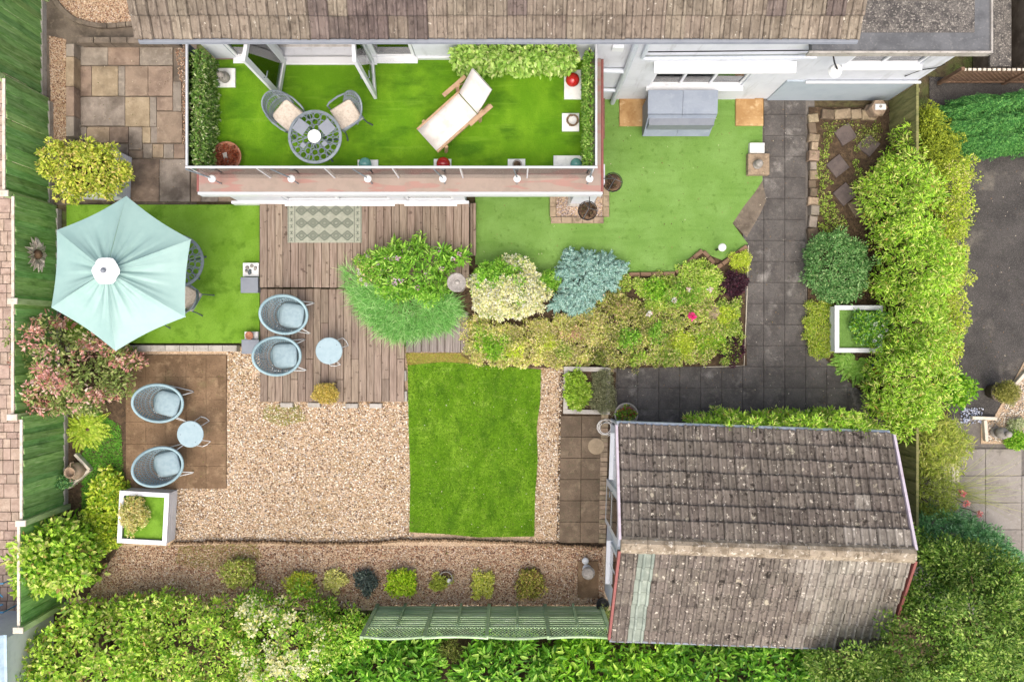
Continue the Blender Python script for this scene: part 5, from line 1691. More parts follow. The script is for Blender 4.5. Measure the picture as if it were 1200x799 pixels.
# ---------------------------------------------------------------- things along the house wall and turf
a = P(760, 112, 1.0); 
bx_a, bx_b = 2.74, 4.12
bs = thing('storage_box', 'slate grey covered storage box under the window', 'storage box', (3.43, 4.62, RT))
obj('body', MB().box(-.66, .66, -.26, .36, 0, .86), M['grey'], bs)
for s in (-1, 1):
    obj('lid', MB().obox((-.70 if s < 0 else .0035, -.06, .93), (.6965, 0, 0), (0, .46, .06), (0, 0, .03)), M['slate_cover'], bs)
    obj('front_flap', MB().obox((-.69 if s < 0 else .0035, -.33, .30), (.6865, 0, 0), (0, .262, .655), (0, -.012, .006)), M['slate_cover'], bs)
def flat_slab(name, label, x0, y0, x1, y1, z, t, m, cat='slab', group=None):
    a = P(x0, y0, z); b = P(x1, y1, z)
    o = tag(obj(name, MB().box(-(b.x - a.x) / 2, (b.x - a.x) / 2, -(a.y - b.y) / 2, (a.y - b.y) / 2, 0, t, .01), M[m]), label, cat, group)
    o.location = ((a.x + b.x) / 2, (a.y + b.y) / 2, z)
    return o
flat_slab('sandstone_slab', 'ochre sandstone slab between downpipe and storage box', 725.5, 116, 758, 148.5, RT - .002, .05, 'sand_slab')
flat_slab('sandstone_slab', 'ochre sandstone slab at the drive end of the turf', 861.5, 116, 894, 148, RT - .002, .05, 'sand_slab')
flat_slab('white_block', 'plain white block on the turf edge beside the drive', 877, 169, 894, 181, RT - .002, .12, 'marble', 'block')
flat_slab('stone_block', 'rough brown stone block at the turf edge below the white block', 874, 182, 899, 206.5, RT - .01, .16, 'brick', 'block')
q = P(889, 192, RT + .25)
o = thing('stone_ball_ornament', 'grey ringed stone ornament on the rough brown block', 'ornament', (q.x, q.y, RT + .15))
obj('base', MB().lathe([(.09, 0), (.10, .03), (.06, .06)], 14), M['stone_grey'], o, True)
obj('ball', MB().ball((0, 0, .13), .085, 14, 10), M['stone_grey'], o, True)
# timber trough by the wall
tt = thing('timber_trough', 'narrow brown timber trough beside the downpipe', 'trough', (1.80, 4.62, RT))
for k in range(4):
    obj('board', MB().box(-.13, .13, -.42 + k * .21, -.215 + k * .21, .40, .43, .004), M['old_brown'], tt)
obj('body', MB().box(-.11, .11, -.40, .40, 0, .398), M['old_brown'], tt)
# hanging baskets by the balcony corner
def hanging_basket(x, y, z, label, hook):
    o = thing('hanging_basket', label, 'hanging basket', (x, y, z), group='dried hanging baskets')
    mb = MB()
    r = .18
    for k in range(10):
        a = k * math.pi / 5
        mb.tube([(r * math.cos(a) * math.cos(e), r * math.sin(a) * math.cos(e), r * .8 * math.sin(e)) for e in [-1.5, -1.1, -.7, -.3, 0]], .007, 4)
    for e in (-.9, -.45, 0):
        mb.tube([(r * math.cos(e) * math.cos(t), r * math.cos(e) * math.sin(t), r * .8 * math.sin(e)) for t in [j * .3927 for j in range(16)]], .008, 4, closed=True)
    obj('wire_bowl', mb, M['black'], o)
    obj('moss_liner', MB().lathe([(.03, -.13), (.10, -.10), (.15, -.04), (.165, .0), (.1, .02), (.01, .025)], 16), M['rust' if False else 'bark'], o, True)
    Cc = np.array([[uni(-.1, .1), uni(-.1, .1), .02] for _ in range(14)])
    v, f, c = clump_leaves(Cc, np.full(14, .05), 26, .05, .016, [(4, (92, 74, 58)), (3, (66, 52, 42)), (1, (130, 110, 84)), (.5, (90, 110, 50))], up=.4)
    link('dried_plants', raw_mesh('dried_plants', v, f, c, M['leaf']), o)
    ch = MB()
    for k in range(3):
        a = k * 2.094
        ch.tube([(r * math.cos(a), r * math.sin(a), 0), (0, 0, .30)], .004, 4)
    obj('chain', ch, M['iron'], o)
    obj('bracket', MB().tube([(0, 0, .30), (0, 0, .34), (hook[0], hook[1], .34)], .009, 5), M['black'], o)
hanging_basket(1.90, 2.99, 1.98, 'dried brown hanging basket on the side of the balcony corner', (-.24, 0))
hanging_basket(1.43, 2.46, 1.95, 'dried brown hanging basket in front of the balcony over the stone bed', (0, .20))
# globe bollard and edging at the bed's corner
q = P(846, 290, .5)
o = thing('globe_bollard', 'white globe light on a short dark post at the turf corner', 'lamp', (q.x, q.y, 0))
obj('post', MB().tube([(0, 0, 0), (0, 0, .44)], .022, 8), M['black'], o)
obj('globe', MB().ball((0, 0, .52), .085, 18, 12), M['lamp_white'], o, True)
bk = thing('bed_edging', 'zigzag brick edging between turf and shrub bed', 'edging', P(815, 310))
for (pa_, pb_) in (((736, 322), (790, 321)), ((791, 320), (822, 294)), ((823, 295), (836, 309)), ((826, 324), (874, 289))):
    p0 = P(*pa_); p1 = P(*pb_); d = p1 - p0; n_ = max(2, round(d.length / .22))
    for k in range(n_):
        c = p0.lerp(p1, (k + .5) / n_) - bk.location
        piece('brick', (c.x, c.y, -.02), (d.length / n_ - .012, .085, .12), M['old_brown'], bk, math.atan2(d.y, d.x), .008, .01, .01)
we_ = thing('wire_edging', 'thin pale wire edging round the bed corner on the drive', 'edging', P(874, 400))
obj('wire', MB().tube([P(x, y, .06) - we_.location for x, y in ((877, 288), (876, 330), (874, 380), (872, 428), (850, 429.5), (824, 430))], .009, 5), M['fence_pale'], we_)
obj('peg', MB().tube([P(872, 428, -.02) - we_.location, P(872, 428, .09) - we_.location], .01, 5), M['fence_pale'], we_)
obj('peg', MB().tube([P(877, 288, -.02) - we_.location, P(877, 288, .09) - we_.location], .01, 5), M['fence_pale'], we_)


def rock(px_, py_, r, label, m='sand_b', z=.01, name='rock'):
    q = P(px_, py_, z)
    mb = MB().ball((0, 0, r * .35), r, 9, 6, .6)
    mb.v = [(x * uni(.8, 1.15), y_ * uni(.75, 1.1), z_ * uni(.85, 1.1)) for x, y_, z_ in mb.v]
    o = tag(obj(name, mb, M[m]), label, 'rock'); o.location = q
    o.rotation_euler.z = uni(0, 6)
rock(836, 366.5, .17, 'buff rounded rock among the low plants of the shrub bed', z=.12)
# bird bath
q = P(535, 331, .86)
o = thing('bird_bath', 'round grey stone bird bath between lupins and cream shrub', 'bird bath', (q.x, q.y, 0))
obj('pedestal', MB().lathe([(.15, -.02), (.15, .08), (.08, .16), (.06, .64), (.09, .76)], 18), M['stone_grey'], o, True)
obj('bowl', MB().lathe([(.08, .74), (.17, .80), (.195, .86), (.18, .865), (.13, .825), (.01, .815)], 24), M['stone_grey'], o, True)
obj('perch_stone', MB().ball((.01, 0, .83), .045, 10, 6, .6), M['concrete'], o, True)

# stone edging and stepping stones of the right bed
se = thing('stone_edging', 'row of rough stone blocks edging the bed along the drive', 'edging', P(955, 200))
y_ = 132
while y_ < 292:
    h_ = uni(9, 14)
    c = P(954.5 + uni(-.8, .8), y_ + h_ / 2, .15) - se.location
    piece('edging_stone', (c.x, c.y, -.02), (round(uni(.14, .23), 2), round(h_ * .0178, 2), round(uni(.09, .20), 2)), M[RNG.choice(['brick', 'flag_path', 'sand_a'])], se, uni(-.16, .16), .015, .03, .01)
    y_ += h_ + .6
x_ = 964
while x_ < 1018:
    w_ = uni(12, 20)
    c = P(x_ + w_ / 2, 133 + uni(-1, 1), .15) - se.location
    piece('edging_stone', (c.x, c.y, -.02), (round(w_ * .0178, 2), .2, .14), M[RNG.choice(['brick', 'flag_path'])], se, uni(-.1, .1), .015, .03, .01)
    x_ += w_ + .6
for i, (x, y, a, lab) in enumerate(((990, 158, 32, 'brown stepping stone nearest the stone lantern'), (1017, 170.5, 50, 'dark stepping stone against the golden hedge'), (981, 195, 38, 'brown stepping stone beside the rough stone edging'), (989, 228, 40, 'dark stepping stone above the blue green shrub'), (1006, 243, 30, 'pale brown stepping stone tucked under the hedge'))):
    o = tag(link('stepping_stone', cbox(.36, .36, .05, .006, M['dark_slab'] if i != 4 else M['flag_path'])), lab, 'stepping stone', 'stepping stones in the right bed')
    o.location = P(x, y, .01); o.rotation_euler.z = math.radians(a)
q = P(1030.5, 126, .42)
o = thing('stone_lantern', 'square stone lantern with white top at the end of the painted band', 'lantern', (q.x, q.y, 0))
obj('post', MB().lathe([(.19, -.02), (.19, .06), (.16, .08), (.15, .34), (.19, .36), (.17, .42), (.10, .43)], 6), M['brick'], o)
obj('cap', MB().box(-.10, .12, -.06, .06, .432, .47, .01), M['marble'], o)
obj('finial', MB().ball((.0, .0, .485), .03, 10, 6), M['stone_grey'], o, True)
q = P(1029, 431, .2)
o = thing('flower_pot', 'dark teal pot with a bright red bloom below the white planter', 'pot', (q.x, q.y, .01))
obj('pot', MB().lathe([(.10, 0), (.16, .24), (.175, .24), (.175, .28), (.145, .28), (.13, .22), (.01, .22)], 20), M['teal_plastic'], o, True)
v, f, c = clump_leaves(np.array([[-.06, -.05, .30], [-.1, -.02, .29], [-.04, -.1, .29]]), np.full(3, .05), 26, .05, .04, [(3, (220, 50, 36)), (1, (240, 90, 60))], up=.7)
link('bloom', raw_mesh('bloom', v, f, c, M['leaf']), o)
v, f, c = clump_leaves(np.array([[.05, .06, .27], [0, .08, .26]]), np.full(2, .07), 26, .06, .03, [(3, (50, 96, 60)), (1, (80, 120, 70))], up=.5)
link('foliage', raw_mesh('foliage', v, f, c, M['leaf']), o)

# ---------------------------------------------------------------- things by the garage and in the gravel
q = P(709.5, 500.5, .02)
o = thing('hose_coil', 'loose coil of white hose on the slab path', 'hose', (q.x, q.y, .02))
pts = []
for k in range(56):
    t = k * .5
    r_ = .15 + .03 * math.sin(t * .43)
    pts.append((r_ * math.cos(t) + .02 * math.sin(t * .31), r_ * math.sin(t) + .02 * math.cos(t * .37), .012 + .0006 * k))
obj('hose', MB().tube(pts, .0085, 5), M['hose'], o, True)
obj('nozzle', MB().tube([pts[-1], Vector(pts[-1]) + Vector((.07, .05, .0))], [.013, .009], 6), M['iron_dark'], o)
q = P(698.7, 522.4, .02)
o = tag(obj('round_stone', MB().lathe([(.175, 0), (.18, .02), (.165, .035), (.01, .037)], 24), M['sand_b'], None, False), 'round pale buff stepping disc on the slab path', 'stepping stone'); o.location = q
q = P(733.8, 485.5, .35)
o = thing('patio_pot', 'round grey pot of red and green leaves at the garage corner', 'pot', (q.x, q.y, 0))
obj('pot', MB().lathe([(.16, 0), (.22, .25), (.245, .36), (.25, .38), (.225, .38), (.20, .30), (.01, .30)], 24), M['stone_grey'], o, True)
Cc = np.array([[.15 * math.cos(t), .15 * math.sin(t) * uni(.2, 1), .38] for t in [k * .7 for k in range(14)]])
v, f, c = clump_leaves(Cc, np.full(14, .06), 24, .06, .045, [(4, (110, 150, 50)), (2, (150, 60, 60)), (2, (80, 110, 40)), (1, (190, 190, 90))], up=.5)
link('foliage', raw_mesh('foliage', v, f, c, M['leaf']), o)
# pale ornament on slab
q = P(691, 674, .45)
o = thing('ribbed_ornament', 'pale stone ornament with ribbed round top on the brown slab', 'ornament', (q.x - .02, q.y + .03, .03))
obj('foot', MB().lathe([(.09, 0), (.095, .03), (.05, .07), (.035, .20), (.05, .30)], 18), M['cap_white'], o, True)
obj('top', MB().lathe([(.04, .28), (.125, .31), (.135, .35), (.10, .40), (.04, .42), (.005, .422)], 28, wob=.05), M['stone_grey'], o)
obj('bird', MB().ball((-.035, .17, .05), .075, 14, 10, .8), M['cap_white'], o, True)
q = P(522.5, 677, .05)
o = thing('sunk_pot', 'dark round pot with pale rim sunk in the gravel strip', 'pot', (q.x, q.y, 0))
obj('pot', MB().lathe([(.12, -.05), (.15, .08), (.155, .10), (.138, .10), (.12, .04), (.01, .02)], 22), M['concrete'], o, True)
obj('filling', MB().lathe([(.13, .05), (.01, .06)], 16), M['soil'], o)
rock(526, 680, .05, 'small white stone lying in the sunk pot', 'marble', .07)
flat_slab('stone_slab', 'pale cream slab lying behind the bright green plant in the gravel', 464, 665, 486, 674, .0, .05, 'sand_b')
flat_slab('stone_slab', 'dark brown slab sunk in the gravel behind a low plant', 611, 666, 633, 671, .0, .03, 'patio_brown')
q = P(706, 707, .15)
o = thing('flower_pot', 'black pot in the corner of trellis fence and garage', 'pot', (q.x, q.y, 0))
obj('pot', MB().lathe([(.09, 0), (.13, .2), (.14, .22), (.12, .22), (.1, .17), (.01, .17)], 18), M['black'], o, True)
v, f, c = clump_leaves(np.array([[.05, -.1, .3], [.1, -.16, .35], [0.02, -.05, .28], [.12, -.22, .3]]), np.full(4, .09), 40, .05, .02, [(3, (150, 160, 90)), (2, (100, 116, 60)), (1, (190, 190, 140))], up=.5)
link('foliage', raw_mesh('foliage', v, f, c, M['leaf']), o)
# log roll edging
le = thing('log_edging', 'low edging of short brown logs between the gravel levels', 'edging', P(455, 637))
pts = [(203, 636), (260, 634), (310, 634), (370, 636), (430, 636), (478, 632), (530, 632), (600, 635), (660, 638), (708, 641)]
mb = MB()
i = 0
for (a, b) in zip(pts, pts[1:]):
    p0 = P(*a) - le.location; p1 = P(*b) - le.location
    n_ = int((p1 - p0).length / .062)
    for k in range(n_):
        c = p0.lerp(p1, k / n_)
        h_ = .08 + uni(0, .05)
        mb.lathe([(.031, -.03), (.031, h_ - .008), (.024, h_)], 7, (c.x + uni(-.004, .004), c.y + uni(-.014, .014), 0))
o = obj('log', mb, M['log'], le); o['kind'] = 'stuff'
obj('wire_band', MB().tube([P(a, b + 1.5, .05) - le.location for a, b in pts], .005, 4), M['iron_dark'], le)
# urn in its timber corner
q = P(92, 550.5, .1)
o = thing('clay_urn', 'weathered clay urn with dark mouth against the green fence', 'urn', (q.x, q.y, .01))
obj('jar', MB().lathe([(.11, 0), (.17, .10), (.185, .22), (.15, .34), (.10, .40), (.12, .44), (.105, .44), (.085, .40), (.10, .32), (.01, .30)], 22), M['urn'], o, True)
for s in (1, -1):
    obj('handle', MB().tube([(0, s * .10, .41), (0, s * .19, .40), (0, s * .20, .30), (0, s * .16, .27)], .014, 6), M['urn'], o, True)
o = thing('timber_corner', 'pale weathered timber corner round the clay urn', 'edging', P(105, 548))
for (a, b) in (((92, 531), (109, 549)), ((109, 549), (84, 570))):
    p0 = P(*a) - o.location; p1 = P(*b) - o.location; d = p1 - p0
    piece('sleeper', ((p0.x + p1.x) / 2, (p0.y + p1.y) / 2, 0), (d.length, .06, .16), M['fence_pale'], o, math.atan2(d.y, d.x), .006)
# neighbour's corner at the bottom left: blue steel frame and ribbed shed roof
bf = thing('steel_frame', 'blue painted steel frame standing on the sett paving by the fence', 'frame', (-10.75, -5.2, 0))
bm = MB()
for (p0, p1) in (((-.5, .18, .5), (.22, .18, .5)), ((-.5, -.42, .5), (.22, -.42, .5)), ((.2, .18, 0), (.2, .18, .5)), ((.2, -.42, 0), (.2, -.42, .5)), ((-.3, .18, 0), (-.3, .18, .5)), ((-.3, -.42, 0), (-.3, -.42, .5)), ((-.1, .18, .5), (.2, -.1, .5)), ((-.3, -.42, .5), (.2, -.25, .5))):
    obj('bar', MB().tube([p0, p1], .016, 6), M['steel_blue'], bf)
sh = thing('shed', 'pale blue ribbed shed roof at the foot of the green fence', 'shed', (-10.3, -6.9, 0))
obj('wall', MB().box(-1.0, .52, -1.3, 1.15, 0, 1.6), M['white_wood'], sh)
for k in range(8):
    x0 = -1.1 + k * .21
    obj('roof_sheet', MB().add([(x0, -1.4, 1.62), (x0 + .05, -1.4, 1.66), (x0 + .10, -1.4, 1.66), (x0 + .15, -1.4, 1.62), (x0 + .208, -1.4, 1.62), (x0, 1.25, 1.68), (x0 + .05, 1.25, 1.72), (x0 + .10, 1.25, 1.72), (x0 + .15, 1.25, 1.68), (x0 + .208, 1.25, 1.68)], [(i, i + 1, i + 6, i + 5) for i in range(4)]), M['shed_roof'], sh)
# neighbour's pots on the right
q = P(1166, 459, .12)
o = thing('shrub_pot', 'grey pot of clipped yellowish shrub beside the tarmac drive', 'pot', (q.x, q.y, -.02))
obj('pot', MB().lathe([(.14, 0), (.19, .30), (.205, .32), (.205, .37), (.17, .37), (.15, .3), (.01, .3)], 20), M['concrete_dark'], o, True)
Cc = crown_clumps([(.23 * math.cos(t), .23 * math.sin(t)) for t in [k * .4 for k in range(16)]], .34, .42, .06)
v, f, c = clump_leaves(Cc, np.full(len(Cc), .07), 60, .035, .012, [(4, (150, 150, 74)), (3, (120, 126, 56)), (2, (180, 176, 104))], up=.4)
link('foliage', raw_mesh('foliage', v, f, c, M['leaf']), o)
q = P(1177, 508, .3)
o = thing('stone_figure', 'small grey stone figure on the neighbour patio edge', 'ornament', (q.x, q.y, -.02))
obj('plinth', MB().lathe([(.12, 0), (.13, .05), (.09, .08)], 14), M['stone_grey'], o, True)
obj('figure', MB().lathe([(.07, .08), (.115, .16), (.13, .26), (.10, .34), (.06, .37)], 16), M['stone_grey'], o, True)
obj('head', MB().ball((.02, 0, .43), .07, 14, 10), M['concrete'], o, True)
o = thing('timber_bench', 'small weathered timber slatted bench among the bamboo', 'bench', P(1102, 536, 0))
for k in range(4):
    piece('slat', (-.12 + k * .085, 0, .40), (.07, .9, .025), M['fence_pale'], o, 0, .004, .002, 0)
for yy in (-.38, .38):
    for xx in (-.12, .13):
        piece('leg', (xx, yy, -.03), (.05, .05, .428), M['fence_pale'], o, 0, .004, 0, 0)

# ---------------------------------------------------------------- leaf screens on the balcony
def leaf_screen(label, x0, x1, y0, y1, z0, z1, pal, L, W, step=.10, per=26, broad=False):
    root = thing('leaf_screen', label, 'leaf screen', ((x0 + x1) / 2, (y0 + y1) / 2, z0))
    C = []
    for x in np.arange(x0, x1 + 1e-6, max(step, .04)):
        for y in np.arange(y0, y1 + 1e-6, step):
            for z in np.arange(z0 + .05, z1, step):
                C.append((x + uni(-.02, .02), y + uni(-.03, .03), z + uni(-.03, .03)))
    C = np.array(C)
    v, f, c = clump_leaves(C, np.full(len(C), step * .75), per, L, W, pal, up=.2, broad=broad, clumpvar=.1)
    link('foliage', raw_mesh('foliage', v, f, c, M['leaf']), root, True)
    xm, ym = (x0 + x1) / 2, (y0 + y1) / 2
    mb = MB()
    if x1 - x0 > y1 - y0:
        for k in range(9): mb.box(x0 + (x1 - x0) * k / 8 - .008, x0 + (x1 - x0) * k / 8 + .008, ym - .008, ym + .008, z0, z1 - .04)
        for k in range(4): mb.box(x0, x1, ym + .009, ym + .02, z0 + .1 + k * .2, z0 + .115 + k * .2)
    else:
        for k in range(9): mb.box(xm - .008, xm + .008, y0 + (y1 - y0) * k / 8 - .008, y0 + (y1 - y0) * k / 8 + .008, z0, z1 - .04)
        for k in range(4): mb.box(xm + .009, xm + .02, y0, y1, z0 + .1 + k * .2, z0 + .115 + k * .2)
    obj('trellis_frame', mb, M['bark'], root, world=True)
    return root


BF = BZ + .022
leaf_screen('low dark green leaf screen along the balcony end by the sandstone yard', -5.46, -5.36, 3.10, 5.02, BF, BF + .80, [(4, (104, 138, 60)), (3, (76, 112, 44)), (2, (150, 172, 100)), (1, (186, 196, 150))], .055, .03, .085, 24)
leaf_screen('narrow leaf screen along the balcony end by the downpipe', 1.33, 1.37, 3.10, 5.02, BF, BF + .80, [(4, (120, 160, 60)), (3, (90, 132, 46)), (2, (160, 184, 100))], .05, .028, .085, 24)
leaf_screen('pale green large leaved screen against the white wall behind the lounger', -.95, 1.12, 4.90, 5.06, BF, BF + .80, [(5, (172, 200, 108)), (4, (142, 178, 78)), (2, (196, 214, 140)), (1, (112, 150, 60))], .10, .055, .11, 22, True)

# ---------------------------------------------------------------- palettes
GOLD = [(5, (174, 208, 76)), (4, (150, 192, 60)), (3, (204, 226, 124)), (1.6, (110, 152, 46)), (.3, (190, 160, 90))]
GOLD2 = [(4, (188, 206, 70)), (4, (164, 188, 58)), (2, (212, 214, 124)), (1, (214, 190, 140)), (1.2, (124, 152, 44))]
LIME = [(4, (176, 206, 80)), (4, (148, 186, 62)), (3, (206, 224, 124)), (2, (104, 150, 44)), (.4, (176, 150, 92))]
BRIGHT = [(4, (142, 188, 52)), (4, (112, 164, 40)), (2, (176, 208, 88)), (2, (80, 130, 32))]
LAUREL = [(4, (132, 182, 60)), (4, (100, 154, 46)), (2, (172, 206, 96)), (2, (66, 114, 36))]
TREE = [(4, (128, 160, 64)), (4, (100, 136, 50)), (3, (170, 190, 102)), (2, (66, 98, 36))]
BLUE = [(4, (126, 160, 150)), (4, (98, 136, 126)), (2, (158, 186, 174)), (1, (80, 114, 92))]
CONI = [(4, (66, 124, 52)), (4, (46, 98, 40)), (2, (104, 156, 76))]
BGREEN = [(4, (112, 164, 104)), (3, (86, 138, 80)), (2, (156, 198, 142))]
CREAM = [(6, (238, 228, 178)), (4, (224, 212, 150)), (2, (246, 240, 208)), (1, (150, 176, 70))]
SPI = [(4, (110, 156, 88)), (3, (86, 132, 70)), (2, (150, 186, 122)), (1, (66, 108, 52)), (.6, (170, 190, 130))]
HEATH = [(4, (196, 184, 128)), (4, (168, 172, 86)), (3, (206, 180, 144)), (3, (140, 156, 66)), (1, (128, 104, 78))]
HEATHG = [(4, (164, 182, 82)), (4, (132, 164, 62)), (2, (196, 192, 128)), (2, (100, 134, 48))]
OLIVE = [(4, (122, 136, 60)), (3, (94, 108, 46)), (2, (160, 160, 92)), (1, (74, 78, 44))]
PURPLE = [(4, (74, 44, 56)), (3, (54, 34, 44)), (1, (112, 64, 78))]
CHART = [(4, (190, 206, 72)), (3, (164, 186, 56)), (1, (214, 222, 118))]
RHODO = [(4, (136, 184, 62)), (4, (110, 162, 48)), (2, (172, 208, 98)), (1, (74, 122, 36))]
GRASS = [(4, (132, 186, 100)), (4, (108, 164, 80)), (2, (172, 210, 138)), (1, (86, 138, 60))]
PINKG = [(4, (140, 158, 88)), (3, (116, 134, 68)), (2, (176, 180, 120)), (1, (90, 106, 50))]
PINKP = [(4, (206, 160, 150)), (3, (190, 132, 120)), (2, (222, 188, 172)), (2, (160, 160, 100))]

# ---------------------------------------------------------------- left side
shrub('golden_shrub', 'golden leaved shrub filling the white planter by the yard', 'shrub', [(40, 180), (58, 164), (78, 168), (98, 158), (122, 166), (140, 176), (146, 196), (136, 218), (142, 228), (116, 230), (92, 226), (70, 234), (58, 218), (48, 206)], .55, .14, 40, .075, .038, [(4, (200, 206, 90)), (4, (168, 184, 66)), (2, (214, 196, 118)), (2, (128, 148, 48))], z0=.60, zref=1.0, dens=.85, spread=.6, clumpvar=.2, lump=.35)
pk = lambda c: 1 if (math.sin(c[0] * 5.1) * math.sin(c[1] * 4.3 + 1) + uni(-.5, .5)) > .10 else 0
shrub('photinia', 'leafy shrub with pink young leaves leaning over the green fence', 'shrub', [(12, 378), (40, 366), (75, 368), (112, 388), (150, 412), (160, 436), (140, 462), (104, 488), (60, 492), (22, 474), (10, 430)], 1.55, .17, 36, .085, .042, dens=.8, spread=.65, lump=.35, pals=([PINKG, PINKP], pk), broad=True, stems=18)
fern('fern', 'yellow green fern below the pink leaved shrub', 104, 503, 22, .62, [(4, (168, 190, 60)), (3, (140, 168, 46)), (1, (190, 200, 90))], .012)
shrub('broad_leaf_shrub', 'bright green broad leaved shrub growing against the green fence', 'shrub', [(14, 655), (36, 614), (69, 606), (92, 622), (104, 645), (106, 680), (78, 696), (44, 706), (17, 695)], 1.55, .17, 30, .12, .062, LIME, broad=True, stems=16)
shrub('ground_cover_plant', 'yellow green leafy perennial between fence bed and white planter', 'plant', [(112, 560), (138, 548), (148, 566), (142, 600), (138, 640), (108, 652), (92, 628), (98, 590)], .42, .11, 36, .09, .045, CHART + [(2, (120, 160, 50))], broad=True, dens=.8)
shrub('trailing_plant', 'pale green plant trailing from the clay urn', 'plant', [(40, 566), (60, 558), (80, 556), (84, 566), (66, 580), (46, 580)], .5, .08, 26, .05, .025, BGREEN + [(3, (150, 190, 110))], zref=.5, stems=6, dens=.8)
shrub('flower_sprig', 'cream blossomed sprig growing in the turf topped planter by the patio', 'plant', ell(155, 604, 16, 22), .35, .08, 30, .05, .025, [(4, (222, 206, 150)), (3, (200, 182, 116)), (3, (170, 180, 90))], z0=.39, zref=.6, dens=.8, stems=6)
for (x, y) in ((140, 470), (148, 520), (146, 590)):
    pass
# boundary hedge along the bottom
shrub('hedge_shrub', 'pale lime shrub of the boundary hedge next to the green fence end', 'shrub', [(12, 752), (40, 730), (78, 720), (120, 716), (150, 716), (165, 755), (160, 850), (-10, 850)], 1.5, .19, 34, .105, .055, LIME, zref=1.3, broad=True, dens=.75, clumpvar=.26, spread=.6, lump=.32)
shrub('hedge_shrub', 'dense green shrub of the boundary hedge below the gravel', 'shrub', [(130, 718), (160, 704), (190, 712), (230, 704), (270, 714), (285, 765), (270, 850), (140, 850)], 1.6, .18, 44, .095, .042, LIME, zref=1.3, dens=.75, clumpvar=.26, spread=.6, lump=.32)
shrub('hedge_shrub', 'bright green hedge shrub touching the trellis fence', 'shrub', [(350, 718), (390, 716), (424, 722), (434, 756), (418, 775), (370, 778), (340, 745)], 1.5, .16, 44, .085, .036, BRIGHT + LIME, zref=1.2, dens=.9, clumpvar=.2)
wf = lambda c: c[0] > XY(278, 0, 1.4)[0]
shrub('flowering_shrub', 'green shrub heavy with creamy white flower heads in the hedge', 'shrub', [(262, 714), (285, 702), (320, 704), (348, 700), (374, 720), (388, 748), (384, 790), (350, 850), (262, 850)], 1.65, .18, 40, .09, .04, BRIGHT + LIME, zref=1.35, dens=.75, clumpvar=.26, lump=.3, flowers=(125, .10, [(5, (236, 228, 180)), (3, (222, 212, 150)), (1, (200, 194, 120))], 'creamy white flower heads', wf))
for i, (pg, lab, pal) in enumerate((([(370, 770), (420, 758), (470, 754), (505, 756), (520, 790), (510, 850), (350, 850)], 'large leaved laurel beside the flowering hedge shrub', LAUREL),
                                    ([(535, 762), (570, 752), (620, 752), (650, 758), (660, 790), (650, 850), (520, 850)], 'large leaved laurel behind the middle of the trellis fence', LAUREL),
                                    ([(640, 756), (690, 754), (740, 758), (790, 760), (800, 790), (790, 850), (640, 850)], 'large leaved laurel behind the garage corner with green tile strip', BRIGHT),
                                    ([(785, 760), (850, 760), (910, 760), (960, 762), (985, 790), (980, 850), (780, 850)], 'large leaved laurel behind the garage beside the spreading tree', LAUREL))):
    shrub('laurel', lab, 'shrub', pg, 1.15, .20, 22, .17, .058, pal, zref=1.0, broad=True, dens=.85, group='laurels behind the fence', spread=.7, droop=.25)
shrub('low_bush', 'small olive bush in the gap behind the trellis fence', 'shrub', [(478, 752), (535, 752), (545, 775), (500, 785), (475, 772)], .7, .12, 50, .04, .018, OLIVE, zref=.6)

# ---------------------------------------------------------------- row of small plants in the gravel strip
row = [(278, 672, 22, 17, .4, [(4, (158, 168, 84)), (3, (124, 140, 60)), (2, (176, 168, 120)), (1, (110, 84, 60))], 'loose olive green bush nearest the flowering hedge shrub in the gravel strip', .045),
       (351, 686, 17, 15, .38, CHART + [(2, (120, 150, 50))], 'dense yellow green dome in the gravel strip at the hedge', .04),
       (391, 681, 13, 12, .28, [(4, (186, 186, 112)), (2, (150, 156, 80)), (1, (200, 176, 130))], 'small pale straw green tuft in the gravel strip', .04),
       (428, 683, 14, 15, .35, [(4, (84, 98, 92)), (3, (62, 76, 72)), (1, (112, 124, 112))], 'dark slate grey leaved plant in the gravel strip', .045),
       (471, 684, 18, 16, .38, [(4, (152, 178, 44)), (3, (122, 152, 34)), (1, (184, 200, 80))], 'bright yellow green plant in front of the cream slab', .05),
       (513, 684, 11, 11, .25, [(4, (158, 168, 72)), (3, (128, 140, 56))], 'small green tuft beside the sunk pot', .04),
       (566, 686, 15, 16, .32, [(4, (182, 184, 92)), (3, (150, 160, 66)), (1, (206, 204, 130))], 'yellowish feathery plant alone in the gravel strip', .045),
       (619, 685, 17, 18, .34, [(3, (150, 150, 70)), (3, (110, 116, 50)), (2, (170, 150, 100)), (1, (100, 76, 54))], 'loose olive plant in front of the dark slab', .045)]
for (x, y, rx, ry, h, pal, lab, L) in row:
    pal = [(w_, tuple(min(255, v_ * 1.18) for v_ in c_)) for w_, c_ in pal] if 'slate' not in lab else pal
    shrub('small_plant', lab, 'plant', ell(x, y, rx, ry), h, .075, 34, L * 1.25, L * .55, pal, dens=.6, stems=8, stem_r=.008, group='small plants in the gravel strip', clumpvar=.2)
q = shrub('dome_shrub', 'golden brown dome shrub at the edge of the lower deck', 'shrub', ell(381, 461, 15, 13), .34, .07, 50, .035, .02, [(4, (198, 180, 90)), (3, (168, 150, 70)), (2, (210, 190, 120)), (1, (140, 140, 60))], z0=LD, stems=7, stem_r=.008)

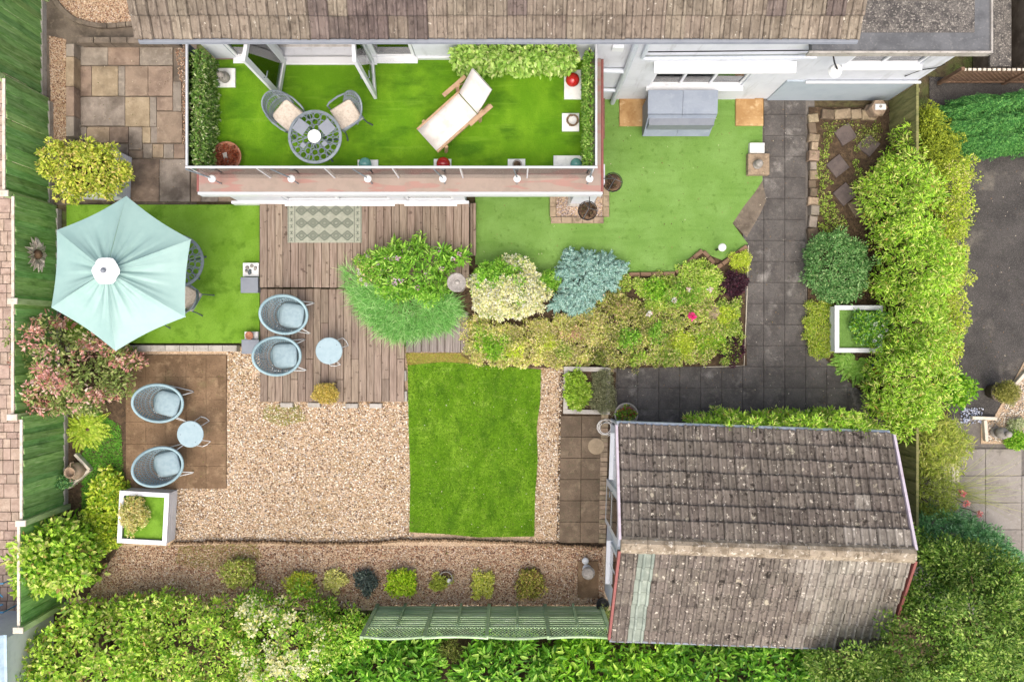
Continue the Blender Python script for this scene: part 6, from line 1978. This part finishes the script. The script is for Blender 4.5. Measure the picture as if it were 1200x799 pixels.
# ---------------------------------------------------------------- the middle bed
rad = lambda C, Rr: clump_leaves(C[::2] + np.array([0, 0, .06]), Rr[::2] * .8, 12, .16, .035, RHODO, up=.1, spread=.25, broad=True, droop=.3)
shrub('lupin_clump', 'tall bright green clump with pink flowers behind the ornamental grass', 'plant', [(424, 296), (450, 284), (474, 276), (505, 280), (535, 286), (558, 295), (552, 313), (530, 314), (519, 326), (518, 344), (502, 352), (478, 352), (450, 346), (428, 330)], .95, .15, 30, .075, .03, RHODO, z0=.0, zref=.85, extra=rad, flowers=(22, .045, [(3, (226, 140, 190)), (2, (240, 190, 214)), (1, (250, 226, 232))], 'pink flowers'))
shrub('flowering_bush', 'pink and cream flowered bush at the edge of the raised deck', 'shrub', [(408, 304), (424, 292), (446, 296), (452, 320), (440, 338), (418, 328)], .8, .11, 44, .05, .024, RHODO + [(2, (206, 190, 130))], zref=.8, flowers=(16, .035, [(3, (236, 180, 206)), (2, (250, 232, 226))], None))
pgz = poly([(404, 312), (424, 324), (455, 336), (500, 344), (524, 346), (536, 362), (526, 382), (500, 390), (466, 397), (446, 388), (424, 366), (410, 342)], .35)
n_ = 8500
pp_ = scatter(pgz, n_)
cc_ = np.array([XY(478, 345, .3)])
hd_ = np.arctan2(pp_[:, 1] - cc_[0, 1], pp_[:, 0] - cc_[0, 0]) + NR.normal(size=n_) * .95
v, f, c = blades_mesh(np.column_stack([pp_, NR.uniform(.0, .34, n_)]), .34, .012, GRASS, .8, 4, hd_, 1.2)
gr_ = thing('ornamental_grass', 'fine bluish green ornamental grass spilling over the lower deck', 'grass', (*XY(478, 370, .1), LD))
link('blades', raw_mesh('blades', v, f, c, M['blade']), gr_, True)
obj('root_crown', MB().lathe([(.5, -.02), (.42, .05), (.2, .12), (.01, .14)], 18, (gr_.location.x, gr_.location.y + .15, LD), 1.6, .8), M['earth'], gr_, True, True)
ck = lambda c: 1 if ((c[0] - XY(576, 0, .7)[0]) ** 2 / .15 + (c[1] - XY(0, 318, .7)[1]) ** 2 / .07) < uni(.5, 1.5) or uni(0, 1) < .10 else 0
shrub('cream_shrub', 'rounded shrub of creamy variegated leaves beside the bird bath', 'shrub', [(552, 345), (554, 322), (566, 306), (592, 300), (618, 304), (634, 318), (643, 345), (636, 364), (610, 374), (575, 374), (552, 366)], .85, .12, 80, .05, .03, pals=([CREAM, RHODO], ck), dens=1.2)
shrub('green_perennial', 'fresh green tuft between cream shrub and blue juniper', 'plant', ell(644, 328, 12, 14), .4, .08, 34, .06, .02, RHODO, dens=.9, stems=6, stem_r=.006)
heath = [([(536, 376), (556, 370), (600, 380), (640, 372), (650, 400), (640, 432), (600, 432), (560, 430), (540, 412)], HEATH, .35, 'beige pink heather between lawn and cream shrub'),
         ([(630, 380), (660, 366), (700, 358), (716, 380), (712, 414), (690, 432), (640, 432), (632, 405)], HEATH, .32, 'fawn heather below the blue juniper'),
         ([(690, 352), (720, 340), (752, 352), (764, 384), (758, 428), (706, 432), (704, 390)], OLIVE + HEATH, .34, 'olive brown heather in the middle of the bed'),
         ([(738, 325), (775, 324), (800, 318), (812, 336), (800, 360), (762, 362), (744, 345)], HEATHG, .3, 'green heather along the zigzag edging'),
         ([(750, 356), (800, 350), (838, 350), (846, 385), (838, 426), (790, 430), (756, 428)], HEATHG + HEATH, .32, 'mixed green and fawn ground shrub by the drive corner'),
         ([(795, 318), (822, 300), (836, 312), (852, 318), (845, 348), (810, 352), (800, 335)], HEATHG + [(2, (160, 180, 80))], .34, 'light green shrub inside the zigzag edging'),
         ([(836, 350), (868, 348), (872, 392), (868, 424), (838, 426), (836, 390)], HEATHG, .28, 'straw and green heather along the wire edging'),
         ([(700, 318), (738, 320), (744, 338), (724, 346), (704, 340)], OLIVE + HEATHG, .25, 'low olive plant between juniper and edging')]
for pg, pal, h, lab in heath:
    shrub('heather', lab, 'shrub', pg, h, .10, 62, .042, .021, [(w_, tuple(min(255, v_ * 1.1) for v_ in c_)) for w_, c_ in pal], dens=.85, stems=8, stem_r=.008, group='heathers in the shrub bed', clumpvar=.3, lump=.4, spread=.6)
for (x, y, rx, ry, h, pal, lab, L, nm) in ((578, 402, 25, 18, .42, BRIGHT, 'bright green perennial at the top of the lawn', .05, 'perennial'), (640, 400, 13, 12, .36, CHART, 'yellow green tuft among the beige heather', .045, 'perennial'),
                                    (798, 404, 19, 15, .36, CHART, 'yellow green spurge in the bed between two heathers', .045, 'perennial'), (832, 400, 17, 16, .36, CHART + BRIGHT, 'lime green mound beside the dark purple plant on the drive corner', .045, 'perennial'),
                                    (867, 306, 14, 15, .3, CHART, 'golden mound at the turf corner by the globe light', .03, 'perennial'), (800, 345, 24, 16, .42, RHODO + HEATHG, 'mid green flowering mound inside the shrub bed', .05, 'perennial'),
                                    (862, 332, 17, 16, .32, PURPLE, 'dark purple leaved plant below the golden mound', .05, 'heuchera'), (857, 408, 14, 15, .3, PURPLE, 'dark purple leaved plant at the corner of the drive', .05, 'heuchera'),
                                    (711, 373, 10, 6, .38, PURPLE, 'small dark purple plant among the olive heather', .04, 'heuchera'), (621, 385, 9, 4, .4, PURPLE, 'tiny dark purple plant under the cream shrub', .04, 'heuchera')):
    shrub(nm, lab, 'plant', ell(x, y, rx, ry), h, .08, 46, L, L * .5, pal, dens=1.0, stems=7, stem_r=.006)
ACC = [(560, 384, 10, 8, HEATHG, 'pale green tuft against the side deck'), (604, 412, 12, 9, CHART, 'yellow green tuft at the lawn edge below the cream shrub'), (662, 412, 13, 10, HEATHG, 'grey green tuft above the gravel path head'),
       (676, 392, 11, 9, [(3, (206, 176, 150)), (2, (176, 140, 116))], 'rosy brown tuft below the blue juniper'), (735, 398, 15, 12, RHODO, 'leafy green mound by the low pale framed planter'), (728, 362, 14, 11, HEATH, 'straw coloured tuft beside the juniper'),
       (768, 338, 14, 11, BRIGHT, 'bright green mound along the zigzag edging'), (770, 392, 14, 12, RHODO, 'green leafy mound near the rounded rock'), (852, 372, 13, 12, CHART, 'yellow green mound along the wire edging'), (822, 322, 12, 10, LIME, 'lime tuft inside the zigzag edging'),
       (784, 418, 14, 9, HEATHG, 'pale green tuft overhanging the drive'), (745, 420, 13, 8, LIME, 'lime tuft at the drive edge near the planter'), (700, 418, 12, 9, OLIVE, 'dark olive tuft at the bed corner by the planter')]
for (x, y, rx, ry, pal, lab) in ACC:
    shrub('perennial', lab, 'plant', ell(x, y, rx, ry), uni(.36, .5), .08, 34, .06, .026, pal, dens=.8, stems=6, stem_r=.006, clumpvar=.2)
q = P(811, 372, .5)
o = thing('pink_flower', 'single hot pink flower standing over the heathers', 'flower', (q.x, q.y, .1))
v, f, c = clump_leaves(np.array([[0, 0, .38], [.03, .03, .36], [-.02, .05, .36]]), np.full(3, .045), 24, .05, .04, [(3, (236, 50, 130)), (1, (246, 100, 160))], up=.7)
link('bloom', raw_mesh('bloom', v, f, c, M['leaf']), o)
obj('stem', MB().tube([(0, 0, 0), (.01, 0, .2), (0, 0, .36)], .006, 5), M['bark'], o)
for (x, y) in ((806, 340), (832, 340), (790, 352), (760, 368)):
    q = P(x, y, .45)
    o = thing('pale_flower', 'pale pink flower head over the shrub bed', 'flower', (q.x, q.y, .1), group='pale flowers of the shrub bed')
    v, f, c = clump_leaves(np.array([[0, 0, .32], [.03, .02, .31]]), np.full(2, .035), 16, .04, .03, [(3, (240, 214, 206)), (1, (230, 170, 170))], up=.7)
    link('bloom', raw_mesh('bloom', v, f, c, M['leaf']), o)
    obj('stem', MB().tube([(0, 0, 0), (0, 0, .3)], .005, 5), M['bark'], o)
# moss strip between side deck and lawn
mo = grass_cover('moss', 'yellow brown moss strip between the side deck and the lawn', poly([(476, 414), (548, 414), (556, 426), (520, 424), (478, 428)]), .0, 5000, .03, .02, [(4, (176, 160, 92)), (3, (150, 140, 70)), (2, (150, 170, 70))], 'moss')
grass_cover('moss', 'thin green weed growing through the gravel by the lower deck', poly([(310, 475), (350, 474), (360, 492), (330, 500), (308, 490)]), -.005, 1300, .03, .016, [(3, (150, 150, 70)), (2, (120, 130, 56))], 'weeds')
grass_cover('moss', 'thin green weed growing through the gravel by the slatted planter', poly([(210, 640), (300, 636), (310, 655), (240, 668), (205, 660)]), -.005, 2200, .03, .016, [(3, (150, 140, 80)), (2, (126, 130, 60))], 'weeds')
shrub('herb', 'bright green herbs in the low pale framed planter', 'plant', ell(678, 458, 15, 22), .26, .08, 40, .06, .035, [(4, (156, 186, 66)), (3, (126, 160, 50)), (1, (190, 206, 110))], z0=.22, zref=.42, broad=True, stems=6, stem_r=.006)
shrub('herb', 'grey green thyme spilling from the low pale framed planter', 'plant', [(692, 436), (712, 430), (722, 450), (722, 480), (704, 488), (692, 478)], .24, .07, 44, .03, .012, [(4, (126, 130, 96)), (3, (100, 106, 74)), (2, (160, 160, 124))], z0=.2, zref=.38, stems=6, stem_r=.006)

# ---------------------------------------------------------------- the right bed
shrub('spiraea', 'rounded blue green leafy shrub beside the drive', 'shrub', ell(983, 312, 39, 42), .85, .13, 62, .06, .022, SPI, dens=1.1)
shrub('ground_cover_plant', 'yellow green creeping plant between drive and white planter', 'plant', [(945, 352), (976, 356), (980, 412), (968, 422), (948, 416), (942, 388)], .24, .08, 46, .035, .018, HEATHG + CHART, stems=6, stem_r=.006)
shrub('weed_patch', 'thin pale green weeds among the stepping stones', 'plant', [(958, 172), (972, 168), (972, 215), (978, 240), (996, 262), (985, 285), (960, 290), (956, 230)], .14, .07, 30, .035, .016, HEATHG + LIME, dens=.6, stems=5, stem_r=.005)
shrub('weed_patch', 'brownish weeds round the stepping stones by the stone lantern', 'plant', [(964, 142), (1000, 142), (1036, 145), (1032, 165), (1004, 180), (1000, 150), (980, 150), (972, 180), (962, 170)], .12, .06, 26, .035, .015, OLIVE + HEATHG + [(3, (110, 86, 62))], dens=.55, stems=5, stem_r=.005)
shrub('weed_patch', 'thin pale green weeds between stepping stones and hedge', 'plant', [(1000, 185), (1012, 190), (1012, 228), (1000, 235), (1000, 215)], .14, .07, 30, .035, .016, HEATHG + LIME, dens=.6, stems=5, stem_r=.005)
shrub('bare_bush', 'dark brown twiggy bush between spiraea and hedge', 'shrub', [(1016, 262), (1034, 270), (1038, 330), (1030, 352), (1012, 350), (1014, 300)], .4, .09, 30, .04, .014, [(4, (92, 72, 54)), (3, (70, 56, 42)), (1, (110, 116, 58))], dens=.8)
shrub('potted_shrub', 'white flowered green shrub in the turf topped planter by the hedge', 'shrub', [(1000, 372), (1012, 360), (1034, 366), (1042, 382), (1036, 402), (1012, 404), (1000, 392)], .45, .09, 40, .055, .028, BRIGHT + SPI, z0=.39, zref=.7, stems=8, flowers=(9, .035, [(1, (246, 246, 240))], 'white flowers'))
fern('fern', 'pale green fern below the turf topped planter', 1003, 420, 13, .75, [(4, (148, 190, 84)), (3, (124, 170, 66)), (1, (172, 206, 110))], .02, .45, .11, arc=(math.radians(165), math.radians(350)), width=.035)
ros = lambda C, Rr: clump_leaves(C + np.array([0, 0, .04]), Rr * .8, 16, .12, .026, GOLD, up=.15, spread=.3, droop=.3)
hed = [([(1048, 150), (1060, 138), (1074, 144), (1080, 185), (1066, 205), (1046, 196), (1042, 172)], 'golden feathery shrub filling the corner by the stone lantern', 1.1),
       ([(1034, 192), (1056, 172), (1088, 178), (1106, 215), (1108, 262), (1090, 292), (1050, 286), (1030, 256), (1026, 220)], 'large round golden shrub by the stepping stones', 1.85),
       ([(1044, 268), (1074, 256), (1104, 264), (1116, 308), (1112, 350), (1066, 358), (1044, 330)], 'golden shrub level with the blue green spiraea', 1.8),
       ([(1058, 328), (1082, 316), (1114, 326), (1118, 398), (1104, 432), (1060, 428), (1054, 380)], 'golden shrub beside the turf topped planter', 1.85),
       ([(1042, 402), (1090, 392), (1114, 425), (1108, 476), (1070, 494), (1032, 482), (1030, 445)], 'golden shrub beside the fern and teal pot', 1.8),
       ([(1012, 490), (1040, 466), (1080, 466), (1100, 484), (1080, 506), (1046, 522), (1014, 518), (1000, 506)], 'golden shrub at the garage roof corner', 1.6)]
for pg, lab, h in hed:
    shrub('golden_shrub', lab, 'shrub', pg, h, .15, 40, .07, .026, GOLD, extra=ros, zref=h * .75, group='golden hedge shrubs', edge=.4, dens=.9, lump=.26, clumpvar=.24)
shrub('golden_hedge', 'narrow clipped golden hedge along the garage eave', 'hedge', [(822, 494), (850, 488), (900, 486), (950, 485), (985, 485), (1022, 488), (1026, 518), (960, 514), (880, 509), (822, 506)], 2.12, .12, 54, .075, .026, GOLD, zref=2.0, edge=.14, lump=.04, extra=ros)
side = [([(1078, 112), (1098, 122), (1116, 150), (1128, 175), (1118, 210), (1096, 212), (1082, 180)], 'olive yellow small leaved bush beside the dark conifer', 1.0, [(4, (172, 184, 62)), (4, (140, 156, 50)), (2, (110, 128, 40))]),
        ([(1100, 205), (1124, 180), (1142, 186), (1140, 240), (1132, 290), (1110, 296), (1104, 250)], 'yellow small leaved shrub overhanging the tarmac drive', 1.0, GOLD2),
        ([(1110, 285), (1136, 282), (1134, 340), (1130, 385), (1110, 390), (1108, 330)], 'yellow and pink tipped shrub along the middle of the tarmac drive', 1.0, GOLD2),
        ([(1104, 385), (1130, 380), (1130, 420), (1122, 446), (1102, 450)], 'yellow and pink tipped shrub above the laurel sapling', .95, GOLD2)]
for pg, lab, h, pal in side:
    shrub('privet', lab, 'shrub', pg, h, .12, 60, .045, .024, pal, zref=h * .7, group='yellow shrubs along the tarmac drive', edge=.25)
shrub('laurel_sapling', 'bright green broad leaved sapling at the foot of the hedge', 'shrub', [(1110, 446), (1130, 424), (1145, 450), (1138, 474), (1114, 478)], .9, .13, 30, .10, .05, BRIGHT, broad=True, zref=.7)
# bamboo and roses beyond the fence
bam = lambda C, Rr: clump_leaves(C + np.array([0, 0, .05]), Rr, 14, .14, .014, [(3, (206, 214, 120)), (2, (180, 196, 90))], up=.1, spread=.6, droop=.4)
shrub('bamboo', 'pale yellow green bamboo arching over the neighbour patio', 'bamboo', [(1078, 505), (1098, 482), (1124, 486), (1142, 512), (1146, 532), (1128, 548), (1100, 560), (1078, 548)], 1.25, .14, 30, .11, .013, [(4, (190, 204, 100)), (4, (164, 184, 76)), (2, (214, 220, 140))], extra=bam, zref=1.0, stems=24, stem_r=.012)
shrub('bamboo', 'olive green bamboo below the timber bench', 'bamboo', [(1076, 556), (1104, 548), (1124, 562), (1130, 592), (1110, 612), (1078, 606)], 1.1, .13, 40, .10, .012, [(4, (160, 176, 76)), (4, (132, 150, 58)), (2, (190, 200, 110))], zref=.9, stems=20, stem_r=.012)
sprig = thing('wispy_grass', 'wispy pale grass stems leaning over the grey patio slabs', 'grass', P(1120, 575, -.01))
nb2 = 80
bp = np.column_stack([np.tile(np.array([[P(1118, 575).x, P(1118, 575).y]]), (nb2, 1)) + NR.normal(size=(nb2, 2)) * .12, np.zeros(nb2)])
v, f, c = blades_mesh(bp, 1.15, .008, [(3, (176, 176, 116)), (2, (150, 166, 84))], .9, 5, NR.normal(size=nb2) * .6 + .05, .9)
link('stems', raw_mesh('stems', v, f, c, M['blade']), sprig, True)
for (x, y) in ((1127, 578), (1132, 590), (1147, 602)):
    q = P(x, y, .7)
    o = thing('rose', 'coral pink rose at the patio edge beyond the fence', 'flower', (q.x, q.y, 0), group='coral roses')
    v, f, c = clump_leaves(np.array([[0, 0, .7]]), np.full(1, .05), 36, .05, .045, [(3, (236, 130, 130)), (2, (246, 170, 160))], up=.7)
    link('bloom', raw_mesh('bloom', v, f, c, M['leaf']), o)
    obj('stem', MB().tube([(-.05, 0, -.02), (0, .02, .35), (0, 0, .68)], .007, 5), M['bark'], o)
shrub('leafy_plant', 'fresh green leafy plant beside the small stone figure', 'plant', [(1180, 512), (1196, 505), (1206, 515), (1200, 526), (1184, 526)], .3, .07, 40, .05, .026, BRIGHT, stems=6, stem_r=.006)
shrub('leafy_plant', 'pale silvery plant behind the small stone figure', 'plant', [(1182, 494), (1198, 490), (1206, 500), (1196, 508), (1184, 506)], .25, .07, 34, .04, .018, [(3, (190, 196, 160)), (2, (150, 164, 110))], stems=6, stem_r=.006)
# conifers and tree
def sprays(pg, z0, h, pal, ang, n, L=.5, zref=None, sd_=.35, ridge=.12, centre=None, lw=(.03, .06, .014)):
    """flattened drooping conifer sprays, all streaming about one heading"""
    w = poly(pg, zref)
    p = scatter(w, n)
    d = np_dist(p, w); e = min(.5, d.max())
    top = z0 + h * (.35 + .65 * np.sqrt(np.maximum(0, 1 - (1 - np.clip(d / e, 0, 1)) ** 2)))
    parts = []
    k = 10
    if centre is not None:
        cx_, cy_ = XY(*centre, zref)
        hd = np.arctan2(p[:, 1] - cy_, p[:, 0] - cx_) + NR.normal(size=n) * sd_
        top = top + ridge * np.sin(np.arctan2(p[:, 1] - cy_, p[:, 0] - cx_) * 9 + np.hypot(p[:, 0] - cx_, p[:, 1] - cy_) * 6)
    else:
        hd = ang + NR.normal(size=n) * sd_
        ac = -p[:, 0] * math.sin(ang) + p[:, 1] * math.cos(ang); al = p[:, 0] * math.cos(ang) + p[:, 1] * math.sin(ang)
        top = top + ridge * np.sin(ac * 17 + np.sin(al * 3) * 1.5) + ridge * .5 * np.sin(al * 7 + ac * 3)
    top = np.maximum(top, z0 + .05)
    t = np.linspace(0, 1, k)
    H_ = np.stack([np.cos(hd), np.sin(hd), np.zeros(n)], 1)
    base = np.column_stack([p, top - NR.uniform(0, .35, n)])
    Ln = L * NR.uniform(.5, 1, n)
    pos = base[:, None, :] + H_[:, None, :] * (t[None, :] * Ln[:, None])[:, :, None] * .5
    pos[:, :, 2] += (t * .12 - t * t * .16)[None, :]
    pos = pos.reshape(-1, 3); N = len(pos)
    Hr = np.repeat(H_, k, 0)
    sd = np.stack([-Hr[:, 1], Hr[:, 0], np.zeros(N)], 1)
    parts = []
    for s in (1, -1, .0):
        dd = Hr + sd * s + NR.normal(size=(N, 3)) * .2
        v, f, kk = leaf_verts(pos, dd, np.array([0, 0, 1.]) + NR.normal(size=(N, 3)) * .3, NR.uniform(lw[0], lw[1], N), np.full(N, lw[2]), .3, .1)
        parts.append((v, f, np.repeat(pal_cols(pal, N, .15), kk, 0)))
    return w, join(parts)


w, (v, f, c) = sprays([(1116, 122), (1140, 110), (1180, 106), (1240, 106), (1240, 172), (1190, 172), (1160, 178), (1138, 170), (1118, 150)], 0.0, 1.0, CONI, math.radians(195), 3400, .5, .7, sd_=.3, ridge=.13)
cen = np.array(w).mean(0)
def juniper(name, label, pg, h, pal, n, L, centre, zref, z0=.0, **kw):
    w2, (v2, f2, c2) = sprays(pg, z0, h, pal, 0, n, L, zref, centre=centre, **kw)
    ce = XY(*centre, zref)
    o2 = thing(name, label, 'conifer', (ce[0], ce[1], z0))
    link('foliage', raw_mesh('foliage', v2, f2, c2, M['needle']), o2, True)
    mb2 = MB()
    for k in range(12):
        t = k * .5236
        mb2.tube([(ce[0], ce[1], z0), (ce[0] + .25 * math.cos(t), ce[1] + .2 * math.sin(t), z0 + h * .5), (ce[0] + .55 * math.cos(t), ce[1] + .4 * math.sin(t), z0 + h * .6)], [.02, .014, .006], 5)
    obj('stem', mb2, M['bark'], o2, True, True)
juniper('blue_juniper', 'spreading blue green juniper at the edge of the turf', [(646, 322), (656, 318), (660, 306), (668, 293), (676, 300), (690, 294), (700, 302), (714, 298), (722, 308), (736, 306), (728, 322), (722, 336), (708, 338), (702, 350), (694, 352), (690, 371), (680, 362), (672, 370), (662, 358), (648, 360), (656, 344), (664, 336)], .5, BLUE, 1500, .32, (682, 328), .45, sd_=.95, ridge=.05, lw=(.03, .06, .016))
o = thing('dark_conifer', 'dense dark green conifer with sweeping sprays on the tarmac edge', 'conifer', (cen[0], cen[1], -.03))
link('crown', raw_mesh('crown', v, f, c, M['needle']), o, True)
obj('trunk', MB().tube([(cen[0], cen[1], -.03), (cen[0], cen[1], .8)], [.06, .03], 8).tube([(cen[0] + .3, cen[1], .3), (cen[0] - .9, cen[1], .6)], [.04, .015], 6), M['bark'], o, world=True)
shrub('blue_conifer', 'rounded blue green conifer spreading beside the neighbour patio', 'conifer', [(1078, 606), (1104, 598), (1140, 602), (1176, 624), (1205, 650), (1230, 700), (1180, 720), (1120, 690), (1078, 655)], 1.6, .17, 110, .08, .022, BGREEN, mat='needle', zref=1.3, stems=14, tree=True, flat=.7)
def tree_extra(C, Rr):
    return clump_leaves(C + NR.normal(size=C.shape) * .1, Rr * .9, 40, .06, .026, TREE, up=.4)
tpg = [(985, 762), (1000, 748), (1022, 738), (1048, 720), (1076, 704), (1084, 668), (1094, 636), (1118, 640), (1150, 648), (1200, 668), (1250, 680), (1260, 840), (1120, 850), (990, 840), (960, 790)]
tw = poly(tpg, 3.0)
C = crown_clumps(tw, 1.7, 2.3, .30, 1.0, edge=1.3, lump=.42)
C = np.vstack([C, crown_clumps(tw, 1.4, 1.9, .26, .8, edge=1.0, lump=.2)])
C[:, 2] = np.maximum(C[:, 2], 1.9)
keep = ~((C[:, 0] < 7.15) & (C[:, 1] > -5.75) & (C[:, 2] < 2.75))
C = C[keep]
Rr = .29 * NR.uniform(.55, 1.25, len(C))
v, f, c = join([clump_leaves(C, Rr, 130, .075, .034, TREE, up=.35, clumpvar=.36), tree_extra(C, Rr)])
tr_ = thing('spreading_tree', 'broad green deciduous tree overhanging the garage roof', 'tree', (9.0, -6.3, -.05))
link('crown', raw_mesh('crown', v, f, c, M['leaf']), tr_, True)
tb_ = MB().tube([(9.0, -6.3, -.05), (8.95, -6.25, .9), (9.0, -6.2, 1.7), (9.05, -6.1, 2.6)], [.17, .14, .12, .07], 10)
for i in NR.permutation(len(C))[:34]:
    p0 = np.array([9.0, -6.22, uni(1.2, 2.0)]); m = (p0 + C[i]) / 2 + np.array([0, 0, .12])
    tb_.tube([p0, m, C[i]], [.05, .03, .01], 6)
obj('trunk', tb_, M['bark'], tr_, True, True)
